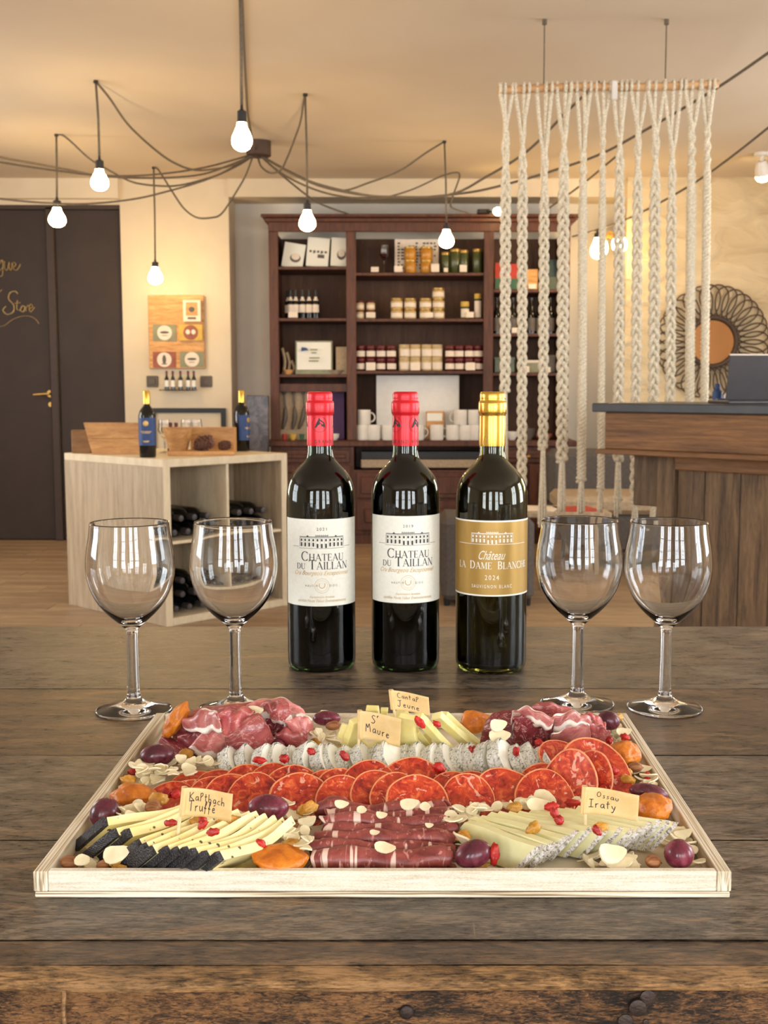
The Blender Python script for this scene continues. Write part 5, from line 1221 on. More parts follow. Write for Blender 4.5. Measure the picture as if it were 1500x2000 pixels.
def glyph(ch):
    p = []
    def vt(x, y0=0, y1=1, w=TK): ribbon(p, [(x, y0), (x, y1)], w)
    if ch == 'C': ribbon(p, arc(.42, .5, .38, .5, 48, 312, 26), lambda t, dx, dy: TN+(TK-TN)*abs(dy)); ribbon(p, [(.70,.70),(.70,.98)], .04); ribbon(p, [(.70,.03),(.70,.25)], .03); return p, .82
    if ch == 'H': vt(.15); vt(.68); ribbon(p, [(.15,.5),(.68,.5)], TN); [serif(p, x, y) for x in (.15,.68) for y in (.02,.98)]; return p, .84
    if ch == 'A': ribbon(p, [(.10,0),(.40,1)], TN); ribbon(p, [(.38,1),(.74,0)], TK); ribbon(p, [(.2,.34),(.62,.34)], TN); serif(p, .10, .02, .22); serif(p, .74, .02, .26); return p, .84
    if ch == 'T': vt(.36); ribbon(p, [(.03,.97),(.69,.97)], TN); ribbon(p, [(.04,.8),(.04,.98)], .045); ribbon(p, [(.68,.8),(.68,.98)], .045); serif(p, .36, .02); return p, .74
    if ch == 'E': vt(.14); [ribbon(p, [(.14,y),(x,y)], TN) for y, x in ((.025,.56),(.5,.46),(.975,.54))]; ribbon(p, [(.56,.0),(.56,.2)], .045); ribbon(p, [(.54,.8),(.54,1)], .045); ribbon(p, [(.46,.42),(.46,.58)], .035); serif(p, .12, .02, .2); serif(p, .12, .98, .2); return p, .64
    if ch == 'U': vt(.15,.3,1); ribbon(p, arc(.41,.3,.26,.29,180,360,14), lambda t, dx, dy: TK*(1-t)+TN*t); vt(.67,.3,1,TN); serif(p,.15,.98); serif(p,.67,.98,.22); return p, .82
    if ch == 'D': vt(.15); ribbon(p, [(.15,.975),(.32,.975)]+arc(.32,.5,.38,.475,90,-90,18)+[(.15,.025)], lambda t, dx, dy: TN+(TK-TN)*abs(dy)); serif(p,.13,.02,.22); serif(p,.13,.98,.22); return p, .80
    if ch == 'I': vt(.15); serif(p,.15,.02); serif(p,.15,.98); return p, .32
    if ch == 'L': vt(.15); ribbon(p, [(.15,.025),(.56,.025)], TN); ribbon(p, [(.56,0),(.56,.24)], .045); serif(p,.13,.02,.22); serif(p,.15,.98); return p, .62
    if ch == 'N': vt(.14,0,1,TN); ribbon(p, [(.12,1),(.70,0)], TK); vt(.70,0,1,TN); serif(p,.14,.02,.22); serif(p,.08,.98,.18); serif(p,.70,.98,.22); return p, .84
    if ch == 'M': vt(.13,0,1,TN); ribbon(p, [(.15,1),(.46,.08)], TK); ribbon(p, [(.46,.05),(.78,1)], TN); vt(.80,0,1,TK); serif(p,.13,.02,.22); serif(p,.80,.02,.26); serif(p,.1,.98,.18); serif(p,.84,.98,.2); return p, .98
    if ch == 'B': vt(.15); ribbon(p, [(.15,.975),(.3,.975)]+arc(.3,.74,.22,.235,90,-90,12)+[(.15,.505)], lambda t, dx, dy: TN+(TK-TN)*abs(dy)); ribbon(p, [(.15,.505),(.32,.505)]+arc(.32,.265,.26,.24,90,-90,12)+[(.15,.025)], lambda t, dx, dy: TN+(TK-TN)*abs(dy)); serif(p,.13,.02,.2); serif(p,.13,.98,.2); return p, .68
    return p, .3
def serif_text(words):
    """words: list of (text, height, y offset); gives polygons starting at x=0"""
    x = 0; out = []
    for txt, h in words:
        for ch in txt:
            if ch == ' ': x += 0.34*h; continue
            pl, w = glyph(ch)
            for q in pl: out.append([(x+a*h, b*h) for a, b in q])
            x += (w+0.03)*h
    return out, x
def font_text(body, size=1.0, shear=0.0, spacing=1.0):
    c = bpy.data.curves.new('t', 'FONT'); c.body = body; c.size = size; c.shear = shear; c.space_character = spacing; c.resolution_u = 3
    o = bpy.data.objects.new('t', c); COL.objects.link(o); dg = bpy.context.evaluated_depsgraph_get(); me = bpy.data.meshes.new_from_object(o.evaluated_get(dg))
    polys = [[(me.vertices[i].co.x, me.vertices[i].co.y) for i in p.vertices] for p in me.polygons]
    bpy.data.objects.remove(o); bpy.data.curves.remove(c); bpy.data.meshes.remove(me); return polys
def fit(polys, cx, y0, width=None, height=None):
    xs = [p[0] for q in polys for p in q]; ys = [p[1] for q in polys for p in q]
    s = width/(max(xs)-min(xs)) if width else height/(max(ys)-min(ys)); sy = height/(max(ys)-min(ys)) if height else s
    m = (min(xs)+max(xs))/2; return [[((x-m)*s+cx, (y-min(ys))*sy+y0) for x, y in q] for q in polys]
def wrapped(mb, polys, R, z0=0.0, ang=0.0, maxseg=0.004):
    """lay flat polygons (metres) round a cylinder of radius R facing -y"""
    for q in polys:
        # split long quads
        n = 1
        if len(q) == 4: n = max(1, int(max(abs(q[1][0]-q[0][0]), abs(q[2][0]-q[3][0]))/maxseg))
        for k in range(n):
            if n > 1:
                a, b = k/n, (k+1)/n; L = lambda u, v, t: (u[0]+(v[0]-u[0])*t, u[1]+(v[1]-u[1])*t)
                qq = [L(q[0], q[1], a), L(q[0], q[1], b), L(q[3], q[2], b), L(q[3], q[2], a)]
            else: qq = q
            mb.add([(R*sin(x/R+ang), -R*cos(x/R+ang), z0+y) for x, y in qq], [tuple(range(len(qq)))])
    return mb
def rect(x0, x1, y0, y1): return [(x0, y0), (x1, y0), (x1, y1), (x0, y1)]

# ================================================================== WINE BOTTLES
KB = 0.000551
def zz(py, b=1309): return (b-py)*KB
def facade(x, y, w, h):
    """long low house with a balustraded roof line, two rows of openings"""
    o = [rect(x-w/2, x+w/2, y+h*0.78, y+h*0.83), rect(x-w/2, x+w/2, y+h*0.72, y+h*0.735)]
    n = 11
    for i in range(n):
        cx = x-w/2+w*(i+0.5)/n; ww = w/n*0.2; mid = abs(i-5) <= 1
        o.append(rect(cx-ww, cx+ww, y+h*0.50, y+h*0.66)); o.append(rect(cx-ww, cx+ww, y+h*(0.02 if mid else 0.12), y+h*(0.32 if mid else 0.40)))
        o.append(rect(cx-w/n*0.42, cx-w/n*0.38, y+h*0.1, y+h*0.72))
    o.append(rect(x-w*0.14, x+w*0.14, y+h*0.86, y+h*0.90)); 
    for i in range(7): o.append(rect(x-w*0.13+i*w*0.042, x-w*0.12+i*w*0.042, y+h*0.86, y+h*0.97))
    o.append([(x-w*0.34, y+h*0.83), (x-w*0.28, y+h*0.83), (x-w*0.31, y+h*0.93)]); o.append([(x+w*0.28, y+h*0.83), (x+w*0.34, y+h*0.83), (x+w*0.31, y+h*0.93)])
    o.append(rect(x-w/2, x-w/2+w*0.01, y+h*0.08, y+h*0.72)); o.append(rect(x+w/2-w*0.01, x+w/2, y+h*0.08, y+h*0.72))
    return o
def ring(cx, cy, r, t, n=36, a0=0, a1=360): return ribbon([], arc(cx, cy, r, r, a0, a1, n), t)
def horse(cx, cy, s):
    head = [(-.62,-.22),(-.70,-.38),(-.58,-.50),(-.42,-.40),(-.22,-.12),(.02,-.02),(.18,-.20),(.22,-.42),(.38,-.22),(.62,-.42),(.74,-.30),(.70,.0),(.52,.28),(.30,.46),(.10,.56),(-.12,.92),(-.20,.56),(-.36,.34),(-.50,.06)]
    tri = []
    # fan pieces written as convex quads
    parts = [[(-.62,-.22),(-.70,-.38),(-.58,-.50),(-.42,-.40)], [(-.62,-.22),(-.42,-.40),(-.22,-.12),(-.50,.06)], [(-.50,.06),(-.22,-.12),(.02,.0),(-.36,.34)], [(-.36,.34),(.02,.0),(.10,.20),(-.20,.56)],
             [(-.20,.56),(-.04,.38),(.10,.56),(-.12,.92)], [(.10,.56),(.02,.42),(.34,.24),(.30,.46)], [(.30,.46),(.34,.24),(.52,.04),(.52,.28)], [(.52,.28),(.42,.02),(.52,-.2),(.70,.0)], [(.70,.0),(.52,-.2),(.60,-.42),(.74,-.30)], [(.10,.20),(.12,.02),(.38,-.18),(.30,.06)], [(.38,-.18),(.20,.0),(.18,-.20),(.28,-.34)], [(.42,.02),(.34,-.1),(.50,-.40),(.60,-.42)]]
    return [[(cx+x*s, cy+y*s) for x, y in q] for q in parts]
def bottle(px, pz, glass, foil, label, name_rot=0.0, wine='wine', rad=0.0372, b=1309, zfill=0.218, z_y=1300):
    c = Z(px, z_y, TZ); c.z = TZ; root = thing('wine_bottle', label, 'wine bottle', (0, 0, 0))
    r = rad; nr = 0.0136
    out = [(0,0.014),(0.012,0.013),(0.022,0.007),(r*0.80,0.0005),(r*0.93,0.001),(r*0.985,0.005),(r,0.011),(r,0.165),(r*0.998,0.182),(r*0.98,0.193),(r*0.94,0.201),(r*0.885,0.2066),(r*0.80,0.212),(r*0.70,0.2164),(r*0.58,0.2208),(r*0.46,0.2256),(nr*1.08,0.2300),(nr,0.236),(nr*0.985,0.275),(nr*1.07,0.277),(nr*1.07,0.288),(nr*0.93,0.2905),(nr*0.93,0.2985),(0.0095,0.2985)]
    inn = [(0.0095,0.29),(nr-0.003,0.285),(nr-0.003,0.2365),(nr*1.08-0.003,0.2290),(r*0.40,0.2245),(r*0.53,0.2195),(r*0.65,0.2150),(r*0.75,0.2105),(r*0.83,0.2055),(r*0.885,0.2000),(r*0.925,0.1925),(r*0.943,0.182),(r*0.945,0.165),(r*0.945,0.014),(r*0.86,0.006),(r*0.72,0.006),(0.024,0.013),(0.012,0.0195),(0,0.021)]
    mb = MB(); mb.lathe(out+inn, 64); mb.build('bottle_glass', M[glass], root, smooth=True, auto=70)
    mb = MB(); k = 0.997 if True else 1
    wl = [(0,0.0215),(0.012,0.020),(0.024,0.0136),(r*0.72,0.0066),(r*0.86,0.0066),(r*0.94,0.0145),(r*0.94,0.165),(r*0.938,0.182),(r*0.92,0.1923),(r*0.88,0.1997),(r*0.825,0.2052),(r*0.745,0.2102),(r*0.645,0.2147),(r*0.525,0.2192),(r*0.395,0.2242),(nr*1.08-0.0035,0.2287),(nr-0.0035,0.2362),(nr-0.0035,zfill+0.02),(0,zfill+0.02)]
    mb.lathe(wl, 48); mb.build('wine', M[wine], root, smooth=True, auto=70)
    # capsule with lip
    cp = [(nr+0.0006,0.2425),(nr+0.0007,0.245),(nr+0.0005,0.2738),(nr+0.0002,0.2752),(nr+0.0012,0.2765),(nr+0.0016,0.279),(nr+0.0016,0.2875),(nr+0.001,0.2895),(nr-0.0002,0.2905),(nr+0.0001,0.2925),(nr+0.0001,0.2975),(nr-0.001,0.2998),(nr-0.0035,0.3002),(0,0.3002)]
    mb = MB(); mb.lathe(cp, 56); cap = mb.build('capsule', M[foil], root, smooth=True, auto=60)
    return root, cap, c
def front_label(root, R, half, z0, z1, mat, rz=0.0):
    mb = MB(); n = 48
    mb.sheet(lambda u, v: Vector((R*sin((u-0.5)*2*half+rz), -R*cos((u-0.5)*2*half+rz), z0+(z1-z0)*v)), n, 1)
    return mb.build('front_label', M[mat], root, smooth=True)
def taillan(px, year, label, rot, shift_px):
    root, cap, c = bottle(px, 0, 'green_glass', 'red_foil', label)
    R = 0.0375; d = shift_px
    lb = front_label(root, R, 1.32, zz(1176-d), zz(1007-d), 'label_white', rot)
    Rp = R+0.0002
    def pr(polys, mat, nm): mb = MB(); wrapped(mb, polys, Rp, 0, rot); return mb.build(nm, M[mat], lb)
    z = lambda py: zz(py-d)
    P_ = fit(font_text(year, spacing=1.4), 0, z(1029), width=0.0108)
    pr(P_, 'print_black', 'vintage_year')
    pr(facade(0, z(1063), 0.0495, z(1036)-z(1063))+[rect(-0.0345, -0.026, z(1060.6), z(1060)), rect(0.026, 0.0345, z(1060.6), z(1060)), rect(-0.026, 0.026, z(1063.6), z(1063))], 'print_black', 'chateau_engraving')
    t, w = serif_text([('C', 1.28), ('HATEAU', 1.0)]); pr(fit(t, 0.0008, z(1088), width=0.0475, height=z(1069.5)-z(1088)), 'print_black', 'lettering')
    t, w = serif_text([('DU', 0.78), (' T', 1.28), ('AILLAN', 1.0)]); pr(fit(t, 0.0004, z(1104.5), width=0.0585, height=z(1085.5)-z(1104.5)), 'print_black', 'lettering')
    pr(fit(font_text('Cru Bourgeois Exceptionnel', shear=0.5), 0, z(1118), width=0.064, height=0.0062), 'print_gold', 'lettering')
    pr(fit(font_text('HAUT-M', spacing=1.5), -0.0115, z(1138), width=0.0135, height=0.0021)+fit(font_text('DOC', spacing=1.7), 0.0125, z(1138), width=0.009, height=0.0021), 'print_black', 'lettering')
    pr(ring(0, z(1136), 0.0078, 0.0003)+ring(0, z(1136), 0.0058, 0.0002)+ring(0, z(1135), 0.0030, 0.0007, 20, 160, 380)+[rect(-0.0033,-0.0026,z(1135),z(1131)), rect(0.0026,0.0033,z(1135),z(1131))], 'print_gold', 'seal')
    pr(fit(font_text('Exploitation familiale', shear=0.4), 0, z(1161), width=0.027, height=0.0030)+fit(font_text('certifiée Haute Valeur Environnementale', shear=0.4), 0, z(1168), width=0.056, height=0.0032), 'print_gold', 'lettering')
    # capsule emblem: horse head in a ring, and a line of capitals
    nr = 0.0145
    for k, a in enumerate((0, 1, 2)):
        ang = rot*0 + {0: -0.05, 1: 1.62, 2: -1.7}[k] + (0 if px < 700 else -0.78)
        mb = MB(); wrapped(mb, ring(0, zz(827), 0.0082, 0.00035)+horse(0.0004, zz(827), 0.0082), nr, 0, ang); mb.build('emblem', M['print_black'], cap)
    a0 = 0.0 if px < 700 else -0.75
    mb = MB(); wrapped(mb, fit(font_text('GRAND VIN', spacing=1.5), 0, zz(864), width=0.034, height=0.0038), nr, 0, a0+0.72); mb.build('lettering', M['print_black'], cap)
    root.location = c; root.rotation_euler = (0, 0, -atan2(c.x, c.y))
taillan(629, '2021', 'red-capped wine bottle with a cream label, leftmost of the three standing bottles', 0.02, 0)
taillan(792, '2019', 'red-capped wine bottle with a cream label, in the middle of the three bottles', 0.075, 6)
def dame():
    root, cap, c = bottle(958, 0, 'olive_glass', 'gold_foil', 'white wine bottle with a gold label and gold capsule', rad=0.0385, wine='white_wine', z_y=1303)
    R = 0.0388; lb = front_label(root, R, 1.50, zz(1154), zz(1008), 'print_white', 0.0)
    mb = MB(); R2 = R+0.0002; h = 1.50-0.045
    mb.sheet(lambda u, v: Vector((R2*sin((u-0.5)*2*h), -R2*cos((u-0.5)*2*h), zz(1151)+(zz(1011)-zz(1151))*v)), 48, 1); mb.build('gold_panel', M['label_gold'], lb, smooth=True)
    def pr(polys, nm): mb = MB(); wrapped(mb, polys, R+0.0004, 0, 0.02); return mb.build(nm, M['print_white'], lb)
    z = zz
    pr(facade(0, z(1053), 0.0465, z(1028)-z(1053))+[rect(-0.042, 0.042, z(1053.8), z(1053))], 'chateau_engraving')
    pr(fit(font_text('Château', shear=0.55), 0, z(1083), width=0.029, height=0.0095), 'lettering')
    t, w = serif_text([('LA', 1.0), ('  D', 1.15), ('AME', 1.0), ('  B', 1.15), ('LANCHE', 1.0)]); pr(fit(t, 0.002, z(1101.5), width=0.086, height=z(1086)-z(1101.5)), 'lettering')
    pr(fit(font_text('2024', spacing=1.35), 0, z(1122), width=0.0150, height=0.0050), 'vintage_year')
    pr(fit(font_text('SAUVIGNON BLANC', spacing=1.5), 0, z(1138), width=0.0445, height=0.0036), 'lettering')
    mb = MB(); wrapped(mb, [[(x*0.001, zz(868)+y*0.001) for x, y in q] for pts in ([(-6,2),(-5,8),(-3,11)], [(-3,0),(-3,6),(0,13)], [(-1,0),(-1,5),(-2,10)]) for q in ribbon([], chaikin(pts), 0.5)], 0.0145, 0, -0.3); mb.build('fold_lines', M['print_gold'], cap)
    root.location = c; root.rotation_euler = (0, 0, -atan2(c.x, c.y))
dame()

# ================================================================== WINE GLASSES
def glasses():
    H = 0.1795; pr = thing('wine_glass', None, 'wine glass', (0,0,0))
    out = [(0,0.0),(0.030,0.0),(0.0345,0.0006),(0.0352,0.0014),(0.0345,0.0022),(0.026,0.0042),(0.014,0.0078),(0.0078,0.0115),(0.0062,0.016),(0.0056,0.022),(0.0050,0.050),(0.0050,0.074),(0.0062,0.0785),(0.012,0.0845),(0.022,0.0935),(0.031,0.1045),(0.0372,0.117),(0.0405,0.130),(0.0410,0.141),(0.0397,0.155),(0.0375,0.167),(0.0362,H-0.0008),(0.0360,H)]
    inn = [(0.0353,H),(0.0352,H-0.0008),(0.0365,0.167),(0.0386,0.155),(0.0399,0.141),(0.0394,0.130),(0.0360,0.1175),(0.0298,0.1055),(0.0208,0.0955),(0.011,0.0885),(0.004,0.0865),(0,0.0862)]
    mb = MB(); mb.lathe(smooth2(out)+smooth2(inn), 64); mb.build('glass_body', M['glass'], pr, smooth=True)
    G = Once(pr)
    for px, py, lab in ((262, 1388, 'empty stemmed wine glass at the outer left, before the cube shelf'), (461, 1384, 'empty stemmed wine glass just left of the bottles, its foot behind the ham'), (1127, 1376, 'empty stemmed wine glass just right of the gold-labelled bottle'), (1298, 1384, 'empty stemmed wine glass at the outer right, before the bar counter')):
        p = Z(px, py, TZ); G.put((p.x, p.y, TZ+0.0002), label=lab)
def smooth2(pr):
    p = smoothpts([Vector((a, 0, b)) for a, b in pr], 3); return [(max(q.x, 0), q.z) for q in p]
glasses()
# ================================================================== FOOD ON THE TRAY
FR = random.Random(21)
def mm(px, p): return px*p.y/FPX*1.0          # pixel length at the depth of a point -> metres
def tth(name, lab, cat, p, group=None): return thing(name, lab, cat, (p.x, p.y, max(p.z, TZ)), group)
def lattice(fn, nu, nv, mb, thick):
    """closed thin solid from a centre surface fn(u,v)->point with thickness vector thick(u,v)"""
    top = []; bot = []
    for i in range(nu+1):
        for j in range(nv+1):
            p = fn(i/nu, j/nv); t = thick(i/nu, j/nv); top.append(p+t*0.5); bot.append(p-t*0.5)
    n = len(top); I = lambda i, j: i*(nv+1)+j; fs = []
    for i in range(nu):
        for j in range(nv):
            fs.append((I(i,j), I(i+1,j), I(i+1,j+1), I(i,j+1))); fs.append((n+I(i,j), n+I(i,j+1), n+I(i+1,j+1), n+I(i+1,j)))
    for i in range(nu):
        fs.append((I(i,0), n+I(i,0), n+I(i+1,0), I(i+1,0))); fs.append((I(i,nv), I(i+1,nv), n+I(i+1,nv), n+I(i,nv)))
    for j in range(nv):
        fs.append((I(0,j), I(0,j+1), n+I(0,j+1), n+I(0,j))); fs.append((I(nu,j), n+I(nu,j), n+I(nu,j+1), I(nu,j+1)))
    U = [(i/nu, j/nv) for i in range(nu+1) for j in range(nv+1)]
    return mb.add(top+bot, fs, U+U)
ORD = ['first', 'second', 'third', 'fourth', 'fifth', 'sixth', 'seventh', 'eighth', 'ninth', 'tenth', 'eleventh', 'twelfth', 'thirteenth', 'fourteenth', 'fifteenth', 'sixteenth', 'seventeenth', 'eighteenth', 'nineteenth', 'twentieth', 'twenty-first', 'twenty-second', 'twenty-third', 'twenty-fourth', 'twenty-fifth', 'twenty-sixth']
def cheese_slab(name, lab, T, R, B, k, th, body, rind, group, bend=0.0, rindw=0.0035):
    """T: rind-end top corner, R: far top corner, B: rind-end bottom corner"""
    A = R-T; D = B-T; nrm = A.cross(D).normalized()
    if nrm.y > 0: nrm = -nrm
    root = tth(name, lab, 'cheese', (T+R)/2-Vector((0,0,0.02)), group)
    n = 10
    ph = FR.uniform(0, 6)
    def s(u, v):
        p = T + A*u + D*v*(1-(1-k)*u) + nrm*(bend*sin(pi*u)*1.0); return p + nrm*0.0005*sin(u*9+ph) + Vector((0,0,0.0006*sin(u*6+ph)*(1-v)))
    mb = MB(); u0 = rindw/A.length
    lattice(lambda u, v: s(u0+u*(1-u0), v), n, 2, mb, lambda u, v: nrm*th); mb.build('cheese_slice', M[body], root)
    mb = MB(); lattice(lambda u, v: s(-0.002+u*(u0+0.002), v*1.0), 1, 6, mb, lambda u, v: nrm*(th*1.03))
    mb.build('rind', M[rind], root)
    return root
# --- truffled cheese with the black rind
Ts = [(199,1606),(221,1628),(247,1628),(268,1650),(281,1657),(294,1662),(324,1662),(343,1664),(361,1663),(376,1666),(399,1671),(424,1673)]
Re = [(372,1575),(392,1574),(410,1576),(430,1578),(450,1581),(468,1584),(490,1588),(505,1592),(522,1596),(540,1600),(556,1602),(574,1604)]
for i, (t, r) in enumerate(zip(Ts, Re)):
    hb = 0.0085; T = F(t[0], t[1], 0.0285); R = F(r[0], r[1], 0.0295); B = F(t[0]-57, t[1]+48, 0.0075)
    if B.y < TY0+0.011: B.y = TY0+0.011
    cheese_slab('truffle_cheese_slice', 'truffled cheese slice with black rind, %s from the left wall' % ORD[i] if i else 'truffled cheese slice with black rind, against the left wall, below the big grape', T, R, B, 0.92, 0.0058, 'truffle', 'blackrind', 'truffled cheese slices', bend=0.004 if i > 7 else 0.001)
# wide low piece of the same cheese lying under the front slices
p = F(455, 1688, 0.008); mb = MB(); q = [F(330, 1697, 0.009), F(505, 1694, 0.009), F(530, 1650, 0.012), F(440, 1640, 0.016)]
for w in q: w.y = max(w.y, TY0+0.009)
mb.prism(q, (0, 0, -0.004)); mb.build('golden_cheese_piece', M['kaltbach'], label='golden cheese piece lying flat in front of the black-rinded slices, by the front apricot', cat='cheese')
# --- ivory cheese with grey white rind
Rt = [(1060,1653),(1085,1650),(1108,1636),(1129,1628),(1156,1622),(1187,1625),(1215,1621),(1236,1623),(1254,1620),(1272,1611),(1291,1607),(1308,1609),(1323,1611)]
Le = [(913,1604),(924,1596),(938,1593),(955,1591),(972,1590),(992,1588),(1012,1586),(1034,1584),(1056,1583),(1078,1582),(1102,1581),(1126,1580),(1150,1580)]
for i, (t, r) in enumerate(zip(Rt, Le)):
    T = F(t[0], t[1], 0.0285); R = F(r[0], r[1], 0.026); B = F(t[0]-46, t[1]+48, 0.0065)
    if B.y < TY0+0.011: B.y = TY0+0.011
    cheese_slab('ivory_cheese_slice', ('ivory cheese slice with pale mottled rind, frontmost, its broad face showing' if i == 0 else 'ivory cheese slice with pale mottled rind, %s counting back from the front' % ORD[i]), T, R, B, 0.85 if i else 1.0, 0.0054, 'ossau', 'greyrind', 'ivory cheese slices', bend=0.0)

# --- folded dried beef
def beef_roll(i, cy, h, rad, x0, x1, lab, flat=0.75, amp=1.0):
    c = F((x0+x1)/2, cy, h); a, b = F(x0, cy, h), F(x1, cy, h); ph = i*3.7
    root = None; mb = MB(); L = b.x-a.x
    def s(u, v):
        th = radians(-150) + radians(470)*u; r = rad*(1.0-0.42*u)
        e = 0.0025*noise.noise(Vector((u*5, i*3.3, 9)))*(1 if v > 0.5 else -1)*(abs(v-0.5)*2)**4
        x = a.x+L*v+e*2; r *= 1+0.30*noise.noise(Vector((v*5+ph, u*2.5, i)))+0.06*noise.noise(Vector((v*22+ph, u*6, i))); 
        if v < 0.05 or v > 0.95: r *= 0.88
        dy = 0.0018*amp*noise.noise(Vector((v*4+ph, 0, 0))); dz = 0.0048*amp*noise.noise(Vector((v*3.4, ph, 0)))
        return Vector((x, c.y-cos(th)*r*0.9*-1+dy, c.z+sin(th)*r*flat+dz))
    mb.sheet(lambda u, v: s(1-u, v), 40, 46)
    return mb.build('dried_beef_slice', M['beef'], smooth=True, solid=0.0011, label=lab, cat='meat slice', group='folded dried beef slices')
for i, (cy, h, rad, x0, x1, lab) in enumerate((
    (1583, 0.0185, 0.0084, 618, 872, 'rolled dried beef slice furthest back, touching the chorizo'),
    (1597, 0.0185, 0.0078, 636, 884, 'rolled dried beef slice second from the back'),
    (1611, 0.0185, 0.0072, 626, 880, 'rolled dried beef slice third from the back'),
    (1624, 0.0180, 0.0072, 634, 892, 'rolled dried beef slice fourth from the back'),
    (1640, 0.0170, 0.0080, 618, 888, 'rolled dried beef slice third from the front'),
    (1657, 0.0160, 0.0078, 614, 880, 'rolled dried beef slice second from the front'),
    (1681, 0.0135, 0.0105, 610, 882, 'broad rolled dried beef slice lying along the front wall'))):
    beef_roll(i, cy, h, rad, x0, x1, lab, flat=0.85)

# --- chorizo
def chorizo_proto(seed, r=0.0195, long=1.0):
    root = thing('chorizo_slice', None, 'sausage slice', (0,0,0)); mb = MB(); n = 36
    def rad(a): return r*(1+0.05*noise.noise(Vector((cos(a)*1.5, sin(a)*1.5, seed*3.1))))
    def z(x, y): return 0.0012*noise.noise(Vector((x*70, y*70, seed*5.0)))+0.0016*(1 if seed % 2 else -1)*((x*x)/(r*r)-0.4)
    P = []; fs = []
    rings = [0, .35, .7, .94, 1.0]
    for side in (1, -1):
        for k, q in enumerate(rings[1:]):
            for i in range(n):
                a = 2*pi*i/n; x, y = rad(a)*q*cos(a)*long, rad(a)*q*sin(a); P.append(Vector((x, y, z(x, y)+side*0.0008)))
    c0 = len(P); P += [Vector((0, 0, z(0,0)+0.0008)), Vector((0, 0, z(0,0)-0.0008))]
    for side in (0, 1):
        o = side*4*n
        for i in range(n):
            j = (i+1) % n; f = (c0+side, o+i, o+j); fs.append(f if side == 0 else f[::-1])
            for k in range(3): f = (o+k*n+i, o+(k+1)*n+i, o+(k+1)*n+j, o+k*n+j); fs.append(f if side == 0 else f[::-1])
    for i in range(n): j = (i+1) % n; fs.append((3*n+i, 7*n+i, 7*n+j, 3*n+j))
    mb.add(P, fs); mb.build('slice_meat', M['chorizo'], root, smooth=True, auto=60)
    mb = MB(); mb.tube([Vector((rad(a)*long*cos(a), rad(a)*sin(a), z(rad(a)*long*cos(a), rad(a)*sin(a)))) for a in [2*pi*i/n for i in range(n+1)]], 0.00085, 6, cap=False, flat=1.15)
    mb.build('casing', M['casing'], root, smooth=True); return Once(root)
CH = [chorizo_proto(k, r) for k, r in enumerate((0.0195, 0.0200, 0.0188, 0.0205))]; CHL = chorizo_proto(5, 0.0200, 1.22)
def chz(px, top, h, tilt, yaw, roll, k, lab, sc=1.0, proto=None, grp='front row of chorizo'):
    p = F(px, top+40, h); py = top+(0.0195*sc*FPX/p.y)*sin(radians(tilt+20)); p = F(px, py, h)
    (proto or CH[k % 4]).put(p, (radians(tilt), radians(roll), radians(yaw)), sc, lab, grp)
fr = [(338,1530,.013,20,10,4),(378,1523,.013,22,10,4),(418,1517,.014,28,12,3),(455,1514,.015,34,13,0),(500,1512,.016,40,14,0),(586,1511,.017,42,14,0),(670,1514,.017,42,14,0),(741,1507,.0175,42,16,0),(778,1512,.0185,42,16,0),(815,1515,.0205,42,12,0),(915,1511,.0185,42,8,0),(986,1503,.0175,43,10,0),(1066,1506,.0185,42,9,0)]
for i, (px, py, h, t, y, r) in enumerate(fr):
    chz(px, py, h, t, y, r, i, 'chorizo slice in the front row, %s from its left end' % ORD[i] if i < 10 else 'chorizo slice in the front row, %s from its right end' % ('third', 'second', 'first')[i-10], sc=1.08 if i in (5, 9, 11, 12) else 1.0)
bk = [(385,1506,.012,18,12,2),(428,1504,.013,20,12,2),(487,1495,.015,34,10,0),(533,1493,.015,36,10,0),(572,1495,.017,38,10,0),(640,1503,.016,38,8,0),(668,1503,.016,38,8,0),(722,1488,.018,40,5,0),(805,1480,.0195,40,2,0),(884,1507,.0165,36,0,0),(925,1509,.0145,36,0,0),(1062,1494,.0165,36,2,0)]
for i, (px, py, h, t, y, r) in enumerate(bk):
    chz(px, py, h, t, y, r, i+1, 'chorizo slice in the rear row, %s from its left end' % ORD[i] if i < 9 else 'chorizo slice in the rear row, %s from its right end' % ('third', 'second', 'first')[i-9], sc=1.08 if i in (7, 8) else 0.98, grp='rear row of chorizo')
def lying(px, py, h, n, ang, lab, sc=1.0, proto=None):
    p = F(px, py, h); q = Vector((0,0,1)).rotation_difference(Vector(n).normalized()).to_matrix() @ Matrix.Rotation(radians(ang), 3, 'Z'); e = q.to_euler()
    (proto or CH[0]).put(p, (e.x, e.y, e.z), sc, lab, 'chorizo slices fanned at the right end')
lying(1112, 1532, .0225, (-0.38, -0.80, 0.45), 62, 'long pinkish chorizo slice leaning at the right end of the rows', 1.0, CHL)
lying(1146, 1528, .0195, (-0.42, -0.65, 0.55), 50, 'chorizo slice between the two long ones at the right end', 0.95, CHL)
lying(1166, 1506, .0230, (0.16, -0.72, 0.60), -38, 'long chorizo slice lying across the fan, under the dark grape', 1.15, CHL)
lying(1105, 1486, .0190, (0.2, -0.5, 0.8), -25, 'chorizo slice half hidden by the ash-rinded cheese, at the right end', 0.9, CHL)

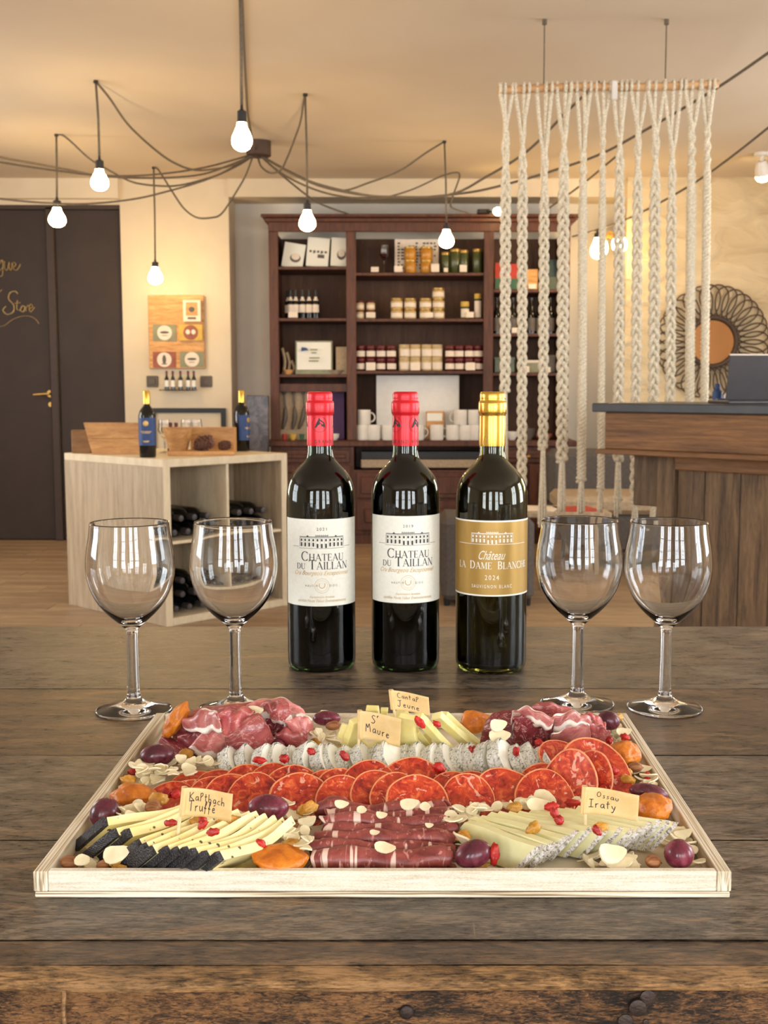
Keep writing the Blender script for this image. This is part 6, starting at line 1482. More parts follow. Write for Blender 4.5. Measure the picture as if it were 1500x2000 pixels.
# --- ash rinded goat cheese pieces
def goat_proto(seed):
    root = thing('goat_cheese_piece', None, 'cheese', (0,0,0)); n = 10; R_ = 0.0168+0.0014*(seed % 2); t = 0.0092; A = []; 
    sq = lambda c: (abs(c)**0.7)*(1 if c > 0 else -1)
    prof = [(R_*0.98*sq(cos(a)), R_*1.15*sq(sin(a))) for a in [radians(-4)+radians(188)*i/n for i in range(n+1)]]
    mb = MB(); pts = [Vector((-t/2, y, z)) for y, z in prof]; mb.prism(pts, (t, 0, 0)); mb.build('cheese_core', M['goat'], root)
    mb = MB()
    def s(u, v):
        a = radians(-4)+radians(188)*u; d = 1.055+0.05*noise.noise(Vector((u*9, v*2+seed, seed*2.0)))+0.018*noise.noise(Vector((u*30, v*9, seed)))
        return Vector(((v-0.5)*t*1.0, R_*0.96*sq(cos(a))*d, R_*1.13*sq(sin(a))*d))
    lattice(s, 26, 6, mb, lambda u, v: Vector((0, 0.0008*cos(radians(192)*u), 0.0008*sin(radians(192)*u)))); mb.build('ash_rind', M['ashrind'], root, smooth=True, auto=60); return Once(root)
GP = [goat_proto(k) for k in range(4)]
gx = [462, 500, 530, 556, 583, 612, 638, 662, 690, 722, 748, 776, 803, 830, 857, 884, 910, 935, 962, 992, 1020, 1046, 1076]
for i, px in enumerate(gx):
    big = px in (776, 962, 992); p = F(px+4, 1505 if px > 480 else 1508, 0.0080 + (0.002 if big else 0)+FR.uniform(-.002, .002))
    yaw = radians(-14+FR.uniform(-13, 13)); lean = radians(-34+FR.uniform(-7, 5))
    R = Matrix.Rotation(yaw, 3, 'Z') @ Matrix.Rotation(lean, 3, 'Y') @ Matrix.Rotation(radians(20), 3, 'X'); e = R.to_euler()
    GP[i % 4].put(p, (e.x, e.y, e.z), 1.0 + (0.1 if big else 0), 'ash-rinded goat cheese piece, %s in its row counted from the left' % ORD[i] if i else 'ash-rinded goat cheese piece, leftmost, its white face showing', 'goat cheese pieces in a row')

# --- cantal sticks
def stick(x0, y0, h0, x1, y1, h1, w, t, lab, roll=0.0, name='cantal_stick'):
    a, b = F(x0, y0, h0), F(x1, y1, h1); d = (b-a); L = d.length; d.normalize(); wv = d.cross(Vector((0,0,1))).normalized(); q = Matrix.Rotation(radians(roll), 3, d); wv = q @ wv; uv = wv.cross(d).normalized()
    wm = mm(w, a); tm = mm(t, a); ph = FR.uniform(0, 9); mb = MB()
    lattice(lambda u, v: a+d*(L*u)+wv*((v-0.5)*wm*(1+0.08*sin(u*5+ph)))-uv*tm*0.5+wv*0.0005*noise.noise(Vector((u*6, ph, v))), 6, 2, mb, lambda u, v: uv*tm*(1+0.06*sin(u*7+ph)))
    o = mb.build(name, M['cantal'], label=lab, cat='cheese', group='pale cheese sticks'); bv = o.modifiers.new('worn edges', 'BEVEL'); bv.width = 0.0006; bv.segments = 2; bv.limit_method = 'ANGLE'; return o
stick(797, 1394, .052, 802, 1458, .020, 33, 14, 'upright pale cheese block just below the rear flag', 10)
stick(853, 1391, .050, 927, 1456, .014, 22, 15, 'long pale cheese stick sloping down to the right, topmost of the pile', -25)
stick(868, 1389, .045, 934, 1448, .012, 18, 14, 'long pale cheese stick behind the topmost sloping one', -10)
stick(818, 1392, .052, 884, 1464, .016, 20, 15, 'pale cheese stick under two goji berries, sloping right', -20)
stick(838, 1412, .035, 893, 1470, .012, 15, 12, 'slim pale cheese stick between the two sloping ones', 0)
stick(818, 1424, .034, 842, 1456, .018, 18, 12, 'short pale cheese stick beside the upright block', 25)
stick(836, 1430, .026, 850, 1464, .012, 22, 14, 'short pale cheese chunk low behind the ash-rinded row', -25)
stick(694, 1400, .046, 676, 1462, .016, 34, 16, 'broad pale cheese wedge behind the first flag stick', -12)
stick(668, 1412, .034, 648, 1466, .012, 18, 12, 'pale cheese stick at the left of the pile', 20)
stick(728, 1377, .056, 734, 1420, .034, 24, 14, 'small pale cheese piece peeping over the front flag', 0)
stick(751, 1381, .052, 752, 1420, .034, 14, 12, 'narrow pale cheese piece behind the front flag', 0)
stick(745, 1440, .026, 716, 1460, .018, 18, 13, 'small pale cheese stick under the front flag', 0)
stick(760, 1420, .034, 770, 1466, .016, 28, 16, 'pale cheese chunk between the front flag and upright block', 5)
stick(820, 1452, .018, 800, 1474, .010, 18, 12, 'low pale cheese chunk at the foot of the upright block', 0)
stick(790, 1384, .036, 760, 1404, .030, 24, 14, 'pale cheese chunk right under the rear flag', 0)
stick(705, 1440, .022, 735, 1468, .010, 26, 12, 'low pale cheese chunk beside the first flag stick', 0)

# --- cured ham
HN = [0]
def ham(E0, E1, mat, lab, bulge=0.006, rip=0.003, grp='ham slices', drop=0.9):
    HN[0] += 1; s_ = HN[0]
    a = smoothpts([F(*p) for p in E0], 6); b = smoothpts([F(*p) for p in E1], 6)
    def ev(L, t):
        x = t*(len(L)-1); i = min(int(x), len(L)-2); return L[i].lerp(L[i+1], x-i)
    def s(u, v):
        # v: 0 tucks under at the rear, then top edge, then front edge and a little under
        if v < 0.2:
            p = ev(a, u); w = (0.2-v)/0.2; q = p + Vector((0, 0.012*w, -0.014*w*w))
        elif v < 0.85:
            w = (v-0.2)/0.65; q = ev(a, u).lerp(ev(b, u), w); q = q + Vector((0, -0.6, 0.8))*bulge*sin(pi*w)
        else:
            w = (v-0.85)/0.15; p = ev(b, u); q = p + Vector((0, 0.006*w, -0.0035*w))
        r = rip*sin(u*16+s_*1.7+v*3)*0.45 + rip*noise.noise(Vector((u*3.1, v*2.2, s_*4.0)))*1.3
        return q + Vector((rip*0.4*noise.noise(Vector((u*4, v*4, s_))), -0.55*r, 0.85*r))
    mb = MB(); mb.sheet(s, 44, 26)
    for p in mb.v: p.z = max(p.z, TZ+TB+0.001)
    return mb.build('ham_slice', M[mat], smooth=True, solid=0.0011, label=lab, cat='meat slice', group=grp)
G1, G2 = 'ham slices of the left pile', 'ham slices of the right pile'
ham([(338,1415,.030),(360,1398,.034),(405,1382,.042),(450,1378,.046),(490,1372,.046)], [(338,1442,.014),(375,1440,.020),(420,1430,.026),(460,1420,.030),(500,1412,.030)], 'ham', 'ham slice at the back of the left pile, next to the upright apricot', grp=G1)
ham([(470,1378,.044),(505,1366,.050),(535,1362,.052),(560,1368,.050),(585,1384,.042)], [(490,1400,.036),(515,1400,.038),(545,1402,.038),(570,1402,.036),(600,1410,.030)], 'ham2', 'white-edged ham slice crowning the left pile', grp=G1)
ham([(348,1440,.022),(375,1424,.026),(405,1420,.028),(430,1428,.026)], [(350,1466,.010),(378,1466,.012),(405,1462,.014),(430,1452,.018)], 'ham3', 'dark lean ham slice low in the left pile behind the pale skirt', grp=G1)
ham([(352,1408,.034),(378,1398,.040),(402,1386,.046),(420,1391,.048),(428,1404,.046)], [(358,1420,.030),(382,1428,.030),(402,1428,.032),(418,1424,.036),(432,1428,.036)], 'ham2', 'curled fatty ham slice looping over the left of the left pile', bulge=0.004, grp=G1)
ham([(424,1396,.048),(448,1386,.050),(474,1382,.050),(498,1392,.046)], [(420,1424,.034),(440,1434,.032),(466,1430,.034),(494,1420,.034)], 'ham', 'marbled ham slice in the middle of the left pile', grp=G1)
ham([(396,1432,.028),(416,1424,.032),(436,1428,.032),(452,1440,.028)], [(366,1466,.012),(392,1476,.010),(418,1476,.010),(444,1466,.012)], 'ham2', 'pale skirt of fatty ham hanging down in front of the left pile', bulge=0.003, grp=G1)
ham([(322,1434,.020),(340,1446,.018),(360,1458,.016),(380,1470,.012)], [(304,1462,.010),(322,1474,.009),(345,1482,.008),(368,1482,.008)], 'ham3', 'flat dark ham flap beside the grape under the left pile', bulge=0.002, rip=0.0015, grp=G1)
ham([(440,1444,.030),(462,1424,.036),(486,1404,.044),(504,1396,.046),(518,1412,.042)], [(444,1472,.012),(466,1480,.012),(492,1482,.012),(518,1480,.012),(540,1462,.016)], 'ham', 'large folded ham slice with thin fat lines at the front of the left pile', bulge=0.009, rip=0.0018, grp=G1)
ham([(508,1378,.050),(526,1368,.053),(546,1368,.053),(562,1376,.050)], [(524,1392,.042),(532,1404,.040),(548,1408,.040),(570,1400,.042)], 'ham', 'pink folded ham slice near the top right of the left pile', bulge=0.005, grp=G1)
ham([(520,1406,.036),(545,1402,.036),(562,1412,.034)], [(516,1438,.022),(540,1436,.022),(562,1434,.022)], 'ham3', 'very dark ham slice deep in the hollow of the left pile', bulge=-0.002, grp=G1)
ham([(552,1412,.038),(572,1400,.040),(590,1396,.040),(608,1404,.036)], [(566,1428,.028),(584,1440,.024),(600,1446,.020),(616,1446,.016)], 'ham2', 'ham slice at the right shoulder of the left pile with a white fat rim', bulge=0.004, grp=G1)
ham([(536,1434,.028),(556,1424,.031),(580,1422,.031),(600,1434,.026)], [(546,1464,.012),(562,1472,.011),(586,1474,.010),(604,1468,.010)], 'ham', 'finely marbled ham slice low at the right of the left pile', bulge=0.007, grp=G1)
ham([(950,1404,.036),(966,1394,.040),(984,1388,.042),(1006,1386,.042)], [(936,1462,.010),(956,1470,.010),(980,1472,.010),(1004,1468,.012)], 'ham3', 'dark ham slice carrying two almond flakes, left of the right pile', bulge=0.006, rip=0.0015, grp=G2)
ham([(1040,1380,.044),(1062,1374,.047),(1090,1378,.046),(1118,1386,.042)], [(1032,1396,.038),(1062,1398,.038),(1092,1402,.036),(1122,1404,.034)], 'ham', 'ham slice at the back of the right pile', bulge=0.003, grp=G2)
ham([(1003,1404,.044),(1016,1397,.047),(1032,1394,.048),(1044,1408,.044)], [(1002,1462,.014),(1018,1470,.012),(1036,1470,.012),(1052,1446,.020)], 'ham3', 'upright dark folded ham slice at the left front of the right pile', bulge=0.008, grp=G2)
ham([(1000,1390,.048),(1026,1384,.052),(1052,1388,.052),(1084,1400,.046)], [(1030,1398,.046),(1046,1410,.043),(1062,1418,.040),(1078,1422,.038)], 'ham2', 'fatty white ham fold on top of the right pile', bulge=0.003, grp=G2)
ham([(1044,1420,.036),(1060,1416,.036),(1080,1420,.036)], [(1044,1450,.020),(1062,1452,.020),(1080,1446,.020)], 'ham3', 'deep red ham slice in the hollow of the right pile', bulge=0.0, grp=G2)
ham([(1080,1400,.046),(1106,1392,.048),(1132,1392,.046),(1154,1402,.040)], [(1082,1424,.034),(1104,1418,.038),(1130,1414,.038),(1152,1416,.036)], 'ham2', 'fatty ham fold over the middle of the right pile', bulge=0.003, grp=G2)
ham([(1078,1436,.030),(1104,1424,.034),(1132,1412,.038),(1150,1416,.036)], [(1072,1464,.014),(1100,1468,.012),(1130,1464,.014),(1152,1454,.016)], 'ham2', 'pale pink ham slice at the front of the right pile above the grape', bulge=0.006, rip=0.0018, grp=G2)
ham([(1134,1392,.040),(1152,1392,.040),(1168,1400,.036),(1182,1412,.030)], [(1150,1408,.034),(1162,1412,.034),(1172,1420,.030),(1182,1428,.026)], 'ham', 'white-rimmed ham slice at the right shoulder of the right pile', bulge=0.003, grp=G2)
ham([(1144,1418,.034),(1162,1412,.034),(1178,1420,.030),(1190,1434,.022)], [(1152,1456,.014),(1166,1460,.012),(1180,1456,.012),(1190,1448,.014)], 'ham', 'rosy ham fold at the far right of the right pile', bulge=0.006, grp=G2)
ham([(1036,1450,.020),(1066,1452,.020),(1100,1458,.018)], [(1040,1476,.009),(1072,1478,.009),(1104,1474,.009)], 'ham2', 'pale ham slice low along the foot of the right pile', bulge=0.002, grp=G2)

# --- round things
def blob(name, cat, lab, px, py, h, wpx, hpx, mat, squash=0.85, rot=(0,0,0), seed=0, amp=0.0, freq=1.5, seg=28, group=None, dent=0.0, depth=None):
    p = F(px, py, h); rx, rz = mm(wpx/2, p), mm(hpx/2, p); ry = depth if depth else min(rx, rz)*1.05
    rm = Euler(rot).to_matrix()
    def disp(q):
        d = 1+amp*noise.noise(q*freq+Vector((seed*7.7, seed, 0)))+amp*0.5*noise.noise(q*freq*2.7+Vector((seed*3.7, 0, 5)))
        if dent: d *= 1-dent*math.exp(-((q.y+0.9)**2+(q.x-0.1)**2*0.25)*4)
        return d
    mb = MB(); mb.ell(p, (rx, ry, rz), seg, seg//2, rm, disp)
    lo = min(v.z for v in mb.v)
    if lo < TZ+TB+0.0002:
        for v in mb.v: v.z += TZ+TB+0.0002-lo
        p = p+Vector((0,0,TZ+TB+0.0002-lo))
    o = mb.build(name, M[mat], smooth=True, label=lab, cat=cat, group=group)
    o['c'] = 0; del o['c']
    return o, p, (rx, ry, rz), rm
def grape(px, py, h, w, hh, lab, rot=0.0, scar=None, yaw=0.0):
    o, p, r, rm = blob('grape', 'grape', lab, px, py, h, w, hh, 'grape', rot=(0, radians(rot), yaw), seed=px, amp=0.02, freq=1, group='dark grapes')
    if scar is not None:
        d = rm @ Vector((scar*r[0]*0.93, -r[1]*0.36, -r[2]*0.06)); n = Vector((scar, -0.5, -0.1)).normalized(); R = Vector((0,0,1)).rotation_difference(rm @ n).to_matrix()
        mb = MB(); mb.lathe([(0,0.0002),(0.0008,0.0004),(0.0013,0.0008),(0.0017,0.0004),(0.0017,-0.0012),(0,-0.0012)], 14, p+d, R); mb.build('stalk_scar', M['stalk'], o, smooth=True)
grape(307, 1475, .022, 70, 45, 'reddish oval grape beside the left ham pile, against the left wall', -4)
grape(206, 1588, .020, 64, 60, 'big round purple grape behind the black-rinded cheese', -35, -0.8)
grape(638, 1403, .026, 56, 30, 'brownish grape at the rear wall between ham and pale cheese', 0)
grape(524, 1577, .026, 84, 52, 'large dark oval grape right of the truffled cheese flag', 3)
grape(1153, 1469, .026, 58, 44, 'dark grape at the foot of the right ham pile', 15)
grape(1189, 1407, .026, 46, 38, 'bluish dark grape in the rear right corner', 20)
grape(1267, 1548, .022, 80, 36, 'dark oval grape behind the front flag at the right wall', 10)
grape(924, 1668, .021, 78, 56, 'large reddish grape right of the dried beef with its stalk scar showing', -20, -0.85)
grape(1326, 1668, .020, 60, 60, 'round dark grape in the front right corner', 0)
grape(540, 1461, .018, 42, 36, 'dull purple grape tucked under the front of the left ham pile', 10)
grape(536, 1424, .022, 46, 30, 'glossy black grape inside the hollow of the left ham pile', 0)
def apricot(px, py, h, w, hh, lab, rot=0, seed=1, depth=None, dent=0.15): blob('dried_apricot', 'dried apricot', lab, px, py, h, w, hh, 'apricot', rot=(0.15, radians(rot), 0), seed=seed, amp=0.22, freq=1.3, seg=40, group='dried apricots', dent=dent, depth=depth)
apricot(344, 1405, .034, 78, 32, 'dried apricot standing on edge in the rear left corner', -52, 1, 0.012, 0.0)
apricot(262, 1553, .020, 96, 40, 'flat dried apricot against the left wall behind the grape', 2, 2, 0.012)
apricot(547, 1677, .017, 112, 48, 'large glossy dried apricot at the front wall left of the dried beef', 6, 3, 0.014, 0.0)
apricot(928, 1410, .026, 62, 42, 'bright orange dried apricot at the rear wall', 0, 4, 0.011, 0.2)
apricot(1218, 1474, .022, 66, 50, 'round dried apricot at the right wall behind the single almond', 0, 5, 0.014, 0.2)
apricot(1277, 1578, .022, 72, 52, 'domed dried apricot beside the front right flag', 0, 6, 0.014, 0.15)
def raisin(px, py, h, w, hh, lab, rot=0): blob('golden_raisin', 'raisin', lab, px, py, h, w, hh, 'raisin', rot=(FR.uniform(-.5,.5), radians(rot), FR.uniform(-.5,.5)), seed=px*0.37, amp=0.34, freq=1.7, seg=24, group='golden raisins')
for a in ((362,1474,.016,34,22,'golden raisin in front of the dark ham flap, left pile',-15),(600,1580,.022,44,26,'long golden raisin between the dark oval grape and the beef',-25),(447,1602,.030,52,18,'flat golden raisin under the corner of the truffled cheese flag',5),(384,1603,.030,30,16,'golden raisin behind the goji berries under the truffled cheese flag',0),(1006,1578,.027,30,22,'greenish golden raisin at the back of the ivory cheese',0),(1042,1617,.031,32,22,'golden raisin lying on the ivory cheese slices',-20),(1172,1614,.031,30,18,'golden raisin next to the stick of the front right flag',0),(310,1560,.022,38,24,'bright golden raisin against the lone almond, left side',10),(250,1524,.014,36,18,'golden raisin at the left wall beneath the almond flakes',0),(1224,1524,.016,34,24,'golden raisin right of the fanned chorizo',0),(1226,1508,.018,18,16,'small golden raisin just above another, right of the fanned chorizo',0),(905,1634,.020,30,24,'golden raisin between the dried beef and ivory cheese',0),(572,1652,.022,44,26,'olive golden raisin above the large front apricot',15),(936,1692,.014,42,14,'golden raisin at the front wall under the reddish grape',0),(222,1678,.018,32,20,'golden raisin at the front left among the almonds',0),(1205,1402,.022,26,16,'golden raisin near the rear right corner grape',0),(616,1452,.016,34,18,'golden raisin between the left ham pile and goat cheese',15),(232,1693,.014,44,12,'flat golden raisin at the front wall left',0)): raisin(*a)
def goji(px, py, h, w, hh, lab, rot=0): blob('goji_berry', 'berry', lab, px, py, h, w, hh, 'goji', rot=(FR.uniform(-.4,.4), radians(rot), 0), seed=px*0.61, amp=0.4, freq=2.2, seg=20, group='red goji berries')
for a in ((507,1485,.030,26,14,'on the first goat cheese pieces',8),(555,1482,.031,20,17,'on the goat cheese before the marbled ham',20),(608,1468,.031,18,14,'at the back of the goat cheese row, left part',30),(673,1476,.032,24,14,'on the goat cheese left of the front flag stick',45),(258,1508,.014,14,17,'against the left wall by the almond flakes',80),(327,1549,.022,24,18,'left of two, behind the truffled cheese flag',30),(343,1552,.022,22,16,'right of two, behind the truffled cheese flag',-20),(333,1607,.033,26,13,'on the truffled cheese left of its flag stick',-5),(396,1602,.034,20,16,'higher of two under the truffled cheese flag',60),(396,1611,.034,24,14,'lower of two under the truffled cheese flag',-35),(416,1625,.033,26,16,'on the truffled cheese slices right of the flag stick',-12),(476,1666,.020,22,14,'shrunken dark one above the front golden cheese piece',-40),(510,1647,.026,22,14,'touching the large front apricot',40),(820,1411,.050,28,14,'on the pale cheese stick right of the upright block',52),(853,1414,.046,18,12,'on the second sloping pale cheese stick',35),(858,1501,.028,26,22,'between the goat cheese and the rear chorizo row',40),(918,1467,.024,14,20,'left one at the foot of the long pale cheese stick',0),(932,1463,.024,20,12,'right one at the foot of the long pale cheese stick',20),(1008,1468,.028,14,20,'under the dark ham of the right pile',0),(1055,1453,.026,24,16,'red against the goat cheese under the right ham pile',40),(1077,1575,.030,30,16,'largest one behind the ivory cheese',-10),(1118,1568,.024,34,14,'flat one under the fanned chorizo',0),(1083,1588,.031,16,22,'upper one of two on the ivory cheese',-30),(1092,1602,.031,18,20,'lower one of two on the ivory cheese',-30),(1166,1622,.033,24,15,'on the rind of the ivory cheese near the flag',50),(1198,1505,.026,24,14,'on the long slice of the chorizo fan',20),(1221,1440,.018,20,14,'by the right wall above the round apricot',20),(1264,1518,.016,14,22,'by the right wall above the dark oval grape',0),(966,1668,.022,20,44,'tall one pressed behind the reddish grape',5),(1019,1569,.018,30,14,'under the last chorizo of the front row',10),(1190,1446,.020,14,16,'beside the rosy ham at the far right',0)):
    goji(a[0], a[1], a[2], a[3], a[4], 'red goji berry '+a[5], a[6])
def almond(px, py, h, w, hh, lab, rot=0, yaw=0.0):
    p = F(px, py, h); rx, rz = mm(w/2, p), mm(hh/2, p); rm = Euler((0.3, radians(rot), yaw)).to_matrix()
    mb = MB(); mb.ell(p, (rx, rz*1.2, rz), 26, 14, rm, lambda q: (1-0.28*max(q.x, 0)**2*(1-abs(q.x)*0.2)) if abs(q.x) < 1 else 1); lo = min(v.z for v in mb.v)
    for v in mb.v: v.z += max(0, TZ+TB+0.0002-lo)
    mb.build('almond', M['almond'], smooth=True, label=lab, cat='almond', group='whole almonds')
for a in ((138,1685,.013,44,26,'whole almond in the very front left corner',15),(300,1576,.022,36,26,'whole almond on the flakes right of the flat apricot',0),(205,1690,.012,36,22,'whole almond beneath a big flake, front left',-10),(232,1682,.014,34,20,'whole almond at the foot of the black rinds',10),(652,1417,.024,34,18,'whole almond before the brownish rear grape',-8),(1242,1498,.017,34,20,'whole almond under the round right apricot',5),(1277,1683,.016,36,26,'whole almond left of the front right grape',10),(590,1618,.018,40,20,'dark whole almond left of the dried beef',5),(952,1426,.018,36,22,'whole almond below the bright rear apricot',30),(770,1432,.016,36,20,'whole almond deep between the pale cheese sticks',0),(490,1600,.018,36,14,'dark whole almond beneath the large oval grape',10)): almond(*a)

# --- almond flakes
def flake_proto(k):
    root = thing('almond_flake', None, 'almond flake', (0,0,0)); mb = MB(); L, Wd = (0.0054, 0.0032) if k != 2 else (0.0047, 0.0037); n = 14; P = []
    R2 = random.Random(40+k)
    def out(a): 
        w = 1-0.30*cos(a); return L*cos(a)*(1+0.03*sin(a*3+k)), Wd*sin(a)*w*(1+0.06*sin(a*4+k*2))
    def z(x, y): return (0.0012*(x/L)**2+0.0006*(y/Wd)*(1 if k % 2 else -1))
    for side in (1, -1):
        for q in (0.55, 1.0):
            for i in range(n): x, y = out(2*pi*i/n); P.append(Vector((x*q, y*q, z(x*q, y*q)+side*0.0004)))
    c0 = len(P); P += [Vector((0,0,0.0004)), Vector((0,0,-0.0004))]; fs = []
    for side in (0, 1):
        o = side*2*n
        for i in range(n):
            j = (i+1) % n; f = (c0+side, o+i, o+j); fs.append(f if side == 0 else f[::-1]); f = (o+i, o+n+i, o+n+j, o+j); fs.append(f if side == 0 else f[::-1])
    for i in range(n): j = (i+1) % n; fs.append((n+i, 3*n+i, 3*n+j, n+j))
    mb.add(P, fs); me = mb.build('almond_flake', M['flake'], smooth=True, origin=(0,0,0), auto=50)
    bpy.data.objects.remove(root); me['category'] = 'almond flake'; return Once(me)
FK = [flake_proto(k) for k in range(4)]
def flake(px, py, h, lab, grp, tilt=0.35, yaw=None, sc=None, pitch=None):
    p = F(px, py, h); k = FR.randrange(4); p.x = min(max(p.x, TX0+0.0150), TX1-0.0150); p.y = min(max(p.y, TY0+0.0135), TY1-0.0135)
    FK[k].put(p, (FR.uniform(-tilt, tilt)+(0.25 if pitch is None else pitch), FR.uniform(-tilt, tilt), FR.uniform(0, 6.28) if yaw is None else yaw), sc or FR.uniform(0.9, 1.35), lab, grp)
def region(x0, x1, y0, y1, h0, h1, n, lab, tilt=0.35, **k):
    for i in range(n):
        t = FR.random(); flake(FR.uniform(x0, x1), y0+(y1-y0)*FR.random(), h0+(h1-h0)*i/max(1, n-1), lab, lab, tilt, **k)
region(262, 372, 1490, 1516, .012, .026, 34, 'almond flake in the heap behind the left end of the chorizo')
region(372, 440, 1482, 1492, .012, .022, 12, 'almond flake in the strip below the left ham pile')
region(395, 470, 1492, 1512, .010, .014, 6, 'almond flake between the goat cheese and left chorizo')
region(236, 312, 1520, 1545, .010, .018, 14, 'almond flake around the left wall raisin')
region(228, 300, 1572, 1602, .012, .022, 20, 'almond flake in the heap behind the truffled cheese', pitch=0.7)
region(425, 610, 1585, 1606, .014, .022, 26, 'almond flake in the strip right of the truffled cheese flag')
region(548, 602, 1618, 1665, .008, .026, 26, 'almond flake between the truffled cheese and dried beef')
region(535, 562, 1556, 1582, .020, .026, 3, 'almond flake behind the right side of the large oval grape')
region(878, 935, 1574, 1606, .016, .026, 22, 'almond flake in the heap at the left end of the ivory cheese')
region(925, 1130, 1564, 1582, .018, .026, 24, 'almond flake in the strip between chorizo and ivory cheese')
region(885, 915, 1612, 1650, .012, .018, 8, 'almond flake between the dried beef and ivory cheese')
region(1120, 1240, 1672, 1692, .006, .016, 16, 'almond flake at the foot of the pale rinds, front wall')
region(1330, 1385, 1640, 1690, .006, .014, 14, 'almond flake around the front right grape')
region(1290, 1350, 1600, 1645, .006, .016, 14, 'almond flake between the rinds and the right wall')
region(1200, 1262, 1405, 1455, .007, .018, 16, 'almond flake by the right wall behind the round apricot')
region(1225, 1290, 1500, 1540, .007, .018, 14, 'almond flake by the right wall near the raisins')
region(1130, 1200, 1455, 1500, .010, .018, 10, 'almond flake around the grape under the right ham pile')
region(612, 672, 1420, 1460, .012, .026, 14, 'almond flake between the left ham pile and the pale cheese')
region(125, 330, 1672, 1693, .006, .012, 14, 'almond flake on the tray bottom along the front left')
region(960, 1040, 1440, 1470, .012, .016, 6, 'almond flake at the foot of the right ham pile')
region(140, 230, 1600, 1660, .006, .008, 6, 'almond flake on the tray bottom by the left wall')
for x, y, h, l, s_, yw, pt in ((972,1417,.043,'round pale almond flake resting high on the dark ham, right pile',1.5,0.6,0.9),(976,1438,.034,'wide pale almond flake resting low on the dark ham, right pile',1.6,0.0,0.9),(752,1668,.026,'large almond flake lying on the frontmost beef roll',1.25,-0.2,0.7),(1197,1675,.022,'big thick almond flake before the pale rinds',1.9,0.5,0.6),(218,1683,.022,'big white almond flake over the front left almonds',1.6,0.6,0.7),(157,1689,.018,'small white almond flake on the corner almond',1.1,-0.4,0.7),(1210,1689,.016,'long almond flake along the front wall under the big thick one',1.6,0.05,0.3),(667,1571,.030,'almond flake on the left of the rear beef roll',0.9,0.1,0.5),(708,1582,.030,'narrow almond flake stuck on the second beef roll',0.8,-0.8,0.9),(745,1592,.030,'small almond flake in the middle of the beef rolls',0.8,0.2,0.5),(800,1571,.031,'wide almond flake on the right of the rear beef roll',1.2,0.1,0.5),(832,1576,.031,'almond flake leaning by the dark curled beef end',0.9,-0.9,0.6),(838,1612,.028,'tiny almond flake on the fourth beef roll',0.6,0.3,0.4),(732,1626,.027,'small square almond flake between beef rolls',0.6,0.0,0.7),(1065,1558,.026,'pointed almond flake leaning on the last front chorizo',1.5,-0.6,1.0),(1052,1572,.028,'yellowish almond flake beside the largest goji berry',1.5,0.0,1.0),(622,1430,.030,'upright almond flake beside the left ham pile',1.2,1.4,1.2),(498,1389,.046,'yellowish almond flake resting on the left ham pile',1.3,0.0,0.6),(352,1482,.022,'notched white almond flake standing before the dark ham flap',1.2,1.2,1.2),(900,1640,.022,'almond flake leaning between beef and reddish grape',1.6,2.2,0.8),(1226,1430,.020,'round almond flake above the round apricot',1.3,0.3,0.9),(636,1390,.020,'almond flake by the rear wall',1.0,0.3,0.9)):
    flake(x, y, h, l, 'almond flakes lying singly', 0.1, yw, s_, pt)

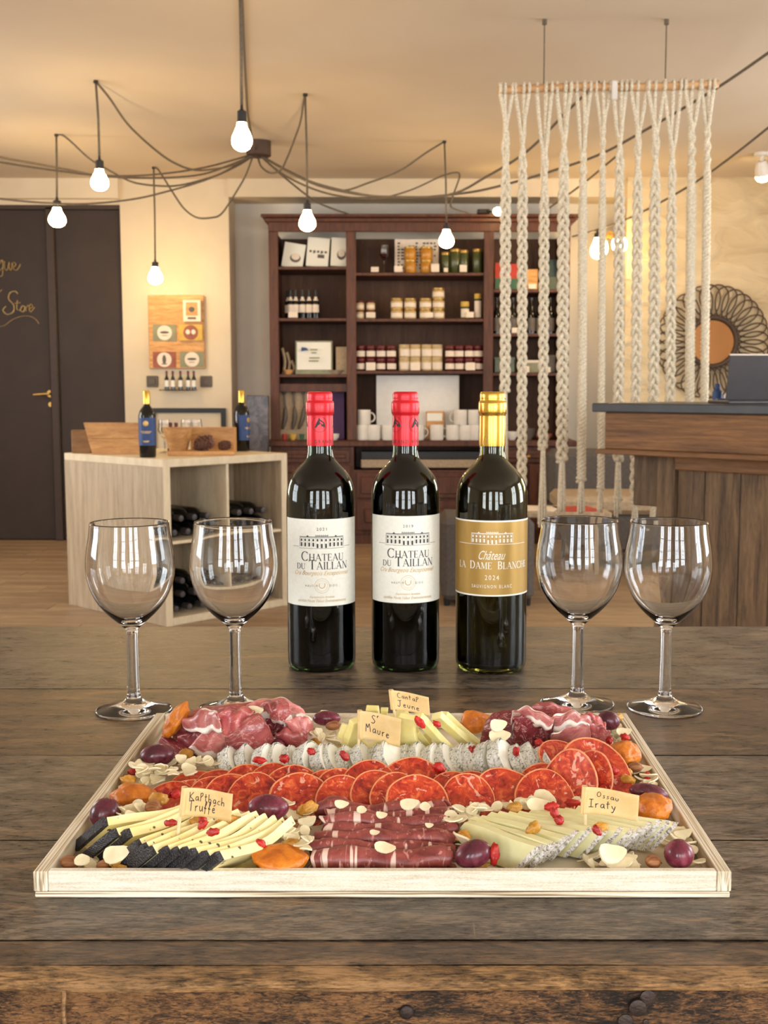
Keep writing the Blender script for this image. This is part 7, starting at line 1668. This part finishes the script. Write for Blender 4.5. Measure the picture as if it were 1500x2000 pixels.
# --- flags
HW = {
 'K': (.62, [[(.05,1.0),(.08,.5),(.05,0)], [(.55,1.0),(.1,.48)], [(.1,.48),(.6,.02)]]),
 'P': (.48, [[(.1,1.0),(.12,.5),(.08,0)], [(.1,.9),(.35,1.05),(.42,.75),(.12,.48)]]),
 'a': (.5, [[(.42,.48),(.2,.52),(.05,.25),(.18,.02),(.38,.15),(.42,.45)], [(.42,.48),(.42,.15),(.52,.0)]]),
 'l': (.40, [[(.05,.05),(.10,.6),(.18,1.0),(.34,1.0),(.34,.72),(.14,.45)]]),
 't': (.38, [[(.16,.95),(.14,.4),(.18,.05)], [(.0,.60),(.34,.66)]]),
 'b': (.48, [[(.06,1.0),(.06,.5),(.08,.05)], [(.08,.1),(.25,.0),(.42,.2),(.32,.45),(.1,.38)]]),
 'c': (.42, [[(.38,.45),(.18,.5),(.05,.25),(.15,.02),(.38,.08)]]),
 'h': (.48, [[(.06,1.0),(.06,.5),(.06,.02)], [(.08,.3),(.25,.5),(.38,.4),(.4,.0)]]),
 'T': (.62, [[(.0,.92),(.3,.98),(.62,.95)], [(.3,.97),(.28,.5),(.28,.0)]]),
 'r': (.38, [[(.06,.5),(.08,.25),(.08,.0)], [(.08,.3),(.2,.48),(.34,.48)]]),
 'u': (.48, [[(.05,.5),(.06,.12),(.2,.0),(.36,.15),(.4,.5)], [(.4,.5),(.4,.1),(.48,.0)]]),
 'v': (.46, [[(.05,.5),(.08,.12),(.22,.0),(.36,.15),(.38,.5)]]),
 'f': (.36, [[(.02,.3),(.2,.6),(.34,.95),(.2,1.0),(.14,.6),(.12,.0),(.1,-.2)], [(.02,.3),(.3,.32)]]),
 'e': (.42, [[(.05,.25),(.36,.3),(.3,.48),(.12,.45),(.05,.2),(.18,.0),(.4,.1)]]),
 'E': (.42, [[(.05,.25),(.36,.3),(.3,.48),(.12,.45),(.05,.2),(.18,.0),(.4,.1)], [(.2,.66),(.42,.8)]]),
 'S': (.56, [[(.5,.92),(.25,1.0),(.08,.78),(.3,.52),(.5,.3),(.3,.0),(.02,.08)]]),
 'M': (.72, [[(.04,.0),(.12,.9)], [(.12,.9),(.3,.45)], [(.3,.45),(.48,.95)], [(.48,.95),(.58,.5),(.64,.0)]]),
 'C': (.58, [[(.52,.9),(.25,1.0),(.04,.6),(.12,.12),(.35,.0),(.55,.12)]]),
 'n': (.46, [[(.05,.48),(.06,.0)], [(.06,.3),(.2,.5),(.34,.4),(.38,.0)]]),
 'J': (.60, [[(.05,.95),(.55,.98)], [(.36,.97),(.38,.4),(.28,.02),(.1,.06),(.02,.2)]]),
 'O': (.66, [[(.3,1.0),(.06,.75),(.08,.25),(.32,.08),(.56,.35),(.52,.8),(.3,1.0),(.25,.92)]]),
 's': (.36, [[(.32,.46),(.15,.5),(.1,.36),(.28,.2),(.22,.02),(.02,.04)]]),
 'I': (.56, [[(.04,.95),(.5,.97)], [(.27,.96),(.27,.05)], [(.02,.05),(.54,.06)]]),
 'y': (.46, [[(.05,.48),(.12,.2),(.3,.15)], [(.4,.5),(.3,.0),(.15,-.35),(.02,-.25)]]),
 "'": (.3, [[(.05,1.0),(.06,.75)], [(.05,.95),(.2,1.02)]])}
def handwriting(txt, slope=0.0, w=0.085):
    x = 0; out = []
    for ch in txt:
        if ch == ' ': x += 0.35; continue
        wd, st = HW[ch]
        for s_ in st: out += ribbon([], [(x+a, b+slope*x) for a, b in (chaikin(s_, 2) if len(s_) > 2 else s_)], w)
        x += wd+0.14
    return out
def flag(lab, base, top, corners, lines, hb):
    B = F(base[0], base[1], hb); T = V(top[0], top[1], B.y); root = tth('cheese_flag', lab, 'flag', B)
    mb = MB(); mb.tube([B-Vector((0,0,0.008)), B, T], 0.0011, 10); mb.build('wooden_pick', M['pick'], root, smooth=True, auto=50)
    y = B.y; c = [V(px, py, y) for px, py in corners]        # TL TR BR BL
    def s(u, v, d=0.0):
        p = (c[0].lerp(c[1], u)).lerp(c[3].lerp(c[2], u), 1-v); w = 0.0022*sin(u*4.2)+0.0010*sin(v*3+u*2)
        if u < 0.06: w += -0.0015*(1-(u/0.06))
        return p + Vector((0, w-0.0014+d, 0))
    mb = MB(); mb.sheet(s, 22, 8); o = mb.build('paper', M['paper'], root, smooth=True, solid=0.0003)
    # paper folded round the pick
    mb = MB(); b0, t0 = c[3], c[0]; ax = [b0.lerp(t0, k/4) for k in range(5)]; mb.tube([q+Vector((0.0002, 0.0000, 0)) for q in ax], 0.0019, 12, cap=False); mb.build('paper_fold', M['paper'], root, smooth=True)
    mb = MB()
    for txt, u0, u1, v0, v1, sl in lines:
        pl = fit(handwriting(txt, sl), 0.5, 0, width=1.0, height=1.0)
        for q in pl:
            pts = [s(u0+(u1-u0)*x, v0+(v1-v0)*yy, -0.0004) for x, yy in q]; mb.add(pts, [tuple(range(len(pts)))])
    mb.build('handwriting', M['ink'], o)
flag('small paper flag reading Kaltbach Truffé, stuck in the truffled cheese', (347, 1632), (359, 1538), [(360,1537),(457,1546),(452,1602),(355,1593)], [('KaPtbach', .12, .84, .50, .86, -.035), ('TruffE', .12, .66, .10, .56, 0.0)], 0.028)
flag('small paper flag reading Ossau Iraty, stuck in the ivory cheese', (1143, 1607), (1143, 1536), [(1142,1535),(1246,1549),(1244,1602),(1138,1588)], [('Ossav', .24, .64, .60, .86, -.06), ('Iraty', .10, .60, .12, .56, -.02)], 0.030)
flag('small paper flag reading St Maure, before the pale cheese sticks', (700, 1476), (702, 1388), [(702,1387),(784,1401),(781,1458),(703,1442)], [("S'", .28, .46, .60, .92, 0.0), ('Mavre', .14, .72, .20, .58, -.10)], 0.022)
flag('small paper flag reading Cantal Jeune, rearmost, stuck in the pale cheese block', (771, 1402), (766, 1348), [(763,1347),(837,1359),(840,1398),(767,1385)], [('CantaP', .16, .72, .60, .90, -.04), ('Jevne', .14, .72, .14, .52, -.04)], 0.048)
